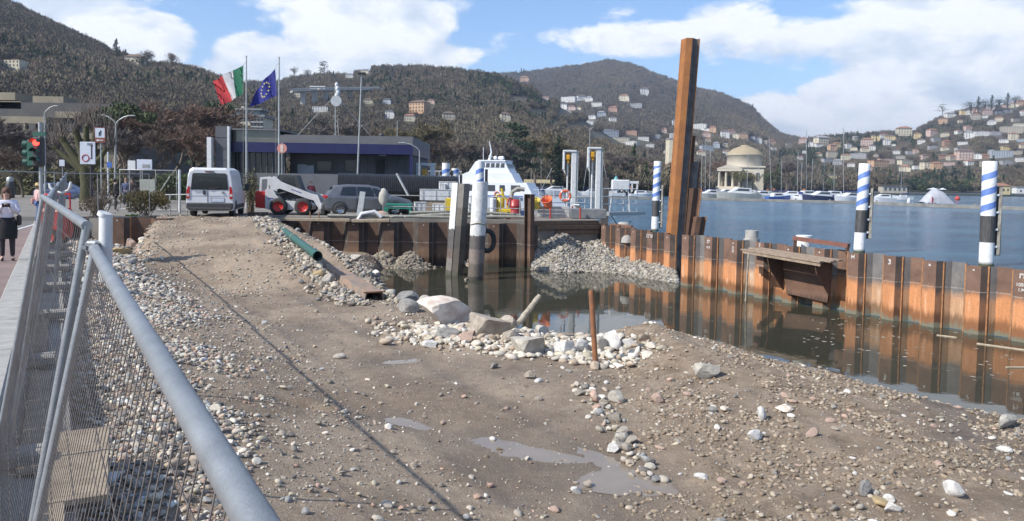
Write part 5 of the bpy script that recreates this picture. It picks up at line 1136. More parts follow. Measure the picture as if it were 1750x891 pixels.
for sg in (-1, 1):
    w1 = plate('side_window', [(.55, sg * .975, 1.30), (2.0, sg * .975, 1.30), (2.0, sg * .945, 1.90), (.55, sg * .945, 1.90)], GLASS, t, .01 * sg, 1); plate('side_window', [(2.12, sg * .975, 1.30), (3.1, sg * .975, 1.30), (3.1, sg * .945, 1.90), (2.12, sg * .945, 1.90)], GLASS, t, .01 * sg, 1)
    plate('side_window', [(3.2, sg * .975, 1.30), (3.95, sg * .94, 1.30), (3.55, sg * .92, 1.88), (3.2, sg * .93, 1.88)], GLASS, t, .012 * sg, 1)
    MB().box((2.4, sg * 1.0, .48), (3.0, .08, .2), bev=.02).build('side_skirt', BLACKP, t)
    mb = MB(); mb.box((3.65, sg * 1.22, 1.38), (.14, .22, .36), bev=.04); mb.bar((3.65, sg * .98, 1.25), (3.65, sg * 1.2, 1.28), .06); mb.build('mirror', BLACKP, t)
    wheel(t, .95, sg * .86, .34, .34, .24, pm('steel_rim', (.3, .3, .31), rough=.5)); wheel(t, 4.05, sg * .86, .34, .34, .24, pm('steel_rim', (.3, .3, .31)))
    mb = MB(); mb.loft([[Vector((.95 + .44 * math.cos(a), sg * 1.015, .36 + .44 * math.sin(a))) for a in [i * math.pi / 10 for i in range(11)]], [Vector((.95 + .44 * math.cos(a), sg * .98, .36 + .44 * math.sin(a))) for a in [i * math.pi / 10 for i in range(11)]]], closed=False, cap=False); mb.add([(.95 + .43 * math.cos(i * math.pi / 10), sg * 1.022, .36 + .43 * math.sin(i * math.pi / 10)) for i in range(11)], [tuple(range(11))]); mb.build('wheel_arch', BLACKP, t)
MB().box((2.5, 0, .36), (4.6, 1.6, .14)).build('underside', BLACKP, t)
pa = P(317, 340, y=34.7); pb = P(394, 340, y=34.7); p = (pa + pb) / 2; hd = math.atan2(.97, -.22)
t.location = (p.x, 34.9, 2.30); t.rotation_euler = (0, 0, hd)
# --- small hatchback in grey, along +x nose, right side towards the camera
CG = pm('car_grey_paint', (.20, .205, .215), (.17, .175, .185), 2, .25, .6)
t = thing('car', 'grey five door hatchback parked on the quay behind the loader', 'car')
def csec(x, zb, zs, zt, wb, wt): return ring_yz(x, [(-wb + .06, zb), (-wb, zb + .12), (-wb, zs - .12), (-wb + .05, zs), (-wt, zt - .07), (-wt + .14, zt), (wt - .14, zt), (wt, zt - .07), (wb - .05, zs), (wb, zs - .12), (wb, zb + .12), (wb - .06, zb)])
mb = MB(); mb.loft([csec(0, .38, .70, .78, .80, .62), csec(.06, .28, .92, 1.0, .86, .70), csec(.16, .24, .98, 1.14, .88, .66), csec(.50, .22, .98, 1.42, .895, .60), csec(1.1, .22, .96, 1.49, .895, .60), csec(2.1, .22, .94, 1.48, .895, .58), csec(2.55, .22, .93, 1.38, .895, .58), csec(3.1, .22, .92, 1.04, .89, .62), csec(3.35, .24, .90, .98, .88, .66), csec(4.05, .28, .74, .78, .82, .62), csec(4.2, .36, .60, .64, .72, .6)], sm=False); mb.build('body', CG, t)
rw = plate('rear_window', [(.17, -.60, 1.06), (.17, .60, 1.06), (.40, .52, 1.36), (.40, -.52, 1.36)], GLASS, t, .03)
for sg in (-1, 1):
    plate('side_window', [(.72, sg * .86, 1.0), (1.45, sg * .865, .99), (1.45, sg * .66, 1.38), (.85, sg * .66, 1.36)], GLASS, t, .02 * sg, 1); plate('side_window', [(1.53, sg * .865, .99), (2.3, sg * .865, .98), (2.15, sg * .66, 1.36), (1.53, sg * .66, 1.38)], GLASS, t, .02 * sg, 1); plate('side_window', [(2.38, sg * .865, .98), (2.95, sg * .86, .97), (2.45, sg * .68, 1.30), (2.25, sg * .67, 1.34)], GLASS, t, .02 * sg, 1)
    l = MB(); l.box((.10, sg * .72, .88), (.22, .30, .17), bev=.05); l.build('tail_light', REDL, t)
    MB().box((1.49, sg * .905, .65), (.012, .01, .6)).build('door_gap', BLACKP, t); MB().box((1.7, sg * .91, .84), (.16, .03, .03), bev=.01).build('door_handle', CG, t)
    for x_ in (.72, 3.3):
        wheel(t, x_, sg * .825, .31, .31, .2, pm('alloy_rim', (.35, .35, .36), rough=.3), 9)
        MB().add([(x_ + .385 * math.cos(i * math.pi / 12), sg * .897, .31 + .385 * math.sin(i * math.pi / 12)) for i in range(13)], [tuple(range(13))]).build('wheel_arch', BLACKP, t)
    MB().box((2.6, sg * .98, 1.02), (.16, .16, .12), bev=.03).build('mirror', CG, t)
MB().box((-.03, 0, .50), (.16, 1.5, .22), bev=.06).build('rear_bumper', CG, t); plate('licence_plate', [(-.105, -.26, .46), (-.105, .26, .46), (-.105, .26, .58), (-.105, -.26, .58)], MATS['plate_white'], t, .012); MB().cyl((.03, 0, .90), (.07, 0, .90), .06, n=14).build('emblem', CHROME, t)
p = P(541, 340, y=38.9); t.location = (p.x + .25, 39.3, 2.29); t.rotation_euler = (0, 0, .30); t.scale = (1.08,) * 3
# --- compact loader, nose along +x
LW = pm('loader_white_paint', (.62, .61, .60), (.52, .51, .50), 3, .4); LR = pm('loader_red_paint', (.52, .025, .02), (.42, .03, .025), 4, .35)
t = thing('loader', 'white and red compact wheel loader parked left of the grey car', 'loader')
mb = MB(); mb.profx([(-.02, 0), (-.02, 0)], 0, 0) if False else None
def side_poly(nm, poly, y0, y1, mat, par=t):
    mb = MB(); mb.loft([[Vector((a, y0, b)) for a, b in poly], [Vector((a, y1, b)) for a, b in poly]]); return mb.build(nm, mat, par)
side_poly('engine_cover', [(0, .34), (0, 1.02), (.08, 1.16), (.50, 1.12), (.50, .30)], -.72, .72, LR)
MB().box((-.02, -.38, .72), (.05, .35, .4), bev=.01).build('tail_light', REDL, t)
side_poly('chassis', [(.5, .30), (.5, 1.22), (.95, 1.18), (1.3, .72), (2.4, .66), (2.75, .5), (2.7, .26), (.6, .24)], -.62, .62, LW)
for sg in (-1, 1):
    side_poly('side_plate', [(.50, .28), (.50, 1.24), (.85, 1.30), (1.02, 1.0), (1.28, .72), (1.0, .30)], sg * .74, sg * .82, LW)
    side_poly('lift_arm', [(.62, 1.80), (.95, 1.90), (1.3, 1.62), (2.7, 1.08), (3.05, 1.0), (3.3, .35), (3.12, .30), (2.85, .74), (2.6, .80), (1.2, 1.30), (.92, 1.20), (.78, 1.2)], sg * .70, sg * .80, LW)
    side_poly('tower', [(.20, 1.16), (.24, 1.84), (.74, 1.88), (.74, 1.78), (.64, 1.24), (.56, 1.24), (.62, 1.76), (.32, 1.74), (.30, 1.16)], sg * .66, sg * .76, LW)
    c = MB(); c.tube([(.98, sg * .68, 1.0), (2.0, sg * .68, 1.22)], .06, 8); c.build('lift_cylinder', BLACKP, t)
    d_ = side_poly('decal', [(1.75, 1.30), (2.25, 1.12), (2.25, 1.07), (1.75, 1.25)], sg * .80, sg * .806, pm('decal_blue', (.12, .14, .3)))
    side_poly('decal', [(.62, .84), (.90, .84), (.90, .76), (.62, .76)], sg * .82, sg * .826, pm('decal_blue', (.12, .14, .3)))
    for x_ in (1.15, 2.35): wheel(t, x_, sg * .80, .42, .42, .32, LR)
side_poly('cab', [(1.0, 1.0), (1.0, 1.92), (1.12, 1.98), (1.95, 1.96), (2.25, 1.1), (2.2, .8), (1.1, .8)], -.46, .46, BLACKP)
side_poly('cab_window', [(1.25, 1.30), (1.28, 1.86), (1.80, 1.86), (1.95, 1.30)], -.47, -.464, GLASS); side_poly('rear_window', [(.93, 1.5), (.93, 1.9), (.99, 1.92), (.99, 1.5)], -.4, .4, pm('pale_glass', (.35, .42, .42), rough=.1))
MB().box((3.3, 0, .30), (.22, 1.6, .5), bev=.03).build('bucket', BLACKP, t)
p = P(441, 340, y=39.6); t.location = (p.x, 39.8, 2.28); t.rotation_euler = (0, 0, .06); t.scale = (1.04,) * 3
# --- red barrier-like moped trailer behind the fence
t = thing('cart', 'small red trolley with a tubular frame standing behind the fence corner', 'cart'); p = P(97, 312, y=21)
MB().box((0, 0, .32), (.55, .4, .42), bev=.05).build('box', LR, t); mb = MB(); mb.tube([(-.3, 0, .1), (-.28, 0, .72), (.3, 0, .74), (.3, 0, .1)], .022, 8); mb.build('frame', LR, t)
for sg in (-1, 1): wheel(t, .0, sg * .24, .12, .12, .06, LR)
t.location = (p.x, 21, 3.45); 
t.location.z = 2.2; t.scale = (1.2, 1.2, 1.9)

# ================================================================== QUAY THINGS
def px(y_): return y_ / F
STW = pm('rail_white', (.62, .63, .63), (.50, .51, .51), 6, .5); GAL2 = pm('rail_galvanised', (.42, .43, .42), (.32, .33, .32), 8, .5, .4)
# black corrugated pipe
t = thing('corrugated_pipe', 'huge black corrugated plastic pipe lying on the quay behind the grey car', 'pipe'); CP = pm('corrugated_black', (.022, .023, .024), (.035, .035, .035), 3, .36)
a = P(578, 322, y=44.0); c = P(782, 322, y=45.2); a.z = 3.55; c.z = 3.5; L = (c - a).length; rings = []; n_ = 62; d = (c - a).normalized(); s1_ = d.cross(Vector((0, 0, 1))).normalized(); s2_ = s1_.cross(d)
mb = MB(); 
for i in range(n_ * 4 + 1):
    k = i % 4; rr_2 = (.98, .98, .925, .925)[k] if i < n_ * 4 else .925; off = L * (i / 4 - (0.12 if k in (1,) else (-.0 if k != 3 else .12))) / n_
    off = L * (i // 4 + (0, .42, .55, .87)[k]) / n_
    rings.append([a + d * off + (s1_ * math.cos(2 * math.pi * j / 28) + s2_ * math.sin(2 * math.pi * j / 28)) * rr_2 for j in range(28)])
mb.loft(rings, cap=False, sm=False); mb.build('pipe', CP, t)
mb = MB(); mb.loft([[a + d * o_ + (s1_ * math.cos(2 * math.pi * j / 28) + s2_ * math.sin(2 * math.pi * j / 28)) * .86 for j in range(28)] for o_ in (0, L)], cap=False, sm=True); mb.build('lining', CP, t)
for k in (.15, .5, .85):
    q = a.lerp(c, k); MB().bar((q.x, q.y - .9, 2.42), (q.x, q.y + .9, 2.42), .25, .28).build('support', BLACKP, t)
mb = MB(); mb.bar(P(678, 297, y=43.0), P(698, 335, y=42.4), .09, .09); tag(mb.build('steel_prop', GAL2), 'grey steel prop leaning against the black corrugated pipe', 'prop')
# tube railing along the edge
def rail(name, lab, pts, h, mat, n_rails=2, r_=.022, toe=None, group=None, cat='railing'):
    t = thing(name, lab, cat, pts[0], group=group); o0 = Vector(pts[0]); L = [Vector(p) - o0 for p in pts]
    for p in L: MB().tube([p, p + Vector((0, 0, h))], r_, 8).build('post', mat, t)
    for k in range(n_rails):
        z = h * (1 - k / n_rails); MB().tube([p + Vector((0, 0, z)) for p in L], r_, 8).build('rail', mat, t)
    return t
def grow_pts(uv, y0, y1, z): return [(P(u, 330, y=y0 + (y1 - y0) * i / (len(uv) - 1)).x, y0 + (y1 - y0) * i / (len(uv) - 1), z) for i, u in enumerate(uv)]
rail('railing', 'tube railing on the quay edge between the grey car and the white posts', grow_pts((655, 762, 856, 889), 37.9, 37.9, 2.28), 1.12, GAL2)
rail('railing', 'white railing behind the dark beam with the life ring', grow_pts((895, 915, 940, 965, 1000, 1030), 44, 47, 2.28), 1.05, STW, 3, .028)
rail('railing', 'white railing of the gangway at the right end of the quay', grow_pts((1030, 1045, 1066, 1089), 49, 51, 2.35), 1.5, STW, 3, .03)
MB_ = MB(); pA = P(1030, 360, y=48.5); pB = P(1092, 362, y=50.6); mb = MB(); mb.bar((pA.x, 48.5, 2.25), (pB.x, 50.6, 2.25), 1.2, .22); mb.tube([(pA.x + .5, 48.3, 2.2), (pA.x + 1.0, 48.6, 1.5), (pB.x - .6, 50, 1.7)], .04, 6); tag(mb.build('gangway', GAL2), 'short grey metal gangway over the water under the white cabinet', 'gangway')
# white cabinet on legs
t = thing('cabinet', 'white cabinet on splayed legs at the end of the quay', 'cabinet'); p = P(1060, 325, y=49.5)
MB().box((0, 0, 1.75), (1.15, .6, .68), bev=.06).build('box', STW, t)
for sx in (-1, 1):
    for sy in (-1, 1): MB().tube([(sx * .5, sy * .2, 1.42), (sx * .62, sy * .25, 0)], .03, 6).build('leg', STW, t)
t.location = (p.x, 49.5, 2.35)
# the two gangway hoists
for k, (u, vt, vb, lb) in enumerate([(974, 257, 356, 'left white hoist tower with a yellow hook block on the quay'), (1016, 252, 368, 'right white hoist tower with a yellow hook block, ladder at its side')]):
    y_ = 47.5 if k == 0 else 45.5; t = thing('hoist_tower', lb, 'hoist'); q = P(u, vt, y=y_); h_ = q.z - 2.28; w_ = 24 * px(y_)
    MB().box((w_ * .30, 0, h_ / 2), (w_ * .36, .38, h_), bev=.03).build('column', STW, t)
    MB().box((w_ * .30 + w_ * .24, .02, h_ / 2), (w_ * .12, .34, h_ - .1)).build('side_channel', GAL2, t)
    mb = MB(); mb.box((0, 0, h_ - .06), (w_ * .95, .5, .12), bev=.02); mb.box((-w_ * .42, 0, h_ - .62), (.12, .46, 1.2), bev=.02); mb.add([(-w_ * .48, -.2, h_ - 1.2), (-w_ * .36, -.2, h_ - 1.2), (-w_ * .30, -.2, h_ - 1.5), (-w_ * .48, .2, h_ - 1.2), (-w_ * .36, .2, h_ - 1.2), (-w_ * .30, .2, h_ - 1.5)], [(0, 1, 2), (5, 4, 3), (0, 2, 5, 3), (1, 4, 5, 2)]); mb.build('head', STW, t)
    mb = MB(); mb.box((-w_ * .12, -.05, h_ - .45), (.26, .3, .36), bev=.06); mb.box((-w_ * .12, -.05, h_ - .72), (.14, .16, .2), bev=.03); mb.build('hook_block', pm('hook_yellow', (.62, .32, .02), (.5, .25, .02), 6, .45), t)
    mb = MB(); mb.tube([(-w_ * .14, 0, h_ - .8), (-w_ * .14, 0, .0)], .05, 8); mb.build('guide_tube', STW, t)
    if k:
        mb = MB(); mb.tube([(-w_ * .02, .1, 0), (-w_ * .02, .1, h_ - .6)], .02, 6); mb.tube([(w_ * .10, .1, 0), (w_ * .10, .1, h_ - .6)], .02, 6)
        for j in range(12): mb.tube([(-w_ * .02, .1, .2 + j * (h_ - .9) / 12), (w_ * .10, .1, .2 + j * (h_ - .9) / 12)], .015, 5)
        mb.build('ladder', GAL2, t)
    t.location = (q.x, y_, 2.28)
# life ring
p = P(966, 335, y=44.2); t = thing('life_ring', 'orange life ring on a white post left of the hoist towers', 'life ring', (p.x, 44.2, p.z)); mb = MB(); mb.tube([(.29 * math.cos(a), 0, .29 * math.sin(a)) for a in [i * math.pi / 12 for i in range(25)]], .075, 10, cap=False); mb.build('ring', pm('ring_orange', (.62, .13, .06), (.52, .12, .06), 6, .6), t)
for j in range(4): a = math.pi / 4 + j * math.pi / 2; MB().tube([(.29 * math.cos(a - .12), 0, .29 * math.sin(a - .12)), (.29 * math.cos(a + .12), 0, .29 * math.sin(a + .12))], .079, 10).build('band', STW, t)
MB().tube([(0, .1, -1.2), (0, .1, .45)], .05, 8).build('post', STW, t)
# buckets
for (u, v, r_, colr, tilt, lb, cn) in [(936, 348, .30, (.70, .17, .07), 1.0, 'orange bucket tipped on its side right of the dark beam', 'bucket_orange'), (917, 350, .24, (.62, .48, .08), .9, 'yellow bucket tipped over beside the orange one', 'bucket_yellow')]:
    p = P(u, v, y=40.2); t = thing('bucket', lb, 'bucket', (p.x, 40.2, p.z + .0)); mb = MB(); mb.lathe([(r_ * .72, -.2), (r_, .28), (r_ * .94, .28), (r_ * .68, -.17)], n=18, cap=False); mb.lathe([(.01, -.19), (r_ * .72, -.2)], n=18, cap=False); mb.build('shell', pm(cn, colr, None, 5, .5), t); MB().tube([(r_ * math.cos(a), r_ * math.sin(a), .28) for a in [i * math.pi / 9 for i in range(19)]], .022, 6, cap=False).build('rim', pm(cn, colr), t); t.rotation_euler = (.5, -tilt * .5, .3)
# skip / striped trough with red posts
p = P(905, 374, y=40.6); SK = pm('panel_grey_white', (.48, .48, .46), (.33, .33, .32), 3, .7); RPOST = pm('red_post', (.42, .06, .045), (.32, .05, .04), 6, .6)
t = thing('trough', 'low grey slatted trough below the buckets right of the dark beam', 'trough', (p.x + .5, 40.4, 2.30))
for k in range(3): MB().box((.75, 0, .12 + .2 * k), (1.7, .06, .16), bev=.01).build('slat', SK, t)
MB().box((.75, .6, .3), (1.7, .05, .6)).build('back_board', SK, t); MB().box((2.6, .2, .25), (1.9, .9, .5), bev=.02).build('dark_box', pm('box_grey', (.13, .14, .15), (.2, .2, .2), 3, .7), t)
for k, (u, v0, v1) in enumerate([(940, 357, 393), (991, 357, 391), (929, 355, 372), (963, 358, 374), (978, 354, 366)]):
    a = P(u, v1, y=39.9 if k < 2 else 41); c = P(u, v0, y=a.y); t = thing('barrier_post', ['tall red post nearest the dark beam on the stone bank', 'tall red post in the middle of the stone bank', 'short red post in front of the slatted trough', 'short red post behind the stone bank', 'farthest short red post beside the white panel'][k], 'post', a); MB().tube([(0, 0, 0), (0, 0, c.z - a.z)], .05 if k < 2 else .04, 8).build('tube', RPOST, t); MB().tube([(0, 0, c.z - a.z - .02), (0, 0, c.z - a.z + .03)], .058, 8).build('cap', RPOST, t)
bw = pm('board_pale', (.48, .45, .38), (.34, .30, .25), 4, .8)
for (u0, v0, u1, v1, w_, y_, lb) in [(950, 380, 1010, 360, .35, 40.6, 'pale plank slanting up towards the right hoist tower'), (918, 376, 1008, 372, .4, 40.0, 'upper grey board on the stone bank edge'), (945, 384, 1025, 380, .3, 39.6, 'long brown board on the stone bank edge'), (985, 350, 1010, 372, .5, 41.5, 'tilted white panel at the foot of the hoist towers'), (930, 374, 970, 366, .25, 41, 'white and red board behind the short red posts')]:
    mb = MB(); mb.bar(P(u0, v0, y=y_), P(u1, v1, y=y_ + .6), w_, .06, bev=.01); tag(mb.build('board', STW if 'white panel' in lb else (bw if 'pale' in lb or 'white' in lb else wood)), lb, 'board')
# yellow pump, red tank, white boxes, green stand
YEL = pm('machine_yellow', (.66, .48, .03), (.5, .36, .03), 5, .45)
t = thing('pump', 'yellow pump machine with upright pipes behind the round white post', 'pump'); p = P(858, 370, y=39.5)
MB().box((0, 0, .3), (1.0, .6, .4), bev=.05).build('base', YEL, t); MB().lathe([(.22, 0), (.22, .55), (.12, .62)], (-.1, 0, .45), 14).build('motor', YEL, t)
mb = MB(); mb.tube([(-.05, -.1, 1.55), (.05, -.1, 1.15), (.25, -.1, .95), (.3, -.1, .2)], .065, 8); mb.tube([(-.3, .0, .5), (-.3, 0, 1.2), (.1, 0, 1.25)], .05, 8); mb.build('yellow_pipe', YEL, t); MB().box((-.48, -.05, .85), (.3, .3, .55), bev=.03).build('control_box', STW, t)
mb = MB(); mb.tube([(.45, 0, .9), (.5, 0, 1.35), (.8, 0, 1.55), (1.15, 0, 1.5)], .11, 10); mb.build('suction_hose', MATS['grey_hose'], t); t.location = (p.x, 39.5, 2.28)
t = thing('drum', 'dark red drum tank right of the yellow pump', 'drum'); p = P(880, 362, y=39.4); MB().lathe([(.30, 0), (.30, .28), (.315, .3), (.30, .32), (.30, .62), (.315, .64), (.30, .66), (.28, .95), (.12, 1.0)], n=18).build('shell', pm('drum_red', (.36, .03, .035), (.27, .03, .03), 5, .4), t)
MB().tube([(-.1, -.1, .95), (-.3, -.15, 1.05), (-.42, -.2, .7)], .06, 8).build('spout', pm('drum_red', (.36, .03, .035)), t); t.location = (p.x, 39.4, 2.28)
for k, (u, v, w_, h_, y_, rz_, lb) in enumerate([(745, 334, 54, 18, 41.6, .1, 'long white crate lying in front of the black corrugated pipe'), (718, 356, 20, 18, 39.6, .2, 'low white crate below the long one'), (752, 358, 22, 16, 39.4, -.1, 'low white crate right of the other low one'), (766, 318, 30, 12, 42.4, 0, 'small white box on top of the long crate'), (757, 325, 10, 18, 42, 0, 'upright white canister beside the square white post'), (806, 355, 16, 12, 40, .3, 'white crate between the two white topped posts')]):
    p = P(u, v, y=y_); b = thing('crate', lb, 'crate', (p.x, y_, p.z - h_ * px(y_) / 2), rz_); MB().box((0, 0, h_ * px(y_) / 2), (w_ * px(y_), .6, h_ * px(y_)), bev=.02).build('box', STW, b); MB().box((0, 0, h_ * px(y_) + .02), (w_ * px(y_) * 1.03, .64, .05), bev=.01).build('lid', SK, b)
    for sx in (-1, 0, 1): MB().box((sx * w_ * px(y_) * .4, -.31, h_ * px(y_) * .5), (.05, .03, h_ * px(y_) * .9)).build('rib', SK, b)
    if p.z - h_ * px(y_) / 2 > 2.6 : MB().box((0, 0, -(p.z - h_ * px(y_) / 2 - 2.3) / 2), (w_ * px(y_) * .9, .5, p.z - h_ * px(y_) / 2 - 2.32)).build('trestle', wood, b)
t = thing('stand', 'green metal stand on the quay behind the tube railing', 'stand'); p = P(681, 362, y=38.9); GR = pm('stand_green', (.02, .22, .16), (.02, .16, .12), 5, .5)
w_ = 42 * px(38.9)
for sx in (-1, 1):
    for sy in (-1, 1): MB().box((sx * w_ / 2, sy * .3, .32), (.09, .09, .64)).build('leg', GR, t)
MB().box((0, 0, .62), (w_ + .1, .7, .10), bev=.01).build('top', GR, t); MB().box((0, -.3, .45), (w_, .06, .06)).build('brace', GR, t); t.location = (p.x, 38.9, 2.29)
t = thing('sack', 'crumpled off white cloth sack hanging on the tube railing by the green stand', 'sack'); p = P(656, 338, y=37.85); m_ = rock_mb(301, 3, .3, (.22, .14, .42)); m_.build('cloth', pm('sack_cloth', (.48, .46, .40), (.36, .34, .29), 6, .9), t); t.location = (p.x, 37.8, p.z)
t = thing('sack', 'dusty pink sack slumped at the foot of the railing by the green stand', 'sack'); p = P(653, 361, y=37.9); m_ = rock_mb(302, 3, .25, (.36, .22, .2)); m_.build('cloth', pm('pink_cloth', (.45, .31, .25), (.35, .25, .2), 6, .9), t); t.location = (p.x, 37.75, 2.42)
for k, (u, lb) in enumerate([(618, 'grey upright board leaning on the grey car'), ]):
    mb = MB(); a = P(614, 368, y=38.2); c = P(620, 328, y=38.4); mb.bar(a, c, .28, .06); tag(mb.build('board', GAL2), lb, 'board')
for k, (u0, u1, lb) in enumerate([(530, 530, 'left rusty spike on the mossy timber'), (545, 545, 'right rusty spike on the mossy timber')]):
    mb = MB(); mb.tube([P(u0, 380, y=36.6), P(u1, 362, y=36.6)], .03, 6); tag(mb.build('iron_spike', BR2), lb, 'spike')
mb = MB(); mb.tube([P(612, 376, y=37.3), P(618, 366, y=37.3), P(640, 362, y=37.4), P(652, 372, y=37.4)], .10, 8); tag(mb.build('hose', STW), 'thick white hose curling at the quay edge under the grey car', 'hose')

for k, (nm, u, v, y_, sz, m_, lb, ct) in enumerate([('jerrycan', 769, 349, 39.2, (.5, .4, .62), YEL, 'yellow plastic tank on the quay left of the square white post', 'tank'), ('toolbox', 893, 366, 39.6, (.5, .35, .4), pm('box_blue', (.12, .22, .42), None, 5, .6), 'light blue box on the quay just behind the dark beam', 'box'), ('jerrycan', 806, 341, 40.8, (.3, .3, .5), STW, 'white canister between the two white topped posts', 'canister'), ('jerrycan', 843, 349, 39.2, (.28, .28, .6), STW, 'white canister right of the round white post', 'canister'), ('toolbox', 700, 349, 40.2, (.7, .5, .35), BLACKP, 'low black box behind the green stand', 'box'), ('toolbox', 726, 372, 38.6, (.6, .4, .22), wood, 'low wooden block on the quay right of the green stand', 'block'), ('jerrycan', 868, 372, 38.5, (.3, .25, .3), LR, 'small red can at the foot of the yellow pump', 'can')]):
    p = P(u, v, y=y_); t = thing(nm, lb, ct, (p.x, y_, 2.285), .2 * k); hh = max(sz[2], p.z - 2.285 + sz[2] / 2) if nm == 'jerrycan' else sz[2]; MB().box((0, 0, hh / 2), (sz[0], sz[1], hh), bev=.05).build('body', m_, t); MB().cyl((sz[0] * .2, 0, hh), (sz[0] * .2, 0, hh + .06), .06, n=10).build('cap', BLACKP, t) if nm == 'jerrycan' else MB().tube([(-.12, 0, hh), (-.1, 0, hh + .08), (.1, 0, hh + .08), (.12, 0, hh)], .015, 6).build('handle', BLACKP, t)
for k, (u0, v0, u1, v1, yy_, lb) in enumerate([(740, 370, 860, 378, 38.1, 'thin dark hose snaking behind the white topped posts'), (655, 372, 700, 380, 37.45, 'short grey hose end by the pink sack')]):
    a = P(u0, v0, y=yy_); b = P(u1, v1, y=yy_ + .4); mb = MB(); mb.tube([a.lerp(b, i / 14) + Vector((0, .25 * math.sin(i * .9), 0)) + Vector((0, 0, max(0, 2.34 - a.lerp(b, i / 14).z))) for i in range(15)], .045, 7); tag(mb.build('hose', BLACKP if k == 0 else MATS['grey_hose']), lb, 'hose')
# ================================================================== HILLS
def az_of(u): d = ray(u, 300); return d.x / d.y
def ztan(u, v): d = ray(u, v); return d.z / d.y
class Hill:
    def __init__(s, name, prof, yf, yr, zf, g, seed, amp, dv=7, gully=.10):
        s.name = name; s.yf, s.yr, s.zf, s.g, s.seed, s.amp = yf, yr, zf, g, seed, amp; s.gully = gully
        s.a = np.array([az_of(u) for u, v in prof]); s.h = np.array([CAMZ + ztan(u, v + dv) * yr for u, v in prof])
    def pos(s, a, t):
        a = np.asarray(a, 'f8'); t = np.asarray(t, 'f8'); yr = s.yr * (1 + .05 * np.sin(a * 9 + s.seed)); Y = s.yf + (yr - s.yf) * t; X = a * Y
        H = np.interp(a, s.a, s.h); n = fbm(X * .0045 * 900 / s.yr + s.seed, Y * .0045 * 900 / s.yr, 4); tt = np.clip(t, 0, 1)
        g = tt ** s.g * (1 + s.gully * 2.4 * fbm(X * .008 * 900 / s.yr + s.seed * 3, Y * .0012, 3) * (1 - tt) * 2)
        Z = s.zf + (H - s.zf) * g + n * s.amp * np.sin(math.pi * tt); Z = np.where(t > 1, s.zf + (H - s.zf) * np.cos((t - 1) * 1.4), Z)
        return X, Y, Z
    def build(s, mat, na=240, nt=46):
        a = np.linspace(s.a[0], s.a[-1], na); t = np.concatenate([np.linspace(0, 1, nt), np.linspace(1.05, 1.7, 8)]); A_, T_ = np.meshgrid(a, t); X, Y, Z = s.pos(A_, T_)
        return struct(grid_mesh(s.name, X, Y, Z, mat))
    def at(s, u, v):
        a = az_of(u); t = np.linspace(0.0, 1.0, 400); X, Y, Z = s.pos(np.full(400, a), t); k = ztan(u, v); i = int(np.argmax((Z - CAMZ) / Y >= k)) if np.any((Z - CAMZ) / Y >= k) else 399
        return Vector((X[i], Y[i], Z[i])), t[i]
HM = pm('hill_ground', (.085, .072, .052), (.055, .06, .035), .012, .95, coord='Object', detail=8)
HA = Hill('left_hill', [(-2600, -260), (-1500, -330), (-700, -240), (-250, -120), (-60, -45), (0, -22), (45, 2), (100, 32), (150, 60), (195, 86), (232, 104), (262, 113), (300, 117), (340, 129), (370, 140), (420, 163), (480, 190), (560, 236), (640, 296)], 175, 620, 3.0, 1.15, 1.3, 8)
HB = Hill('middle_hill', [(150, 240), (250, 190), (300, 155), (370, 140), (430, 132), (470, 134), (500, 124), (550, 122), (600, 123), (640, 114), (700, 117), (760, 124), (850, 138), (900, 155), (1000, 205), (1100, 262), (1200, 306)], 300, 960, 3.0, 1.2, 4.7, 12)
HC = Hill('mountain', [(560, 250), (650, 150), (700, 128), (760, 119), (850, 120), (900, 118), (960, 113), (1000, 110), (1035, 106), (1075, 116), (1120, 136), (1170, 156), (1230, 171), (1280, 192), (1300, 213), (1330, 235), (1380, 246), (1440, 256), (1520, 300)], 620, 2100, 3.0, 1.3, 2.1, 26, 3)
HD = Hill('right_hill', [(1180, 318), (1250, 290), (1340, 247), (1380, 241), (1440, 235), (1500, 230), (1560, 224), (1600, 199), (1650, 183), (1700, 174), (1750, 166), (1900, 120), (2300, 50), (3000, -10), (4200, 40)], 640, 1500, 3.0, 1.2, 7.9, 14, 5)
for h_ in (HA, HB, HC, HD): h_.build(HM)
SHG = pm('shore_ground', (.12, .105, .08), (.08, .085, .05), .05, .95)
def shore(pts, z=1.5):
    mb = MB(); mb.prism(pts, -2, z); return struct(mb.build('shore_land', SHG))
shore([(-900, 170), (-200, 104), (-95, 104), (-62, 112), (-45, 150), (-40, 210), (-20, 300), (60, 330), (90, 350), (150, 380), (185, 405), (185, 520), (270, 600), (430, 640), (700, 690), (1200, 800), (4500, 1100), (4500, 2200), (-900, 2200)], 1.6)
struct(sheet('inland_ground', [(-2500, -60), (-400, -60), (-400, 100), (-200, 104), (-900, 170), (-900, 2200), (-2500, 2200)], 2.0, SHG))

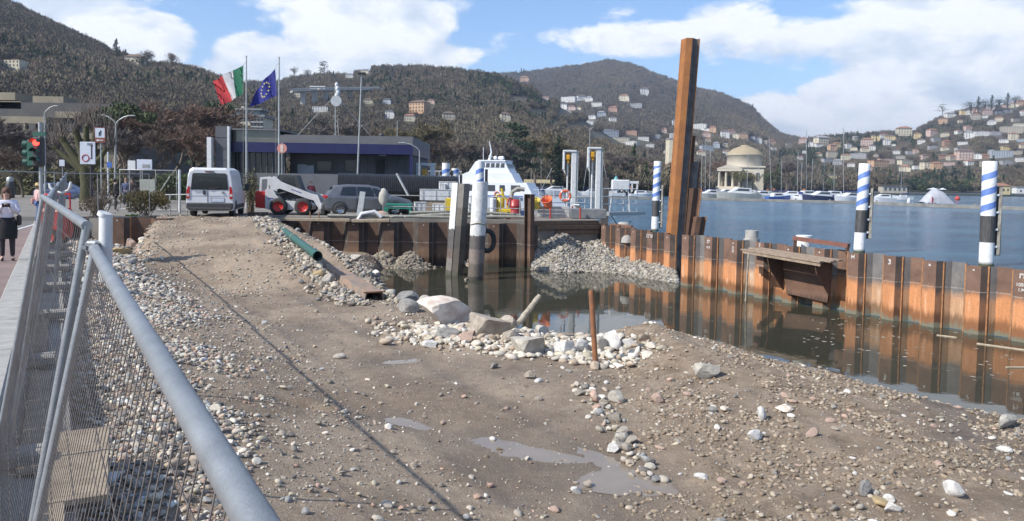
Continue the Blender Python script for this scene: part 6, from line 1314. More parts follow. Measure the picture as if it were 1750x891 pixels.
# ------------------------------------------------------------------ houses
WALLC = {'white': (.66, .65, .62), 'cream': (.60, .54, .41), 'yellow': (.62, .50, .27), 'pink': (.56, .42, .36), 'orange': (.52, .34, .21), 'grey': (.36, .36, .37), 'stone': (.42, .38, .31), 'brick': (.38, .23, .17), 'blue grey': (.38, .42, .46)}
ROOFC = {'terracotta': (.33, .16, .10), 'brown': (.17, .115, .085), 'flat grey': (.32, .32, .32), 'dark': (.10, .10, .105)}
def wm(c): return pm('wall_' + c.replace(' ', '_'), WALLC[c], tuple(x * .86 for x in WALLC[c]), .4, .9)
def rm_(c): return pm('roof_' + c.replace(' ', '_'), ROOFC[c], tuple(x * .75 for x in ROOFC[c]), .5, .9)
WINM = pm('window_dark', (.05, .055, .06), (.08, .08, .085), .5, .3)
def house_proto(seed, W, D, Hh, flat):
    t = thing('house', 'x', 'house'); fl = max(1, round(Hh / 3.0))
    mb = MB(); mb.box((0, 0, Hh / 2 - 3), (W, D, Hh + 6)); 
    if seed % 3 == 0: mb.box((W * .42, -D * .2, Hh * .33 - 3), (W * .4, D * .7, Hh * .66 + 6))
    mb.build('wall', wm('white'), t)
    mb = MB()
    if flat: mb.box((0, 0, Hh + .15), (W + .6, D + .6, .3)); mb.box((W * .15, 0, Hh + .8), (W * .3, D * .4, 1.1))
    else:
        o = .7; rh = D * .22; a = [(-W / 2 - o, -D / 2 - o, Hh), (W / 2 + o, -D / 2 - o, Hh), (W / 2 + o, D / 2 + o, Hh), (-W / 2 - o, D / 2 + o, Hh)]; r0 = (-W / 2 + D * .35, 0, Hh + rh); r1 = (W / 2 - D * .35, 0, Hh + rh)
        mb.add(a + [r0, r1], [(0, 1, 5, 4), (1, 2, 5), (2, 3, 4, 5), (3, 0, 4), (3, 2, 1, 0)]); mb.box((W * .2, D * .1, Hh + rh), (.8, .8, 1.6))
    mb.build('roof', rm_('terracotta'), t)
    n = max(2, int(W / 3.2))
    for f in range(fl):
        for i in range(n):
            x = -W / 2 + W * (i + .5) / n; mb = MB(); mb.box((x, -D / 2 - .02, 1.5 + f * 3), (1.15, .12, 1.6)); mb.build('window', WINM, t)
    for f in range(fl): mb = MB(); mb.box((-W / 2 - .02, 0, 1.5 + f * 3), (.12, 1.15, 1.6)); mb.build('window', WINM, t)
    return t
PROT = [house_proto(0, 13, 10, 6.2, False), house_proto(1, 16, 11, 9.2, False), house_proto(2, 20, 11, 6.2, True), house_proto(3, 11, 9, 9.2, False), house_proto(4, 30, 12, 9.4, True), house_proto(5, 10, 8, 3.4, False)]
HOUSES = []
def hs(hill, u, v, wpx, pr, wall, roof, rz=None): HOUSES.append((hill, u, v, wpx, pr, wall, roof, rz))
for row in """
A 26 112 40 2 cream brown|A 8 172 26 2 grey flat_grey
B 548 188 26 2 white brown|B 512 164 16 0 cream terracotta|B 628 176 14 0 cream brown|B 661 176 14 0 blue_grey dark|B 665 201 14 3 white dark|B 624 119 14 2 cream flat_grey|B 596 121 12 0 white flat_grey|B 716 190 30 1 orange brown|B 765 202 20 0 stone brown|B 861 206 15 3 cream brown|B 700 205 18 0 stone terracotta|B 735 176 12 0 pink brown
C 893 138 14 0 orange terracotta|C 885 168 24 2 white flat_grey|C 970 172 26 4 white flat_grey|C 990 170 14 0 white brown|C 1004 172 12 0 white flat_grey|C 1018 180 18 2 white brown|C 962 186 10 3 white dark|C 975 187 12 0 pink brown|C 963 193 18 2 cream flat_grey|C 987 187 8 0 cream brown|C 1064 170 16 0 cream terracotta|C 1097 161 12 3 white brown|C 1085 182 20 2 grey flat_grey|C 1046 189 14 0 brick terracotta|C 1025 197 13 0 blue_grey flat_grey|C 918 190 22 2 grey flat_grey|C 1000 212 24 4 white flat_grey|C 975 213 12 2 pink flat_grey|C 1010 202 12 0 white dark
C 1032 232 44 4 blue_grey flat_grey|C 1060 241 26 4 cream flat_grey|C 1078 246 20 2 white flat_grey|C 1078 228 20 2 brick brown|C 1098 238 18 2 white brown|C 1122 236 10 0 blue_grey flat_grey|C 1133 227 9 3 pink terracotta|C 1192 218 26 4 white flat_grey|C 1205 232 12 0 pink terracotta|C 1216 225 10 3 orange terracotta|C 1236 234 12 3 white brown|C 1247 228 12 0 pink terracotta|C 1255 236 9 3 cream brown|C 1268 236 14 1 orange brown|C 1291 240 12 0 white brown|C 1302 243 14 2 cream terracotta|C 1315 245 12 0 orange terracotta|C 1206 254 22 4 blue_grey flat_grey|C 1222 252 10 3 blue_grey flat_grey|C 1238 250 9 0 cream flat_grey|C 1283 236 7 0 white dark|C 1208 241 10 0 stone terracotta|C 1183 246 12 0 stone brown|C 1150 213 9 3 white flat_grey|C 1345 249 10 0 stone brown|C 1205 223 8 0 white brown
D 1370 243 14 0 pink terracotta|D 1381 250 10 3 white dark|D 1373 262 6 3 white brown|D 1402 246 22 1 cream flat_grey|D 1396 250 10 0 white brown|D 1420 257 12 3 orange terracotta|D 1428 250 12 0 yellow terracotta|D 1447 253 9 3 white brown|D 1457 256 10 0 cream brown|D 1420 267 16 1 stone brown|D 1412 275 16 2 grey flat_grey|D 1459 240 8 3 stone flat_grey|D 1479 247 18 1 pink terracotta|D 1493 240 11 3 yellow brown|D 1506 235 12 0 white terracotta|D 1518 238 14 0 yellow brown|D 1513 247 10 3 white flat_grey|D 1525 249 6 0 white dark|D 1541 230 22 1 cream terracotta|D 1554 231 6 3 white brown|D 1465 268 26 4 grey flat_grey|D 1495 267 8 0 stone brown|D 1500 281 30 2 orange terracotta|D 1513 277 26 4 pink brown|D 1546 279 22 2 cream flat_grey|D 1563 262 8 3 pink terracotta|D 1578 270 12 0 pink brown|D 1590 230 16 1 pink terracotta|D 1596 240 14 2 grey flat_grey|D 1607 210 14 1 orange brown|D 1618 198 14 0 white flat_grey|D 1623 187 8 0 cream brown|D 1640 196 9 3 yellow brown|D 1651 195 8 3 white brown|D 1637 209 8 0 cream terracotta|D 1668 191 7 3 pink terracotta|D 1681 195 14 1 pink terracotta|D 1677 201 9 0 white brown|D 1686 180 12 0 white brown|D 1664 181 12 0 brick brown|D 1700 193 12 2 grey flat_grey|D 1717 191 12 2 grey flat_grey|D 1662 203 14 1 stone terracotta|D 1615 247 12 1 brick terracotta|D 1642 246 15 2 white dark|D 1591 253 14 2 grey flat_grey|D 1640 258 20 4 grey flat_grey|D 1612 256 10 0 cream terracotta|D 1652 235 12 3 white flat_grey|D 1673 230 22 4 white flat_grey|D 1698 229 18 4 grey brown|D 1725 224 34 4 stone flat_grey|D 1745 218 30 4 cream flat_grey|D 1711 243 12 0 white dark|D 1743 241 14 2 blue_grey flat_grey|D 1708 265 34 4 blue_grey flat_grey|D 1692 262 10 0 white flat_grey|D 1745 274 18 2 white flat_grey|D 1669 271 10 3 white dark|D 1646 270 24 1 pink brown|D 1625 272 14 0 stone terracotta|D 1590 284 30 2 cream brown|D 1600 287 16 1 orange terracotta|D 1555 262 16 2 grey brown|D 1430 280 14 0 grey flat_grey|D 1718 279 18 2 grey flat_grey|D 1738 169 14 0 orange terracotta|D 1745 252 12 0 cream terracotta|D 1680 270 12 0 brick terracotta|D 1608 270 12 0 brick brown|D 1635 265 10 0 orange terracotta|D 1530 262 12 0 white brown|D 1538 270 14 2 stone flat_grey|D 1476 258 12 0 cream terracotta|D 1488 256 9 3 white brown|D 1568 287 16 2 white flat_grey|D 1545 291 16 0 cream terracotta|D 1622 281 16 2 pink brown|D 1655 281 14 0 white terracotta|D 1682 283 16 1 stone brown|D 1715 255 12 0 yellow brown|D 1728 238 12 3 cream terracotta|D 1735 262 16 2 stone flat_grey|D 1634 228 10 0 white terracotta|D 1612 232 12 0 cream brown|D 1650 222 12 1 pink terracotta|D 1690 212 12 0 white flat_grey|D 1702 206 12 0 cream terracotta|D 1730 206 14 2 stone brown|D 1745 196 12 1 white terracotta|D 1726 182 12 0 cream terracotta|D 1712 176 10 0 pink brown|D 1444 272 14 1 cream terracotta|D 1478 290 16 0 pink terracotta|D 1454 284 12 0 white brown|D 1397 266 10 0 stone terracotta|D 1388 280 10 0 cream terracotta|D 1366 272 10 0 white terracotta|D 1572 244 12 0 white brown|D 1565 236 10 3 yellow terracotta|C 1168 252 12 0 pink terracotta|C 1196 264 12 0 cream terracotta|C 1240 262 10 0 white terracotta|C 1320 256 10 0 white brown|C 1140 262 12 0 stone brown|C 1110 250 14 2 white flat_grey|C 945 208 12 0 cream brown|C 1045 206 12 0 white brown|C 930 170 10 0 pink terracotta
""".replace('\n', '|').split('|'):
    f = row.split()
    if len(f) == 7: hs({'A': HA, 'B': HB, 'C': HC, 'D': HD}[f[0]], float(f[1]), float(f[2]), float(f[3]), int(f[4]), f[5].replace('_', ' '), f[6].replace('_', ' '))
PW = [13, 16, 20, 11, 30, 10]; HPOS = []
zone_of = lambda h, u, v: {'left_hill': 'on the left hill', 'middle_hill': 'on the wooded middle hill', 'mountain': ('high on the mountain slope' if v < 205 else ('at the mountain foot left of the pile' if u < 1150 else 'at the mountain foot above the temple')), 'right_hill': ('near the top of the right hill' if v < 215 and u > 1560 else ('on the low ridge' if u < 1560 and v < 262 else ('low on the right hill' if v > 245 else 'halfway up the right hill')))}[h.name]
keys = {}
for i, (h, u, v, w_, pr, wl, rf, rz) in enumerate(HOUSES): keys.setdefault((zone_of(h, u, v), wl, rf, 'long' if pr in (2, 4) else ('tall' if pr in (1, 3) else 'small')), []).append((u, i))
LABS = {}
ORD = ['first', 'second', 'third', 'fourth', 'fifth', 'sixth', 'seventh', 'eighth']
for (zn, wl, rf, sz), L_ in keys.items():
    L_.sort(); n = len(L_)
    for k, (u, i) in enumerate(L_):
        pre = '' if n == 1 else (('left ' if k == 0 else 'right ') if n == 2 else ORD[k] + ' from the left, ')
        rt = {'flat grey': 'flat roofed', 'terracotta': 'red roofed', 'brown': 'brown roofed', 'dark': 'dark roofed'}[rf]
        LABS[i] = f"{pre}{sz} {wl} {rt} house {zn}".replace('from the left, ', 'from left, ')
for i, (h, u, v, wpx, pr, wl, rf, rz) in enumerate(HOUSES):
    p, tt = h.at(u, v + wpx * .12); s_ = wpx * p.y / F / PW[pr]; t = dup(PROT[pr], p - Vector((0, 0, 0)), rnd.uniform(-.5, .25) if rz is None else rz, LABS[i], 'houses ' + zone_of(h, u, v), (s_, s_, s_ * 1.0))
    for c in t.children:
        if c.name.startswith('wall') or c.name.startswith('roof'): c.material_slots[0].link = 'OBJECT'; c.material_slots[0].material = wm(wl) if c.name.startswith('wall') else rm_(rf)
    HPOS.append((p.x / p.y, p.y, PW[pr] * s_ / 2 / p.y, (p.z - CAMZ) / p.y, [6.2, 9.2, 6.2, 9.2, 9.4, 3.4][pr] * s_ / p.y))
for p_ in PROT:
    for c in list(p_.children): bpy.data.objects.remove(c)
    bpy.data.objects.remove(p_)
HPOS = np.array(HPOS)

# ------------------------------------------------------------------ forest
FM = attr_mat('forest_crown', 1.0, 0, 6, .35)
def bare_blob(seed):
    r = random.Random(seed); mb = MB()
    for _ in range(170):
        d = Vector((r.gauss(0, 1), r.gauss(0, 1), r.gauss(0, .9))).normalized() * r.uniform(.35, 1.0); d = Vector((d.x, d.y, d.z * .9 + .9)); u_ = Vector((r.gauss(0, .6), r.gauss(0, .6), 1)).normalized() * r.uniform(.12, .28); v_ = Vector((r.gauss(0, 1), r.gauss(0, 1), r.gauss(0, .3))).normalized() * r.uniform(.05, .12)
        mb.add([d - u_ - v_, d - u_ * .4 + v_, d + u_], [(0, 1, 2)])
    mb.tube([(0, 0, -.6), (0, 0, .8)], [.06, .04], 4, cap=False); return mb
def green_blob(seed, cone):
    r = random.Random(seed); mb = MB()
    for _ in range(150):
        if cone: z = r.random(); w_ = .62 * (1 - z) ** .8; a = r.uniform(0, 6.28); q = r.uniform(.6, 1.0); d = Vector((math.cos(a) * w_ * q, math.sin(a) * w_ * q, z * 2.8 - .1))
        else: d = Vector((r.gauss(0, 1), r.gauss(0, 1), r.gauss(0, 1))).normalized() * r.uniform(.7, 1.0); d = Vector((d.x, d.y, d.z * .85 + .8))
        u_ = Vector((r.gauss(0, 1), r.gauss(0, 1), r.gauss(0, .6))).normalized() * r.uniform(.12, .25); v_ = u_.cross(Vector((r.gauss(0, 1), r.gauss(0, 1), r.gauss(0, 1))))  .normalized() * r.uniform(.08, .19)
        mb.add([d - u_, d + v_, d + u_, d - v_], [(0, 1, 2, 3)])
    return mb
fsrc = [source('tree_source_%s' % k, bare_blob(k), FM) for k in range(5)] + [source('tree_source_%s' % (k + 5), green_blob(k, k % 2), FM) for k in range(4)]
BARE = 1.08 * np.array([(.118, .096, .068), (.104, .090, .064), (.128, .106, .074), (.115, .100, .064), (.132, .100, .072), (.102, .094, .060)]); GRN = np.array([(.030, .048, .026), (.040, .062, .030), (.055, .075, .03), (.025, .04, .028)])
def forest(name, hill, n, size, green, seed, tmax=1.02, tmin=.0):
    r = np.random.RandomState(seed); a = r.uniform(max(hill.a[0], -1.15), min(hill.a[-1], 1.25), n); t = tmin + (tmax - tmin) * r.rand(n) ** .85
    X, Y, Z = hill.pos(a, t); k = (Z > 1.8) & (np.abs(a) < .98)
    # gardens and clearings below the houses
    s0 = size * r.uniform(.6, 1.3, n); eb = (Z - CAMZ) / Y; et = (Z + 2.2 * s0 - CAMZ) / Y
    for ha, hy, hw, he, hh in HPOS:
        k &= ~((np.abs(a - ha) < hw * 1.1 + s0 * .8 / Y) & (Y < hy + hw * hy * .9) & (et > he + hh * .25) & (eb < he + hh * .8))
    a, X, Y, Z, s0 = a[k], X[k], Y[k], Z[k], s0[k]; n = len(X); g = fbm(X * .008 + seed, Y * .006, 4); isg = (g + r.normal(0, .10, n)) > (.5 - green) * .8
    s = s0 * np.where(isg, .85, 1.0); idx = np.where(isg, np.where(r.rand(n) < .16, 6 + 2 * r.randint(0, 2, n), 5 + 2 * r.randint(0, 2, n)), r.randint(0, 5, n)); tone = fbm(X * .012 + 50, Y * .004 + 9, 3)[:, None]
    col = np.where(isg[:, None], GRN[r.randint(0, 4, n)], BARE[np.clip(((tone[:, 0] + .35) * 7 + r.normal(0, 1, n)).astype(int), 0, 5)]) * r.uniform(.75, 1.25, (n, 1)) * (1 + tone * .7)
    sc = np.stack([s, s, s * r.uniform(.8, 1.25, n)], 1); scatter(name, np.stack([X, Y, Z + .0 * s], 1), np.stack([0 * s, 0 * s, r.uniform(0, 6.28, n)], 1), sc, col, fsrc, idx)
forest('left_hill_wood', HA, 26000, 3.2, .17, 1)
forest('middle_hill_wood', HB, 30000, 3.7, .27, 2)
forest('mountain_wood', HC, 52000, 6.2, .16, 3)
forest('right_hill_wood', HD, 30000, 4.8, .42, 4)
# ------------------------------------------------------------------ trees that stand out
proto = [bare_tree('x', 21, 10, TW[0]), bare_tree('x', 22, 10, TW[1], spread=.55), bare_tree('x', 23, 10, TW[2], spread=.38, upright=.8), bare_tree('x', 24, 10, TW[3], spread=.5)]
def plant(pr, u, vb, hpx, y_, label, group, z=None, wide=1.0, mat=None):
    zb = 2.1 if z is None else z; x = P(u, vb, y=y_).x; s_ = hpx * y_ / F / 10; top = P(u, vb - hpx, y=y_)
    if z is not None and hpx > 0: s_ = (top.z - zb) / 10.0
    t = dup(pr, (x, y_, zb), rnd.uniform(0, 6.28), label, group, (s_ * wide, s_ * wide, s_))
    if mat:
        for c in t.children:
            if c.name.startswith('crown'): c.material_slots[0].link = 'OBJECT'; c.material_slots[0].material = mat
    return t
gl = 'bare trees behind the gate and the van'
for k, (pr, u, vt, y_, wd, m_, lb) in enumerate([(3, 235, 165, 105, 1.1, TW[3], 'reddish brown bare tree above the site gate'), (3, 285, 150, 112, 1.2, TW[3], 'tallest reddish bare tree left of the van'), (1, 325, 165, 108, 1.1, TW[3], 'bare reddish tree right behind the van roof'), (0, 265, 185, 84, 1.0, TW[0], 'brown bare tree between gate and van'), (1, 352, 190, 95, .9, TW[0], 'slim brown bare tree beside the office corner'), (0, 195, 195, 82, 1.0, TW[1], 'grey bare tree behind the lamp with two arms'), (1, 305, 200, 78, 1.0, TW[3], 'low reddish bare tree behind the site gate'),
    (1, 30, 190, 82, 1.1, TW[1], 'thin grey bare tree at the far left before the terraced building'), (0, 110, 200, 86, 1.0, TW[1], 'grey bare tree before the middle of the terraced building'), (1, 118, 245, 66, .8, TW[1], 'small bare tree right of the traffic light'), (0, -20, 180, 80, 1.2, TW[1], 'bare tree cut by the left edge of the view'), (0, 38, 235, 62, .8, TW[0], 'small brown street tree left of the traffic light')]):
    plant(proto[pr], u, 300, 0 + 1, y_, lb, gl, z=2.1, wide=1); o = bpy.context.scene.collection.objects
    t = [x for x in COL.objects if x.get('label') == lb][0]; tz = P(u, vt, y=y_).z; s_ = (tz - 2.1) / 10.0; t.scale = (s_ * wd * 1.15, s_ * wd * 1.15, s_)
    for c in t.children:
        if c.name.startswith('crown'): c.material_slots[0].link = 'OBJECT'; c.material_slots[0].material = m_
gp = 'park trees on the shore behind the boats'
parks = [(430, 235, 150, 0, 3, 1.0), (560, 190, 150, 2, 1, 1.3), (610, 200, 160, 2, 0, 1.2), (650, 215, 150, 2, 2, 1.1), (700, 205, 165, 2, 2, 1.2), (735, 200, 180, 2, 2, 1.3), (770, 215, 175, 0, 0, 1.2), (805, 225, 190, 0, 1, 1.1), (845, 225, 200, 1, 1, 1.2), (915, 222, 250, 2, 2, 1.4), (945, 232, 260, 2, 2, 1.3), (985, 240, 290, 0, 0, 1.4), (1015, 248, 300, 0, 0, 1.3), (1050, 255, 310, 2, 1, 1.4), (1085, 262, 320, 0, 0, 1.3), (1130, 262, 340, 1, 1, 1.3), (1160, 268, 350, 0, 3, 1.2), (1215, 270, 440, 1, 3, 1.2), (1325, 280, 470, 0, 0, 1.5), (1345, 262, 500, 0, 1, 1.6)]
PL = ['behind the round lawn building', 'behind the antenna mast', 'right of the antenna mast', 'behind the right end of the office', 'olive tinted beyond the office corner', 'broad and olive above the black pipe', 'above the end of the black pipe', 'left of the white ferry', 'behind the white ferry', 'broad yellowish right of the cedar', 'yellowish left of the hoist towers', 'behind the left hoist tower', 'between the two hoist towers', 'right of the hoist towers', 'above the white cabinet', 'left of the tall white building', 'beside the tall white building', 'left of the temple', 'right of the temple', 'tall and grey right of the temple dome']
for (u, vt, y_, pr, m_, wd), lb in zip(parks, PL):
    lb = 'bare park tree ' + lb; t = dup(proto[pr], (P(u, 300, y=y_).x, y_, 1.6), rnd.uniform(0, 6.28), lb, gp); s_ = (P(u, vt, y=y_).z - 1.6) / 10; t.scale = (s_ * wd, s_ * wd, s_)
    for c in t.children:
        if c.name.startswith('crown'): c.material_slots[0].link = 'OBJECT'; c.material_slots[0].material = TW[m_]
for p_ in proto:
    for c in list(p_.children): bpy.data.objects.remove(c)
    bpy.data.objects.remove(p_)
def stand(kind, u, vt, vb, y_, mat, lab, seed, z=None, n=1500, name='tree', wide=1.0, group=None):
    zt = P(u, vt, y=y_).z; zb = P(u, vb, y=y_).z if z is None else z; H_ = zt - zb; t = leafy_tree(lab, kind, 10.0, seed, mat, name, group, n); s_ = H_ / 10.0
    t.location = (P(u, (vt + vb) / 2, y=y_).x, y_, zb); t.scale = (s_ * wide, s_ * wide, s_); t.rotation_euler = (0, 0, rnd.uniform(0, 6)); return t
ge = 'evergreens standing out'
stand('umbrella', 212, 172, 0, 92, LF[3], 'umbrella pine with a flat green crown above the road lamps', 31, 2.1, 2600, 'umbrella_pine', .72)
stand('cedar', 372, 172, 0, 120, LF[0], 'dark cedar rising behind the left corner of the office', 32, 2.1, 2600, 'cedar', .8)
stand('cedar', 885, 205, 0, 230, LF[0], 'wide dark cedar right behind the white ferry', 33, 1.6, 2600, 'cedar', 1.0)
stand('column', 958, 232, 0, 255, LF[0], 'narrow dark cypress left of the hoist towers', 34, 1.6, 900, 'cypress', 1.5)
stand('cone', 1088, 245, 0, 330, LF[1], 'green conifer above the white cabinet', 35, 1.6, 900, 'conifer', 1.2)
stand('round', 1272, 284, 0, 430, LF[2], 'round olive green tree in front of the temple steps', 36, 1.6, 1300, 'tree', 1.3)
stand('round', 1292, 288, 0, 428, LF[2], 'second rounded tree right of the temple front', 37, 1.6, 1100, 'tree', 1.2)
stand('round', 1318, 286, 0, 432, LF[1], 'yellow green rounded tree further right of the temple', 38, 1.6, 1100, 'tree', 1.1)
stand('cone', 1335, 280, 0, 436, LF[1], 'pointed green tree left of the leaning mast', 39, 1.6, 800, 'conifer', 1.3)
stand('round', 1362, 296, 0, 500, LF[0], 'dark round bush tree right of the leaning mast', 40, 1.6, 800)
stand('round', 1428, 300, 0, 600, LF[1], 'green tree in front of the long yellow villa', 41, 1.6, 900)
stand('round', 1385, 252, 300, 760, LF[0], 'big dark evergreen mass above the lakeside villa', 42, None, 1200, wide=1.1)
stand('cone', 1380, 236, 262, 880, LF[0], 'dark pointed tree on the low ridge at the saddle', 43, None, 500, 'conifer', 1.5)
stand('cone', 199, 66, 108, 560, LF[0], 'dark pointed conifer on the left hill skyline', 44, None, 900, 'conifer', 1.3)
stand('cone', 215, 84, 112, 560, LF[0], 'shorter dark conifer right of the pointed one on the skyline', 45, None, 700, 'conifer', 1.4)
stand('round', 251, 80, 116, 560, TW[1], 'wide bare crown beside the old house on the left skyline', 46, None, 1400, 'tree', 1.2)
stand('round', 238, 92, 116, 555, LF[0], 'dark evergreen in front of the skyline house', 47, None, 700, 'tree', 1.2)
stand('round', 294, 87, 118, 580, TW[0], 'lone round crowned tree on the left hill skyline', 48, None, 1500, 'tree', 1.15)
stand('cedar', 554, 104, 132, 940, LF[0], 'dark pine on the skyline of the middle hill', 49, None, 900, 'pine', 1.1)
stand('round', 503, 112, 134, 930, LF[0], 'rounded dark tree on the skyline right of the second flagpole', 50, None, 700, 'tree', 1.1)
stand('round', 525, 116, 134, 930, LF[0], 'low dark tree on the skyline between pine and flagpole', 51, None, 700, 'tree', 1.3)
stand('cedar', 1611, 178, 196, 1480, LF[0], 'small umbrella shaped pine on the right hill skyline', 52, None, 500, 'pine', 1.5)
for k, u in enumerate((1660, 1672, 1683, 1695, 1708, 1722, 1735)):
    stand('cone' if k % 2 else 'round', u, 170 - (u - 1660) * .12 - (k % 2) * 4, 194 - (u - 1660) * .14, 1480, LF[0], ['first', 'second', 'third', 'fourth', 'fifth', 'sixth', 'seventh'][k] + ' dark tree from the left on the top edge of the right hill', 60 + k, None, 500, 'tree', 1.5 if k % 2 else 1.9, 'trees on the top edge of the right hill')
stand('round', 1498, 222, 240, 1100, LF[0], 'dark round tree on the low ridge above the leftmost striped pile', 71, None, 500, wide=1.1)
stand('cone', 1441, 238, 262, 1000, LF[0], 'dark tree right of the leaning masts on the low ridge', 72, None, 500, wide=1.4)
# pollarded plane tree with mossy trunk
t = thing('plane_tree', 'old pollarded tree with thick mossy forks behind the road signs', 'tree'); mb = MB(); b0 = P(146, 300, y=52)
mb.tube([(0, 0, -.1), (.05, 0, 1.5), (0, 0, 2.6)], [.42, .36, .40], 9, cap=False)
for (x1, z1, x2, z2, r1) in [(-.9, 3.6, -1.5, 4.6, .26), (-.25, 3.8, -.55, 5.1, .27), (.5, 3.7, .9, 5.2, .24), (1.0, 3.3, 1.6, 4.0, .18), (.1, 4.0, .2, 5.4, .2), (-1.2, 3.2, -2.1, 4.0, .16)]: mb.tube([(0, 0, 2.3), (x1, .1 * x1, z1), (x2, -.2, z2)], [.34, r1, r1 * .8], 7)
mb.build('trunk', pm('mossy_bark', (.06, .05, .03), (.075, .08, .03), 3, .95, bump=.5, bscale=8), t)
r = random.Random(5); tw = MB()
for _ in range(150):
    c = r.choice([(-1.5, 4.6), (-.55, 5.1), (.9, 5.2), (1.6, 4.0), (.2, 5.4), (-2.1, 4.0)]); d = Vector((r.gauss(0, .35), r.gauss(0, .35), 1)).normalized() * r.uniform(1.0, 3.0); p0 = Vector((c[0] + r.gauss(0, .1), r.gauss(0, .2), c[1] - .1)); tw.tube([p0, p0 + d * .5 + Vector((r.gauss(0, .08), 0, 0)), p0 + d], [.03, .02, .008], 3, cap=False)
tw.build('shoots', TW[1], t); t.location = (b0.x, 52, 2.1); t.scale = (1.0,) * 3
# shrubs near the ramp
def bush(lab, u, v0, v1, wpx, y_, mat, n, seed, zb=2.28, stems=18, ls=.05):
    t = thing('shrub', lab, 'shrub'); H_ = P(u, v0, y=y_).z - zb; W_ = wpx * y_ / F / 2; r = random.Random(seed); cs = [(r.gauss(0, W_ * .42), r.gauss(0, W_ * .35), H_ * r.uniform(.25, .82) , W_ * .30, H_ * .17) for _ in range(22)]
    mb = MB()
    for _ in range(stems):
        c = r.choice(cs); mb.tube([(r.gauss(0, .1), r.gauss(0, .1), -.05), (c[0] * .5, c[1] * .5, c[2] * .5), (c[0] + r.gauss(0, .1), c[1], c[2] + H_ * .2)], [.02, .014, .005], 4, cap=False)
    mb.build('stems', BARK, t); clumps(seed, cs, n, ls, .5).build('foliage', mat, t); t.location = (P(u, v1, y=y_).x, y_, zb); return t
BUSH = pm('bush_rust_green', (.13, .095, .035), (.075, .08, .03), 2.5, .9)
bush('dense rusty green round bush left of the van', 250, 322, 364, 74, 35.6, BUSH, 4200, 3)
bush('scrawny bare shrub with white stems left of the round bush', 168, 292, 370, 50, 33.6, pm('shrub_pale', (.20, .165, .12), (.14, .11, .08), 3, .9), 500, 5, stems=50, ls=.035)
bush('low brown shrub at the foot of the scrawny one', 168, 335, 372, 70, 34.5, pm('shrub_brown', (.15, .10, .075), (.10, .08, .05), 3, .9), 1300, 6)
bush('green yellow shrub growing between the van and the loader', 428, 285, 366, 34, 41, LF[2], 1100, 8, stems=40)
bush('tuft of green weeds in front of the round bush', 228, 366, 374, 22, 33.9, pm('weed_green', (.10, .20, .03), (.07, .13, .03), 5, .8), 300, 9)
for k, (u, v0, w_, y_, lb) in enumerate([(20, 284, 90, 70, 'clipped hedge at the far left across the road'), (105, 284, 60, 72, 'clipped hedge behind the traffic light'), (175, 286, 60, 74, 'clipped hedge behind the road signs'), (300, 296, 60, 62, 'green hedge behind the gate left of the van')]):
    t = thing('hedge', lb, 'hedge'); W_ = w_ * y_ / F / 2; H_ = P(u, v0, y=y_).z - 2.1; r = random.Random(k); cs = [(r.uniform(-W_, W_), r.uniform(-.6, .6), H_ * r.uniform(.15, .85), .7, H_ * .2) for _ in range(50)]; clumps(k, cs, 2200, .16, .6).build('foliage', LF[2] if k < 3 else LF[1], t)
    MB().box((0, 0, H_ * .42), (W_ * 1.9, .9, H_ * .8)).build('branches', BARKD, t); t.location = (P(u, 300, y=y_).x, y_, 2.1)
# ================================================================== BUILDINGS
def at(u, y_): return P(u, 300, y=y_).x
def zt(u, v, y_): return P(u, v, y=y_).z
GREYP = pm('grey_panel', (.085, .09, .10), (.07, .075, .085), 1.5, .5); GREYL = pm('grey_fascia', (.125, .125, .132), (.10, .10, .108), .8, .6); NAVY = pm('navy_fascia', (.010, .012, .075), (.008, .010, .055), 1.5, .4); SHADE = pm('office_wall', (.10, .10, .105), (.075, .075, .08), 1, .8); DARKG = pm('office_glass', (.02, .022, .028), (.03, .03, .035), 1, .12)  # office colours set darker, the shade on its front put into the paint
y_ = 62.0; t = thing('office_building', 'low grey harbour office with a navy blue fascia and a taller dark panelled corner', 'building'); X0, X1 = at(362, y_), at(705, y_)
xa_, xb_ = at(395, y_), at(476, y_); zf1, zf0, zp = zt(530, 245, y_), zt(530, 262, y_), zt(530, 231, y_); o0 = Vector((X0, y_, 2.2))
def bb(nm, x0, x1, y0, y1, z0, z1, mat, par, bev=0): mb = MB(); mb.box(((x0 + x1) / 2 - o0.x, (y0 + y1) / 2 - o0.y, (z0 + z1) / 2 - o0.z), (x1 - x0, y1 - y0, z1 - z0), bev=bev); return mb.build(nm, mat, par)
t.location = o0
bb('wall', xb_ + .3, X1 - .2, 64.2, 75, 2.2, zf1, SHADE, t)
bb('fascia', xa_, X1, 61.9, 75.2, zf0, zf1, NAVY, t); bb('parapet', xb_, X1, 62.0, 75, zf1 + .003, zp, GREYL, t)
ztop = zt(380, 217, y_)
c_ = bb('corner_block', X0 + .5, xa_ - .05, 61.5, 75, 2.2, ztop, GREYP, t)
for k in range(6):
    z_ = 2.9 + k * (ztop - 2.9) / 6; bb('panel', X0 + .53, xa_ - .08, 61.44, 61.5, z_, z_ + (ztop - 2.9) / 6 - .05, GREYP, t)
bb('pillar', xa_ - .05, xa_ + .12, 61.3, 61.6, 2.2, ztop, STW, t); bb('pillar', X0, X0 + .35, 61.0, 61.5, 2.2, ztop - .9, STW, t)
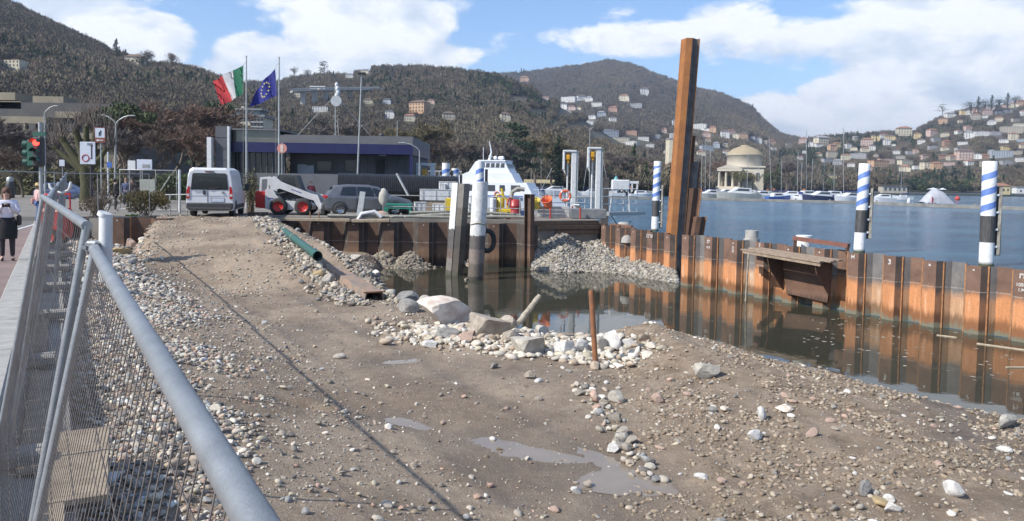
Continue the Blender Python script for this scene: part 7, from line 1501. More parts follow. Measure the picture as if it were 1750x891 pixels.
bb('upper_glazing', xa_ + .12, xb_, 62.1, 62.2, zf1, ztop - .25, pm('upper_glass', (.06, .065, .06), (.10, .095, .075), .5, .08, spec=.9), t); bb('roof_edge', xa_ + .1, xb_ + .1, 61.8, 75, ztop - .25, ztop - .12, GREYL, t); bb('lower_wall', xa_ + .1, xb_ + 5.0, 62.3, 64, 2.2, 4.6, pm('lower_panel', (.12, .125, .135), None, 1, .6), t)
bb('dark_glazing', xa_ + .12, xb_ + .4, 62.6, 62.7, 4.6, zf0, DARKG, t)
for k in range(9): x_ = xa_ + .3 + k * (xb_ - xa_) / 8; bb('mullion', x_, x_ + .06, 62.5, 62.6, 4.6, zf0, GREYP, t)
for (u0, u1, v0, v1, m_) in [(508, 522, 281, 300, 'pale'), (522, 536, 283, 300, 'pale'), (542, 566, 276, 292, 'glass'), (590, 610, 274, 294, 'glass')]:
    w_ = bb('window', at(u0, 64), at(u1, 64), 64.05, 64.2, zt(u0, v1, 64), zt(u0, v0, 64), DARKG if m_ == 'glass' else pm('notice_board', (.34, .37, .40), (.25, .28, .3), 6, .6), t)
d_ = bb('door', at(643, 64), at(656, 64), 64.0, 64.2, 2.2, zt(650, 273, 64), pm('door_dark', (.012, .012, .014)), t); l_ = bb('lamp', at(645, 63), at(657, 63), 63.6, 63.9, zt(650, 266, 63), zt(650, 262, 63), STW, t)
for k in range(8): bb('wall_joint', at(600 + k * 13, 64) , at(600 + k * 13, 64) + .04, 64.15, 64.2, 2.2, zf0, GREYP, t)
bb('end_post', X1 - .25, X1, 61.95, 62.2, 2.2, zf0, NAVY, t)
# things on the roof
mb = MB(); b = Vector((at(573, 66), 66, zf1 - .2)); tp = P(573, 148, y=66); mb.tube([b, tp], .045, 8); mb.tube([b + Vector((.35, 0, 0)), tp + Vector((.2, 0, -2.9))], .025, 6)
for k in range(9): q = b.lerp(tp, k / 12); mb.tube([q, q + Vector((.3, 0, .25))], .012, 4)
t = thing('antenna_mast', 'tall antenna mast with white dishes and guy wires on the office roof', 'mast'); mb.build('mast', GAL2, t)
for (v, r_, dx) in [(146, .22, .12), (152, .26, .2), (159, .26, .25), (165, .24, .1)]: q = P(573, v, y=65.8); MB().ball(q + Vector((dx, 0, 0)), r_ * .9, 10, 7, sq=(.8, 1, 1.3)).build('antenna', STW, t)
q = P(574, 173, y=65.6); MB().cyl(q + Vector((.05, .15, 0)), q + Vector((.05, -.15, 0)), .46, n=20).build('dish', pm('dish_grey', (.42, .44, .46)), t)
for (u, v) in [(507, 233), (640, 240)]: MB().tube([P(573, 163, y=66), P(u, v, y=66)], .02, 4).build('guy_wire', GAL2, t)
t = thing('security_camera', 'small dark dome camera on the office roof edge', 'camera'); q = P(652, 234, y=62.5); MB().ball(q + Vector((0, 0, .1)), .22, 10, 7).build('dome', BLACKP, t); MB().tube([q - Vector((0, 0, .4)), q], .04, 6).build('stem', BLACKP, t)
mb = MB(); q = [P(u, v, y=62.3) for u, v in ((627, 240), (650, 238), (660, 243), (690, 239))]; mb.tube(q, .03, 5); [mb.tube([p, p - Vector((0, 0, .5))], .02, 4) for p in q]; tag(mb.build('antenna', GAL2), 'horizontal aerial with thin spokes on the right part of the office roof', 'antenna')
# flags
for k, (u, vt, vb, lb) in enumerate([(421, 97, 372, 'left flagpole carrying the green, white and red flag'), (477, 99, 372, 'right flagpole carrying the blue flag with stars')]):
    y_ = 47; a = P(u, vt, y=y_); t = thing('flagpole', lb, 'flagpole', (a.x, y_, 2.28)); H_ = a.z - 2.28; MB().tube([(0, 0, 0), (0, 0, H_ * .5), (.0, 0, H_)], [.075, .06, .035], 10).build('pole', GAL2, t); MB().ball((0, 0, H_), .06, 8, 6).build('finial', GAL2, t); MB().tube([(0, 0, H_ - .3), (-.22, 0, H_ - .55)], .015, 5).build('halyard_arm', GAL2, t); MB().tube([(-.2, 0, H_ - .55), (-.2, 0, 1.5)], .008, 4).build('halyard', GAL2, t)
def flag(name, lab, corners, y_, colfn, mats, n=24, m=14):
    """corners: hoist top, hoist bottom, fly top, fly bottom (photo points)"""
    C_ = [P(u, v, y=y_) for u, v in corners]; t = thing(name, lab, 'flag', C_[0]); parts = {}
    def S(i, j):
        s_, q_ = i / n, j / m; a = C_[0].lerp(C_[1], q_); b = C_[2].lerp(C_[3], q_); p = a.lerp(b, s_); w_ = s_ * .22; sag = -.25 * math.sin(math.pi * s_) * (1 - q_) * .0
        return p - C_[0] + Vector((0.05 * math.sin(s_ * 9 + q_ * 2) * s_, w_ * math.sin(s_ * 8.5 + q_ * 2.2), sag + .05 * math.sin(s_ * 7 + q_ * 3) * s_))
    for mi, (nm, i0, i1) in enumerate(colfn):
        mb = MB()
        for i in range(i0, i1):
            for j in range(m): mb.add([S(i, j), S(i + 1, j), S(i + 1, j + 1), S(i, j + 1)], [(0, 1, 2, 3)], 0, True)
        o = mb.build(nm, mats[mi], t); bm = bmesh.new(); bm.from_mesh(o.data); bmesh.ops.remove_doubles(bm, verts=bm.verts, dist=1e-4); bm.to_mesh(o.data); bm.free()
    return t, S
FG = [pm('flag_green', (.02, .16, .085), (.018, .13, .07), 3, .8), pm('flag_white', (.62, .60, .60), (.52, .5, .5), 3, .8), pm('flag_red', (.52, .045, .05), (.42, .04, .045), 3, .8), pm('flag_blue', (.025, .03, .24), (.02, .025, .18), 3, .8), pm('flag_star', (.65, .58, .25), None, 3, .8)]
flag('flag', 'green, white and red striped flag blowing to the left', [(416, 112), (416, 160), (361, 139), (382, 180)], 47, [('green_band', 0, 8), ('white_band', 8, 15), ('red_band', 15, 24)], FG[:3])
t, S = flag('flag', 'blue flag with a ring of golden stars hanging in folds', [(470, 118), (474, 163), (438, 152), (430, 184)], 47, [('cloth', 0, 24)], [FG[3]])
for k in range(12):
    a = 2 * math.pi * k / 12; c = S(12 + 5 * math.cos(a), 7 + 4 * math.sin(a)); mb = MB(); pts = [c + Vector((.075 * (1 if j % 2 == 0 else .4) * math.sin(j * math.pi / 5), -.03, .075 * (1 if j % 2 == 0 else .4) * math.cos(j * math.pi / 5))) for j in range(10)]; mb.add(pts, [tuple(range(10))]); mb.add([p + Vector((0, .06, 0)) for p in pts], [tuple(range(10))]); mb.build('star', FG[4], t)
def lamp(lab, u0, vb, u1, vt, y_, arm, mat, rr=.07, zb=2.1, head=.5):
    a = P(u0, vb, y=y_); c = P(u1, vt, y=y_); t = thing('street_lamp', lab, 'street lamp', (a.x, y_, zb)); d = c - Vector((a.x, y_, zb)); MB().tube([(0, 0, 0), d * .5, d], [rr, rr * .8, rr * .6], 10).build('pole', mat, t)
    if arm:
        for ax in arm: q = [d, d + Vector((ax * .2, 0, .25)), d + Vector((ax * .6, 0, .5)), d + Vector((ax, 0, .6))]; MB().tube(q, rr * .55, 7).build('arm', mat, t); MB().box(d + Vector((ax * 1.15, 0, .6)), (abs(ax) * .4 + .1, .22, .09), bev=.03).build('lamp_head', GAL2, t)
    else: MB().box(d + Vector((0, 0, .05)), (head, .4, .12), bev=.03).build('lamp_head', BLACKP, t)
    return t
lamp('tall lamp post with a flat dark head in front of the office', 609, 300, 618, 127, 52, None, GAL2)
lamp('curved arm street lamp behind the traffic light', 77, 300, 76, 195, 58, (.75,), GAL2, .08)
lamp('double arm street lamp right of the road signs', 196, 330, 198, 212, 55, (-.9, 1.0), GAL2, .09)
lamp('far street lamp with a small head in the park left of the hoists', 1008, 300, 1008, 224, 150, (-.5, .5), GAL2, .09, 1.6)
lamp('low lamp post with one arm at the right corner of the office', 717, 300, 717, 258, 60, (-1.2,), GAL2, .07)
lamp('thin post lamp right of the office by the park', 679, 300, 679, 206, 90, None, GAL2, .06, 2.0, .1)
# round red and white sign on a post (do not enter style)
t = thing('round_sign', 'faded round red and white sign on a thin post by the right flagpole', 'sign'); y_ = 44; q = P(482, 254, y=y_); MB().tube([(0, 0, 2.28 - q.z), (0, 0, .35)], .03, 6).build('post', GAL2, t); MB().cyl((0, .02, 0), (0, -.02, 0), .28, n=20).build('disc', pm('sign_faded_red', (.55, .24, .19), (.5, .2, .16)), t); MB().box((0, -.03, 0), (.16, .01, .40)).build('bar', pm('sign_pale', (.62, .5, .46)), t); t.location = q
# traffic light
t = thing('traffic_light', 'green cased traffic light showing red at the left edge', 'traffic light'); y_ = 24.5; TLG = pm('signal_green', (.02, .10, .07), (.03, .085, .065), 4, .5)
q = P(66, 257, y=y_); zb = 2.1 - q.z; MB().tube([(0, .1, zb), (0, .1, .9)], .06, 10).build('post', GAL2, t)
hd_ = MB(); hd_.box((0, 0, -.05), (.30, .24, .95), bev=.04); hd_ = hd_.build('signal_head', BLACKP, t); s2 = MB(); s2.box((-.24, .05, -.1), (.26, .22, .85), bev=.04); s2 = s2.build('side_head', TLG, t)
for k, z_ in enumerate((.24, -.05, -.34)):
    lm = pm('lens_red_lit', (.5, .01, .01), None, 5, .3, emit=(1, .03, .02, 6.0)) if k == 0 else pm('lens_off', (.03, .03, .02), None, 5, .3)
    MB().cyl((0, -.12, z_), (0, -.14, z_), .105, n=18).build('lens', lm, hd_); mb = MB(); mb.loft([[Vector((.125 * math.cos(a), e, z_ + .125 * math.sin(a))) for a in [i * math.pi / 9 for i in range(10)]] for e in (-.12, -.32)], closed=False, cap=False); mb.build('hood', TLG, hd_)
    MB().cyl((-.37, .05, z_ - .05), (-.50, .05, z_ - .05), .10, .12, n=14).build('hood', TLG, s2)
mb = MB(); mb.box((0, .06, .52), (.42, .05, .14), rz=.0); mb.build('back_plate', TLG, t); t.location = q
# road signs
t = thing('direction_sign', 'large white direction sign with a red ringed roundabout plan and a black arm', 'sign'); y_ = 37; q = P(150, 262, y=y_); W_ = 26 * px(y_); H_ = 38 * px(y_); SGW = pm('sign_white', (.52, .55, .62), (.45, .48, .55), 3, .4); BLK = pm('sign_black', (.03, .03, .035)); SR = pm('sign_red', (.42, .05, .06))
MB().box((0, 0, 0), (W_, .05, H_), bev=.01).build('board', SGW, t); MB().tube([(.12, .08, 2.2 - q.z), (.12, .08, H_ / 2)], .07, 8).build('post', BLK, t)
mb = MB(); mb.tube([(-.10 + .16 * math.cos(a), -.035, -.24 + .16 * math.sin(a)) for a in [i * math.pi / 12 for i in range(25)]], .022, 6, cap=False); mb.build('ring', SR, t); MB().box((.2, -.035, .05), (.045, .015, .62)).build('arm', BLK, t); MB().box((.13, -.035, -.25), (.16, .015, .03)).build('arm', SR, t)
mb = MB(); mb.add([(.14, -.04, .33), (.26, -.04, .33), (.2, -.04, .43)], [(0, 1, 2)]); mb.build('arrow', BLK, t)
for k, (txt, dz) in enumerate((('COMO', .46), ('CENTRO', .40))): text_on(t, txt, (.1, -.03, dz), (1, 0, 0), .07, BLK, 'lettering') if False else MB().box((.12, -.035, dz), (.28, .01, .02)).build('line', BLK, t)
t.location = q
t = thing('harbour_sign', 'small white sign with a dark curl above a brown panel with a white left arrow', 'sign'); q = P(171, 229, y=38); w_ = 17 * px(38); MB().box((0, 0, .05), (w_, .04, w_), bev=.01).build('board', SGW, t); MB().box((0, 0, .05 - w_ * .5 - .125), (w_ * 1.05, .04, .24), bev=.01).build('panel', pm('sign_brown', (.20, .06, .045)), t)
MB().tube([(.06, -.03, .17), (.03, -.03, .1), (-.03, -.03, .02), (.0, -.03, -.05), (-.06, -.03, -.1)], [.01, .03, .045, .03, .012], 6).build('emblem', BLK, t)
z_ = .05 - w_ * .5 - .125; mb = MB(); mb.box((.04, -.03, z_), (.26, .012, .035)); mb.add([(-.19, -.035, z_), (-.07, -.035, z_ + .07), (-.07, -.035, z_ - .07)], [(0, 1, 2)]); mb.build('arrow', STW, t); MB().tube([(0, .06, 2.2 - q.z), (0, .06, -.2)], .035, 7).build('post', GAL2, t); mb = MB(); mb.tube([(-w_ / 2, -.02, -.2), (-w_ / 2, -.02, .3), (w_ / 2, -.02, .3), (w_ / 2, -.02, -.2)], .012, 5); mb.build('frame', SR, t); t.location = q
t = thing('parking_sign', 'small grey white sign on a post right of the curved lamp', 'sign'); q = P(106, 279, y=60); MB().box((0, 0, 0), (.42, .04, .5), bev=.01).build('board', SGW, t); MB().tube([(0, .05, 2.1 - q.z), (0, .05, .2)], .03, 6).build('post', GAL2, t); t.location = q
t = thing('crossing_sign', 'small blue square sign on a white post left of the gate', 'sign'); q = P(187, 282, y=42); MB().box((0, 0, 0), (.26, .03, .3)).build('board', pm('sign_blue', (.05, .13, .42)), t); MB().tube([(-.1, .05, 2.2 - q.z), (-.1, .05, .7)], .05, 6).build('post', STW, t); t.location = q
t = thing('litter_bin', 'dark litter bin across the road at the far left', 'bin'); q = (at(17, 60), 60, 2.1); MB().lathe([(.3, 0), (.32, 1.2), (.3, 1.3), (.22, 1.45)], n=14).build('body', BLACKP, t); MB().lathe([(.24, 1.46), (.26, 1.75), (.1, 1.85)], n=12).build('top', GAL2, t); t.location = q
t = thing('car', 'dark blue car half hidden at the left foot of the traffic light', 'car', (at(66, 60), 60, 2.08), .1); mb = MB(); mb.loft([csec(0, .3, .8, .9, .86, .7), csec(.2, .25, .95, 1.15, .88, .66), csec(.7, .22, .97, 1.45, .89, .6), csec(2.2, .22, .95, 1.46, .89, .58), csec(3.0, .22, .92, 1.05, .89, .62), csec(4.0, .28, .75, .8, .82, .62)]); mb.build('body', pm('car_blue_paint', (.06, .09, .18), rough=.3), t)
for x_ in (.7, 3.2):
    for sg in (-1, 1): wheel(t, x_, sg * .8, .3, .3, .2, GAL2)
plate('side_window', [(.8, -.85, 1.0), (2.7, -.85, 1.0), (2.3, -.66, 1.38), (.95, -.66, 1.38)], GLASS, t, .02, 1)
t = thing('car', 'silver car behind the site gate left of the van', 'car', (at(255, 64), 64, 2.08), .1)
mb = MB(); mb.loft([csec(0, .3, .8, .9, .86, .7), csec(.2, .25, .95, 1.15, .88, .66), csec(.7, .22, .97, 1.45, .89, .6), csec(2.2, .22, .95, 1.46, .89, .58), csec(3.0, .22, .92, 1.05, .89, .62), csec(4.0, .28, .75, .8, .82, .62)]); mb.build('body', pm('car_silver_paint', (.42, .43, .45), rough=.3, metal=.4), t)
for x_ in (.7, 3.2):
    for sg in (-1, 1): wheel(t, x_, sg * .8, .3, .3, .2, GAL2)
plate('side_window', [(.8, -.85, 1.0), (2.7, -.85, 1.0), (2.3, -.66, 1.38), (.95, -.66, 1.38)], GLASS, t, .02, 1)
# site gate and info boards between shrub and van
t = thing('site_gate', 'tube framed mesh gate with a diagonal brace left of the van', 'gate'); y_ = 40.5; x0, x1 = at(205, y_), at(302, y_); zt_ = zt(250, 291, y_); t.location = (x0, y_, 2.28); w_ = x1 - x0; h_ = zt_ - 2.28
mb = MB(); mb.tube([(0, 0, .1), (0, 0, h_), (w_, 0, h_), (w_, 0, .1), (0, 0, .1)], .03, 8); mb.build('frame', GAL2, t); MB().tube([(w_ * .5, 0, .15), (w_ * .88, 0, h_ * .85)], .025, 6).build('brace', GAL2, t)
for x_ in (.36, .63): MB().tube([(w_ * x_, 0, .1), (w_ * x_, 0, h_)], .02, 6).build('upright', GAL2, t)
mb = MB()
for k in range(40): mb.tube([(w_ * k / 40, .01, .1), (w_ * k / 40, .01, h_)], .003, 3, cap=False)
for k in range(10): mb.tube([(0, .01, h_ * k / 10 + .1), (w_, .01, h_ * k / 10 + .1)], .003, 3, cap=False)
stuff(mb.build('mesh_infill', WIRE, t)); MB().box((w_ * .49, -.05, h_ * .42), (w_ * .27, .03, h_ * .72)).build('infill_panel', pm('panel_sage', (.30, .31, .28), (.25, .26, .23), 2, .8), t)
for sx, hh_ in ((0, 1.0), (0, 0)): pass
mb = MB(); mb.tube([(w_ + .15, 0, 0), (w_ + .15, 0, h_ + .05)], .07, 8); mb.build('gate_post', STW, t)
for k, (u, v0, v1, w_p, lb) in enumerate([(225, 275, 290, 13, 'blank white notice board above the gate'), (247, 273, 290, 26, 'grey information board with a photo above the gate')]):
    q = P(u, (v0 + v1) / 2, y=41.5); t = thing('notice_board', lb, 'sign', q); MB().box((0, 0, 0), (w_p * px(41.5), .04, (v1 - v0) * px(41.5)), bev=.01).build('board', STW if k == 0 else SGW, t); MB().tube([(-.15, .05, 2.28 - q.z), (-.15, .05, .3)], .03, 6).build('post', GAL2, t)
    if k: MB().box((.1, -.03, -.08), (.4, .01, .2)).build('picture', pm('notice_picture', (.12, .13, .14), (.4, .4, .4), 14, .6), t)
t = thing('barrier', 'low grey guard rail in front of the gate left of the van', 'barrier'); t.location = (at(290, 37.5), 37.5, 2.28)
for x_ in (0, .5, .85): MB().tube([(x_, 0, 0), (x_, 0, 1.0)], .035, 7).build('post', GAL2, t)
MB().tube([(-.6, 0, .95), (.9, 0, 1.0)], .03, 7).build('rail', GAL2, t)
# terraced stone building at the left
STN = pm('terrace_stone', (.27, .235, .17), (.20, .175, .13), .25, .9); STD = pm('terrace_dark', (.055, .055, .055), (.08, .075, .07), .4, .6)
t = thing('terraced_building', 'long stone terraced apartment building behind the trees at the far left', 'building'); B0 = Vector((at(-60, 125), 125, 2.1)); t.location = B0
def tb(nm, u0, u1, v0, v1, yy, mat, dep=10, par=None): mb = MB(); x0, x1 = at(u0, yy), at(u1, yy); z0, z1 = zt((u0 + u1) / 2, v1, yy), zt((u0 + u1) / 2, v0, yy); mb.box(((x0 + x1) / 2 - B0.x, yy + dep / 2 - B0.y, (z0 + z1) / 2 - B0.z), (x1 - x0, dep, z1 - z0)); return mb.build(nm, mat, par or t)
tb('core', -150, 205, 175, 300, 131, STD, 30)
for (u0, u1, v0, v1, yy) in [(-150, 28, 157, 170, 134), (-150, 38, 172, 185, 131), (58, 110, 165, 177, 133), (-150, 80, 198, 210, 128), (95, 140, 191, 202, 130), (-150, 205, 226, 236, 126), (-150, 205, 240, 252, 124.5)]: tb('terrace_parapet', u0, u1, v0, v1, yy, STN, 6)
for (u0, u1) in [(-150, -60), (-45, 20), (88, 104), (128, 160), (178, 205)]: tb('stone_wall', u0, u1, 252, 298, 125, STN, 5)
for k in range(11): tb('window', -60 + k * 22, -48 + k * 22, 212, 225, 127.8, STD, .3); 
for k in range(8): tb('column', -50 + k * 30, -46 + k * 30, 210, 226, 127.5, STN, .6)
# villa behind the flags
t = thing('villa', 'cream villa with grey green roof and balconies behind the flagpoles', 'house'); V0 = Vector((at(424, 300), 300, 0)); t.location = V0
def vb(nm, u0, u1, v0, v1, yy, mat, dep=10, par=None): mb = MB(); x0, x1 = at(u0, yy), at(u1, yy); z0, z1 = zt((u0 + u1) / 2, v1, yy), zt((u0 + u1) / 2, v0, yy); mb.box(((x0 + x1) / 2 - V0.x, yy + dep / 2 - V0.y, (z0 + z1) / 2 - V0.z), (x1 - x0, dep, z1 - z0)); return mb.build(nm, mat, par or t)
vb('wall', 402, 450, 200, 250, 300, wm('cream'), 12); vb('roof', 393, 452, 196, 200, 299, pm('villa_roof', (.22, .24, .24)), 14); vb('attic', 402, 444, 188, 196, 302, pm('villa_attic', (.16, .20, .20)), 8); vb('attic_roof', 399, 447, 185.5, 188, 301, pm('villa_roof', (.22, .24, .24)), 10); vb('chimney', 413, 417, 182, 186, 303, wm('cream'), 2)
for v in (203, 211, 219):
    for u in (428, 434, 440, 446): vb('window', u, u + 3.5, v, v + 4.5, 299.7, WINM, .6)
    vb('balcony', 424, 450, v + 5, v + 7, 298.8, wm('grey'), 1.4)
# lone house on the left skyline, and viaduct
t = thing('house', 'old house half hidden by evergreens on the left skyline', 'house'); q = P(232, 106, y=560); t.location = q - Vector((0, 0, 4)); MB().box((0, 0, 3), (12, 9, 8)).build('wall', wm('cream'), t); mb = MB(); mb.add([(-7, -5, 7), (7, -5, 7), (7, 5, 7), (-7, 5, 7), (-3, 0, 9.5), (3, 0, 9.5)], [(0, 1, 5, 4), (1, 2, 5), (2, 3, 4, 5), (3, 0, 4)]); mb.build('roof', rm_('brown'), t)
for x_ in (-3, 0, 3): MB().box((x_, -4.55, 4), (1.2, .2, 1.8)).build('window', WINM, t)
t = thing('viaduct', 'concrete road viaduct crossing the wooded middle hill', 'bridge'); CV = pm('viaduct_concrete', (.46, .44, .40), (.38, .365, .33), .2, .9); y_ = 640
a = P(498, 157, y=y_); b = P(540, 154, y=y_ + 10); c = P(650, 153, y=y_ + 60); t.location = a
mb = MB(); mb.bar(Vector((0, 0, 0)), b - a, 9, 1.6); mb.bar(b - a, c - a, 9, 1.6); mb.build('deck', CV, t); mb = MB(); mb.bar(Vector((0, -4.4, 1.3)), b - a + Vector((0, -4.4, 1.3)), .3, 1.0); mb.bar(b - a + Vector((0, -4.4, 1.3)), c - a + Vector((0, -4.4, 1.3)), .3, 1.0); mb.build('guard_rail', CV, t)
for (u, yy, L) in [(518, 645, 18), (538, 650, 20), (557, 658, 20), (598, 678, 14), (644, 698, 12)]: q = P(u, 155, y=yy); MB().bar(q - a + Vector((0, 0, -1)), q - a - Vector((0, 0, L)), 4.2 if u < 600 else 2.2, 2.6).build('pier', CV, t)
t = thing('coach', 'white coach driving over the viaduct', 'coach'); q = P(543, 149, y=y_ + 12); MB().box((0, 0, 1.7), (13, 2.6, 3.0), bev=.3).build('body', STW, t); MB().box((0, -1.32, 2.1), (12, .06, 1.0)).build('window', WINM, t); [wheel(t, x_, -1.1, .5, .5, .3, GAL2) for x_ in (-4, 4)]; t.location = (q.x, q.y, P(543, 155.5, y=y_ + 12).z + .6)
# temple with drum and portico
TS = pm('temple_stone', (.56, .51, .42), (.47, .43, .35), .15, .85); TR = pm('temple_roof', (.36, .29, .19), (.30, .245, .16), .3, .85)
t = thing('temple', 'domed neoclassical temple with a columned portico on the lake shore', 'temple'); y_ = 450; T0 = Vector((at(1268, y_), y_, 1.6)); t.location = T0; t.rotation_euler = (0, 0, -.30); t.scale = (1.1, 1.1, .94)
k = y_ / F; MB().box((0, 3, 7), (22, 19, 15.5)).build('hall', TS, t); MB().box((0, 3, 15.2), (23.5, 20.5, .9)).build('cornice', TS, t); mb = MB(); mb.lathe([(9.2, 15), (9.2, 22.2), (9.7, 22.4), (9.7, 23)], (1, 4, 0), 32); mb.build('drum', TS, t)
mb = MB(); mb.lathe([(9.7, 23), (8.6, 24.4), (6.6, 26.4), (3.4, 28.0), (2.2, 28.3), (2.2, 29), (.1, 29.3)], (1, 4, 0), 32); mb.build('dome', TR, t)
MB().box((-6, -10, .8), (14, 11, 4.2)).build('podium', TS, t)
for i in range(4): mb = MB(); mb.lathe([(.75, 2.9), (.7, 3.2), (.58, 11.5), (.8, 12.2)], (-11.2 + i * 3.4, -14.4, 0), 12); mb.build('column', TS, t)
for i in range(2): mb = MB(); mb.lathe([(.75, 2.9), (.7, 3.2), (.58, 11.5), (.8, 12.2)], (-11.2 + i * 10.2, -11, 0), 12); mb.build('column', TS, t)
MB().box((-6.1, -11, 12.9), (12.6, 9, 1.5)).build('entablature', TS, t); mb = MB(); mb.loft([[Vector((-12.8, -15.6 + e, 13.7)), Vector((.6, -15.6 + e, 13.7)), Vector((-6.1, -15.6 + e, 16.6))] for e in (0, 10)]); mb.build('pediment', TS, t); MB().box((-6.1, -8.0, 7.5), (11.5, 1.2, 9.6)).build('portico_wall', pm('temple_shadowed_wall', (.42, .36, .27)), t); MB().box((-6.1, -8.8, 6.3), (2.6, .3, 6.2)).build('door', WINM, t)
for i in range(5): MB().box((-6, -16 - i * .9, 2.4 - i * .5), (13, .95, .5)).build('step', TS, t)
for x_ in (4, 8): MB().box((x_, -6.6, 9), (1.6, .3, 5)).build('window', WINM, t)
# lakeside villa
t = thing('lakeside_villa', 'long yellow lakeside villa with a hipped grey roof behind the masts', 'building'); y_ = 640; VY = pm('villa_yellow', (.52, .44, .28), (.45, .38, .25), .2, .9); t.location = (at(1424, y_), y_, 1.6)
MB().box((0, 6, 4.2), (38, 12, 9.2)).build('wall', VY, t); mb = MB(); mb.add([(-20, -1, 8.9), (20, -1, 8.9), (20, 13, 8.9), (-20, 13, 8.9), (-12, 6, 12.8), (12, 6, 12.8)], [(0, 1, 5, 4), (1, 2, 5), (2, 3, 4, 5), (3, 0, 4)]); mb.build('roof', pm('slate_roof', (.22, .22, .22), (.18, .18, .18), .5), t); MB().box((2, 5, 12.4), (12, 8, 3.2)).build('belvedere', VY, t); MB().box((2, 5, 14.2), (13, 9, .5)).build('belvedere_roof', MATS['slate_roof'], t)
for f in range(2):
    for i in range(11): MB().box((-17 + i * 3.4, -.05, 2.6 + f * 3.8), (1.3, .2, 2.2)).build('window', WINM, t)
t = thing('boathouse', 'pale low house on the far shore between the two right striped piles', 'building'); y_ = 560; t.location = (at(1530, y_), y_, 1.6); MB().box((0, 3, 2.6), (18, 7, 5.6)).build('wall', wm('stone'), t); MB().box((0, 3, 5.7), (20, 9, .6)).build('roof', rm_('brown'), t)
for i in range(5): MB().box((-7 + i * 3.4, -.55, 2.8), (1.4, .2, 2.0)).build('window', WINM, t)
t = thing('boathouse', 'ochre house with a red roof right of the nearest striped pile', 'building'); y_ = 600; t.location = (at(1715, y_), y_, 1.6); MB().box((0, 3, 3.4), (11, 8, 7)).build('wall', wm('yellow'), t); mb = MB(); mb.add([(-6.2, -1.6, 6.8), (6.2, -1.6, 6.8), (6.2, 7.6, 6.8), (-6.2, 7.6, 6.8), (-2, 3, 9), (2, 3, 9)], [(0, 1, 5, 4), (1, 2, 5), (2, 3, 4, 5), (3, 0, 4)]); mb.build('roof', rm_('terracotta'), t)
for i in range(3): MB().box((-3.4 + i * 3.4, -1.05, 3.6), (1.2, .2, 1.8)).build('window', WINM, t)
t = thing('boathouse', 'small white house at the right edge of the far shore', 'building'); t.location = (at(1746, 610), 610, 1.6); MB().box((0, 3, 3), (7, 6, 6)).build('wall', wm('white'), t); MB().box((0, 3, 6.2), (8, 7, .6)).build('roof', rm_('flat grey'), t); MB().box((0, -.05, 3), (1.2, .2, 1.6)).build('window', WINM, t)
# white tower block left of the tall pile
t = thing('apartment_tower', 'tall white apartment block just left of the tall rusty pile', 'building'); y_ = 420; t.location = (at(1151, y_), y_, 1.6); H_ = zt(1151, 238, y_) - 1.6; W_ = 17 * y_ / F; MB().box((0, 5, H_ / 2), (W_, 10, H_)).build('wall', wm('cream'), t); MB().box((0, 5, H_ + .3), (W_ + .6, 10.6, .6)).build('roof', rm_('flat grey'), t); MB().box((0, 5, H_ + 2), (W_ * .5, 5, 3)).build('plant_room', wm('grey'), t)
for f in range(8):
    MB().box((W_ * .22, -.3, 2 + f * H_ / 8), (W_ * .5, .8, 1.0)).build('balcony', wm('grey'), t)
    for x_ in (.05, .33): MB().box((W_ * x_, -.1, 3.3 + f * H_ / 8), (1.0, .3, 1.3)).build('window', WINM, t)
# lakeside kiosk etc
t = thing('kiosk', 'long ochre canopy on the shore left of the hoist towers', 'kiosk'); t.location = (at(925, 290), 290, 1.6); MB().box((0, 2, 3.3), (13, 4, 1.4), bev=.1).build('canopy', wm('yellow'), t); MB().box((0, 3, 1.3), (12, 2.6, 2.6)).build('wall', rm_('brown'), t)
t = thing('jetty_shed', 'small turquoise pointed kiosk on the shore behind the white cabinet', 'kiosk'); t.location = (at(1053, 290), 290, 1.6); mb = MB(); mb.lathe([(1.3, 0), (1.3, 3.4)], n=8); mb.build('wall', wm('white'), t); mb = MB(); mb.lathe([(1.8, 3.4), (.9, 4.6), (.1, 6.0)], n=8); mb.build('roof', pm('turquoise_roof', (.16, .42, .42)), t)
t = thing('arcade', 'low row of white arches on the shore right of the pointed kiosk', 'building'); t.location = (at(1072, 295), 295, 1.6); MB().box((0, .5, 3.6), (9, 1, 1.0)).build('beam', wm('white'), t)
for i in range(5): MB().box((-4 + i * 2, .5, 1.6), (.6, .8, 3.2)).build('column', wm('white'), t)

# ================================================================== BOATS
HW = pm('hull_white', (.66, .67, .68), (.58, .59, .60), .6, .35); HN = pm('hull_navy', (.03, .04, .09), (.04, .05, .10), 1, .3); HG = pm('hull_grey', (.36, .37, .35), (.30, .31, .29), 1, .5); HBL = pm('hull_blue', (.05, .12, .36), (.04, .10, .3), 1, .35); CVR = pm('boat_cover_blue', (.03, .04, .14), (.04, .05, .16), 2, .8)
def hull(mb, L, B, D, sheer=.35, n=12):
    rings = []
    for i in range(n + 1):
        s_ = i / n; w_ = B / 2 * (1 - max(0, (s_ - .45) / .55) ** 2.2) * (.88 + .12 * min(1, s_ * 3)); w_ = max(w_, .03); z1 = D * (1 + sheer * s_ * s_); x = -L / 2 + L * s_; kz = -.35 + .3 * max(0, (s_ - .7) / .3)
        rings.append([Vector((x, -w_, z1)), Vector((x - .02 * L * s_, -w_ * .82, .12)), Vector((x - .05 * L * s_, 0, kz)), Vector((x - .02 * L * s_, w_ * .82, .12)), Vector((x, w_, z1)), Vector((x, 0, z1 + .03))])
    return mb.loft(rings)
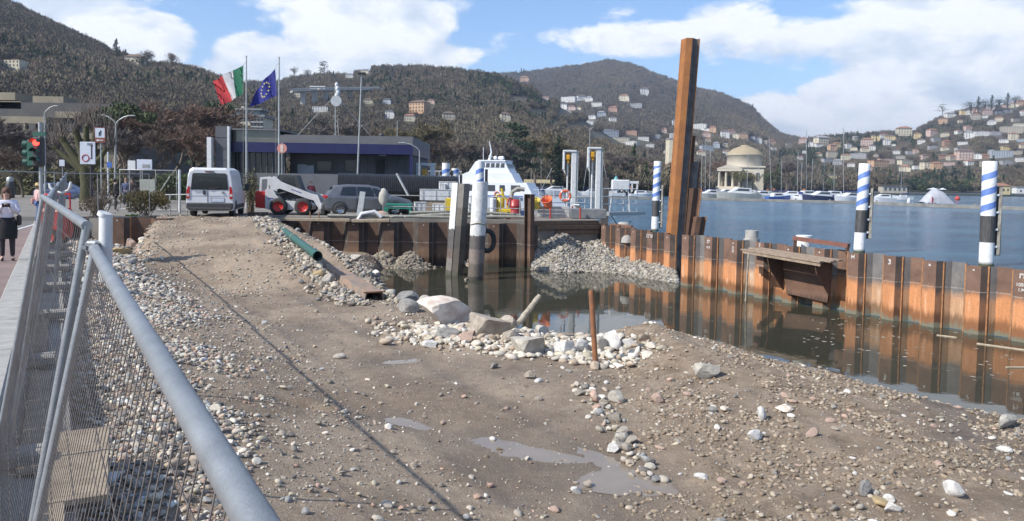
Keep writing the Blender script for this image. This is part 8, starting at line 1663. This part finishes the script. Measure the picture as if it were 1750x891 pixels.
def boat(kind, lab, u, y_, L, rz, hm=None, mast=0, lean=0, flagc=None, cover=None, v=None):
    t = thing(kind, lab, 'boat', (at(u, y_), y_, 0.0), rz, 'boats moored across the harbour', 1.22 if kind == 'motorboat' else 1.12); D = L * .12 + .35; mb = MB(); hull(mb, L, L * .33, D); mb.build('hull', hm or HW, t)
    if kind == 'sailboat':
        mb = MB(); mb.box((-L * .02, 0, D + .25), (L * .34, L * .16, .5), bev=.1); mb.build('cabin', HW, t); MB().box((0, 0, D + .3), (L * .25, L * .165, .14)).build('window', WINM, t)
        m_ = MB(); m_.tube([(L * .08, 0, D), (L * .08 + lean * mast, 0, D + mast)], .085, 6); m_.build('mast', GAL2, t); MB().tube([(L * .07, 0, D + 1.1), (-L * .32, 0, D + 1.2)], .14, 7).build('boom', cover or CVR, t)
        for e in (.48, -.48): MB().tube([(L * e, 0, D), (L * .08 + lean * mast * .97, 0, D + mast * .97)], .018, 3).build('stay', GAL2, t)
    else:
        mb = MB(); c = [(-L * .30, D), (-L * .26, D + L * .13), (L * .02, D + L * .14), (L * .20, D + L * .04), (L * .26, D)]; w_ = L * .12
        mb.loft([[Vector((a, -w_, b)) for a, b in c], [Vector((a, w_, b)) for a, b in c]]); mb.build('cabin', HW, t)
        mb = MB(); c = [(-L * .22, D + L * .06), (-L * .22, D + L * .11), (L * .02, D + L * .115), (L * .10, D + L * .07)]; mb.loft([[Vector((a, -w_ - .02, b)) for a, b in c], [Vector((a, w_ + .02, b)) for a, b in c]]); mb.build('window', WINM, t)
        MB().tube([(-L * .46, -L * .1, D), (-L * .46, -L * .1, D + .5), (-L * .46, L * .1, D + .5), (-L * .46, L * .1, D)], .03, 5).build('rail', GAL2, t)
        if cover is not None: mb = MB(); mb.ball((-L * .3, 0, D + .1), 1.0, 10, 6, sq=(L * .2, L * .13, L * .09)); mb.build('cover', cover, t)
    if flagc: MB().box((-L * .48, 0, D + 1.6), (.7, .05, .45)).build('flag', flagc, t); MB().tube([(-L * .45, 0, D), (-L * .47, 0, D + 1.9)], .03, 4).build('flag_staff', GAL2, t)
    return t
OF = pm('flag_orange', (.55, .20, .08))
for (kd, lb, u, y_, L, rz, hm, mast, lean, fc, cv_) in [
    ('motorboat', 'grey hulled boat with a dark blue cover at the left end of the far row', 1215, 236, 8.5, 3.3, HG, 0, 0, None, CVR), ('motorboat', 'long pale grey covered boat below the temple', 1262, 232, 11.0, 3.2, HG, 0, 0, None, SK), ('motorboat', 'blue hulled small boat below the leaning mast', 1332, 228, 6.5, .25, HBL, 0, 0, OF, None), ('motorboat', 'white boat stern on with a tall windscreen between the blue boat and the navy one', 1365, 226, 5.5, 1.9, HW, 0, 0, None, None), ('motorboat', 'navy hulled cabin cruiser with a raised white wheelhouse', 1402, 222, 9.0, 3.3, HN, 0, 0, None, None), ('motorboat', 'white cabin cruiser just left of the striped pile with the fender', 1452, 222, 8.0, 3.4, HW, 0, 0, None, None), ('motorboat', 'white sharp nosed boat ahead of the navy cruiser', 1436, 225, 6.0, 3.5, HG, 0, 0, None, None), ('motorboat', 'grey boat behind the long covered one', 1300, 245, 8.0, 3.3, HW, 0, 0, OF, None), ('motorboat', 'low white boat right of the tall rusty pile group', 1204, 250, 6, 3.2, HW, 0, 0, None, CVR),
    ('sailboat', 'sailboat with three stays left of the temple', 1203, 262, 9, 3.0, HW, 15.5, .0, None, None), ('sailboat', 'sailboat with a mast right beside the first one left of the temple', 1210, 268, 9, 3.0, HW, 16, .02, None, None), ('sailboat', 'sailboat with a slim mast in front of the temple trees', 1281, 262, 8, 3.1, HW, 12.5, .0, None, None), ('sailboat', 'sailboat with a leaning mast and an orange pennant right of the temple', 1324, 262, 10, 3.0, HG, 17.5, .07, None, None), ('sailboat', 'sailboat with a short mast right of the leaning one', 1367, 268, 8, 3.1, HN, 13.5, .01, None, None), ('sailboat', 'sailboat with the shortest mast of the right group', 1373, 266, 7, 3.1, HW, 10.5, .0, None, None), ('sailboat', 'sailboat with the tallest mast left of the lakeside villa', 1384, 270, 11, 3.0, HN, 20, .03, None, None), ('sailboat', 'sailboat with a blue mast cover beside the tallest mast', 1391, 280, 8, 3.0, HW, 12, -.01, None, None), ('sailboat', 'long white sailboat with a tall mast left of the fender pile', 1448, 262, 11, 3.14, HW, 20.5, .04, None, CVR),
    ('motorboat', 'white cabin boat seen between the dark beam and the life ring', 946, 250, 9.5, 3.3, HW, 0, 0, None, None), ('motorboat', 'white boat with a blue hull stripe right of the ferry', 905, 245, 8.5, 3.2, HW, 0, 0, None, CVR), ('motorboat', 'white motorboat with an orange flag right of the white cabinet', 1098, 240, 6.5, .1, HW, 0, 0, OF, None), ('motorboat', 'pale boat behind the hoist towers', 1010, 245, 7, 3.2, HW, 0, 0, OF, None), ('sailboat', 'sailboat mast leaning right above the hoist railing', 880, 235, 7, 3.2, HW, 12, .16, None, None), ('sailboat', 'sailboat with an upright mast left of the life ring', 929, 258, 8, 3.1, HW, 14, .02, None, None), ('sailboat', 'sailboat with a short mast behind the buckets', 911, 262, 7, 3.1, HN, 9.5, .0, None, None), ('sailboat', 'sailboat with a slanting mast right of the right hoist tower', 1046, 252, 8, 3.1, HW, 13, .22, None, None), ('sailboat', 'sailboat with a slanting mast behind the left hoist tower', 1000, 250, 7, 3.1, HW, 10, -.12, None, None), ('sailboat', 'sailboat with a fine mast right of the two park kiosks', 1030, 256, 7, 3.1, HW, 12, .16, None, None), ('sailboat', 'sailboat with a tiny mast near the lower right shore house', 1544, 300, 7, 3.1, HW, 11, .02, None, None), ('motorboat', 'flat low white boat right of the fender pile', 1508, 235, 7, 3.14, HW, 0, 0, None, None), ('motorboat', 'white boat left of the striped pile beyond the corner wall', 1105, 250, 6, 3.3, HW, 0, 0, None, None)
    , ('motorboat', 'white boat in the second row below the temple dome', 1240, 262, 9, 3.3, HW, 0, 0, None, None), ('motorboat', 'small white boat in the second row under the leaning mast', 1312, 262, 8, .2, HW, 0, 0, None, None), ('motorboat', 'white boat in the second row left of the navy cruiser', 1350, 258, 8, 3.0, HW, 0, 0, OF, None), ('motorboat', 'grey boat in the second row behind the navy cruiser', 1386, 262, 9, .1, HG, 0, 0, None, CVR), ('motorboat', 'navy boat in the second row by the lakeside villa', 1422, 262, 9, 3.2, HN, 0, 0, None, None), ('motorboat', 'white boat in the second row behind the fender pile', 1475, 258, 8, 3.0, HW, 0, 0, None, None), ('sailboat', 'sailboat with a thin mast left of the leaning mast', 1300, 275, 9, 3.1, HW, 9, 0, None, None), ('sailboat', 'sailboat between the temple trees and the leaning mast', 1340, 278, 9, 3.1, HW, 11, .02, None, None), ('sailboat', 'sailboat with a thin mast in front of the lakeside villa', 1412, 275, 9, 3.1, HN, 11, .0, None, None), ('sailboat', 'sailboat with a thin mast right of the lakeside villa', 1430, 280, 9, 3.1, HW, 13, .01, None, None), ('sailboat', 'sailboat masted high at the left of the temple podium', 1217, 272, 9, 3.0, HW, 14, .0, None, None)]:
    boat(kd, lb, u, y_, L, rz, hm, mast, lean, fc, cv_)
PON = pm('pontoon_concrete', (.24, .235, .215), (.16, .155, .14), .5, .9)
for (u0, y0, u1, y1, w_, lb) in [(1196, 228, 1480, 212, 2.2, 'floating pontoon in front of the far row of boats'), (1500, 205, 1600, 185, 2.0, 'narrow pontoon joining the boats to the breakwater'), (1590, 186, 1850, 162, 3.4, 'low concrete breakwater at the right edge'), (890, 232, 1120, 226, 2.0, 'floating pontoon behind the hoist towers')]:
    a = Vector((at(u0, y0), y0, .25)); b = Vector((at(u1, y1), y1, .25)); t = thing('pontoon', lb, 'pontoon', a); mb = MB(); mb.bar(Vector((0, 0, 0)), b - a, w_, .9, bev=.05); mb.build('deck', PON, t)
    n = int((b - a).length / 8)
    for i in range(n + 1): q = (b - a) * i / max(1, n); MB().box(q + Vector((0, 0, .6)), (.4, .4, .5), bev=.05).build('bollard', PON, t)
t = thing('boat_cover', 'domed grey tarpaulin shelter on the breakwater between the striped piles', 'shelter'); y_ = 196; t.location = (at(1602, y_), y_, .7); mb = MB(); L_ = 50 * y_ / F / 2; H_ = 24 * y_ / F
mb.loft([[Vector((x, L_ * .5 * math.cos(a), h * math.sin(a))) for a in [i * math.pi / 8 for i in range(9)]] for x, h in ((-L_, H_ * .1), (-L_ * .7, H_ * .6), (-L_ * .35, H_ * .98), (0, H_), (L_ * .4, H_ * .85), (L_ * .8, H_ * .4), (L_, H_ * .05))], closed=False, cap=False, sm=True); mb.build('tarpaulin', pm('tarp_grey', (.42, .43, .46), (.34, .35, .38), 1, .8), t); MB().box((-L_ * .55, -L_ * .5, .9), (.2, .15, 1.6)).build('red_stripe', SR, t)
t = thing('buoy', 'small white buoy marker left of the grey tarpaulin', 'buoy', (at(1555, 196), 196, .5)); MB().lathe([(.3, 0), (.42, .5), (.3, 1.2), (.1, 1.4)], n=12).build('float', HW, t)
t = thing('buoy', 'red buoy in the water right of the grey tarpaulin', 'buoy', (at(1638, 320), 320, 0)); MB().ball((0, 0, .7), 1.0, 12, 8).build('float', pm('buoy_red', (.5, .06, .05)), t); MB().tube([(0, 0, 1.5), (0, 0, 2.3)], .12, 6).build('stem', SR, t)
for k, (u, lb) in enumerate([(1596, 'left white parasol on the far shore above the tarpaulin'), (1612, 'right white parasol on the far shore above the tarpaulin')]):
    t = thing('parasol', lb, 'parasol', (at(u, 520), 520, 1.6)); mb = MB(); mb.lathe([(4.2 if k == 0 else 2.6, 3.0), (.2, 4.2)], n=10); mb.build('canopy', HW, t); MB().tube([(0, 0, 0), (0, 0, 3.9)], .1, 6).build('pole', GAL2, t)
# far promenade wall with moored dots
mb = MB(); mb.bar((at(1480, 560), 560, 1.9), (at(1900, 640), 640, 1.9), 1.0, 1.3); tag(mb.build('promenade_wall', PON), 'pale promenade wall running along the far shore at the right', 'wall')
# white ferry
t = thing('ferry', 'white passenger ferry with a raised wheelhouse moored behind the quay', 'ferry'); y_ = 112; k = y_ / F; t.location = (at(838, y_), y_, 0); t.scale = (1.14, 1, 1); t.rotation_euler = (0, 0, -.30); zq = 0
FW = pm('ferry_white', (.72, .73, .76), (.66, .67, .70), .5, .35)
mb = MB(); hull(mb, 20, 5.0, 1.9, .2, 14); mb.build('hull', FW, t)
def fbx(nm, pts, w0, mat, par=t): mb = MB(); mb.loft([[Vector((a, -w0, b)) for a, b in pts], [Vector((a, w0, b)) for a, b in pts]]); return mb.build(nm, mat, par)
fbx('saloon', [(-9, 1.9), (-8.8, 4.1), (5.4, 4.2), (6.4, 2.1)], 2.2, FW); fbx('upper_deck', [(-8.0, 4.1), (-7.6, 4.9), (-3.4, 5.2), (-2.6, 5.6), (3.3, 5.6), (4.0, 4.1)], 1.9, FW)
fbx('wheelhouse', [(-2.6, 5.4), (-1.5, 7.2), (2.4, 7.2), (3.2, 5.4)], 1.7, FW); fbx('wheelhouse_roof', [(-1.2, 7.2), (-1.2, 7.4), (2.5, 7.4), (2.5, 7.2)], 1.85, FW)
for i in range(5): x_ = -.7 + i * .66; fbx('window', [(x_ - .1, 6.3), (x_, 6.95), (x_ + .46, 6.95), (x_ + .42, 6.3)], 1.72, WINM)
mb = MB(); [mb.add([(3.0 + .0, y0, 6.3), (3.0, y0 + .7, 6.3), (2.62, y0 + .7, 6.95), (2.62, y0, 6.95)], [(0, 1, 2, 3)]) for y0 in (-1.5, -.35, .8)]; mb.build('front_window', WINM, t)
for k in range(9): MB().tube([(-8.2 + k * .6, -1.95, 4.9), (-8.2 + k * .6, -1.95, 5.7)], .03, 4).build('rail_post', FW, t)
MB().tube([(-8.2, -1.95, 5.7), (-3.3, -1.95, 5.7)], .035, 5).build('rail', FW, t); MB().box((-1.4, -2.21, 2.25), (14.6, .04, .16)).build('hull_stripe', pm('stripe_blue', (.08, .14, .4)), t)
for (x0, x1) in ((-8.3, -7.6), (-7.3, -6.6), (-6.3, -5.5), (-4.4, -3.8), (-3.4, -2.8), (-2.2, -1.4), (-.4, 1.3), (1.9, 2.6), (3.4, 4.6)): fbx('window', [(x0, 2.9), (x0, 3.8), (x1, 3.8), (x1 + .05, 2.9)], 2.22, WINM)
mb = MB(); mb.tube([(-.2, 0, 7.3), (.1, 0, 8.6), (-.2, 0, 10.2)], [.22, .1, .04], 7); mb.tube([(-1.0, 0, 7.3), (-1.0, 0, 9.3)], .04, 5); mb.tube([(.0, -.9, 8.0), (0, .9, 8.0)], .05, 5); mb.build('mast', FW, t)
for (x_, y0) in ((1.2, .3), (1.7, -.4), (.9, -.8)): MB().ball((x_, y0, 7.75), .28, 8, 6).build('radar_dome', FW, t)
mb = MB(); mb.tube([(1.6 + .32 * math.cos(a), -2.28, 2.4 + .45 * math.sin(a)) for a in [i * math.pi / 8 for i in range(17)]], .07, 6, cap=False); mb.build('life_ring', MATS['ring_orange'], t)
mb = MB(); pts = [(5 + i * .9, -1.9 + i * .28, 2.15 + .05 * i) for i in range(6)]
for p in pts: mb.tube([p, (p[0], p[1], p[2] + 1.0)], .03, 5)
mb.tube([(p[0], p[1], p[2] + 1.0) for p in pts], .03, 5); mb.build('bow_rail', FW, t); MB().tube([(6.4, 0, 2.2), (8.2, 0, 6.4)], .04, 5).build('bow_staff', GAL2, t)
# striped piles beyond the black pipe, small machines on the quay rear
for (u, vt, y_, lb) in [(762, 279, 62, 'small striped pile above the end of the black pipe'), (778, 288, 66, 'small striped pile right of the first one above the black pipe'), (820, 276, 58, 'small striped pile showing above the round white post')]:
    t = thing('striped_pile', lb, 'mooring post', (at(u, y_), y_, 0), group='blue and white striped mooring piles'); H_ = zt(u, vt, y_); MB().tube([(0, 0, -1), (0, 0, H_ * .6), (0, 0, H_)], .32, 18).build('pile', MATS.get('stripes_small') or MATS.setdefault('stripes_small', stripemat('stripes_small', 5.6, 3.0, .84)), t); MB().box((.5, .05, H_ * .62), (.22, .22, H_ * .55)).build('fender_beam', MATS['fender_wood'], t)
t = thing('hoist_tower', 'small distant white hoist tower at the right corner of the office', 'hoist', (at(727, 66), 66, 2.28)); H_ = zt(727, 279, 66) - 2.28; MB().box((.6, 0, H_ / 2), (.4, .4, H_)).build('column', STW, t); MB().box((-.6, 0, H_ / 2), (.4, .4, H_)).build('column', STW, t); MB().box((0, 0, H_ - .1), (1.7, .5, .2)).build('head', STW, t); MB().box((-.05, -.2, H_ - .9), (.4, .3, .8)).build('hook_block', MATS['hook_yellow'], t)
t = thing('timber_post', 'dark wooden fender post behind the right hoist tower', 'post', (at(1034, 60), 60, 0)); H_ = zt(1034, 304, 60); MB().box((0, 0, H_ / 2), (.6, .5, H_)).build('post', MATS['fender_wood'], t); MB().box((-.36, -.1, H_ * .75), (.12, .4, H_ * .4)).build('rubbing_strip', MATS['strip_cream'], t)

# ================================================================== HAZE
hz_ = bpy.data.materials.new('haze_air'); hz_.use_nodes = True; n_ = NT(hz_.node_tree); n_.n.clear(); pv = n_.node('ShaderNodeVolumePrincipled', {'Color': (.72, .82, 1.0, 1), 'Density': .00016, 'Anisotropy': .3}); n_.l.new(pv.outputs[0], n_.node('ShaderNodeOutputMaterial').inputs['Volume'])
mb = MB(); mb.box((600, 1500, 223), (9400, 9000, 454)); hz = mb.build('haze', hz_); stuff(hz)
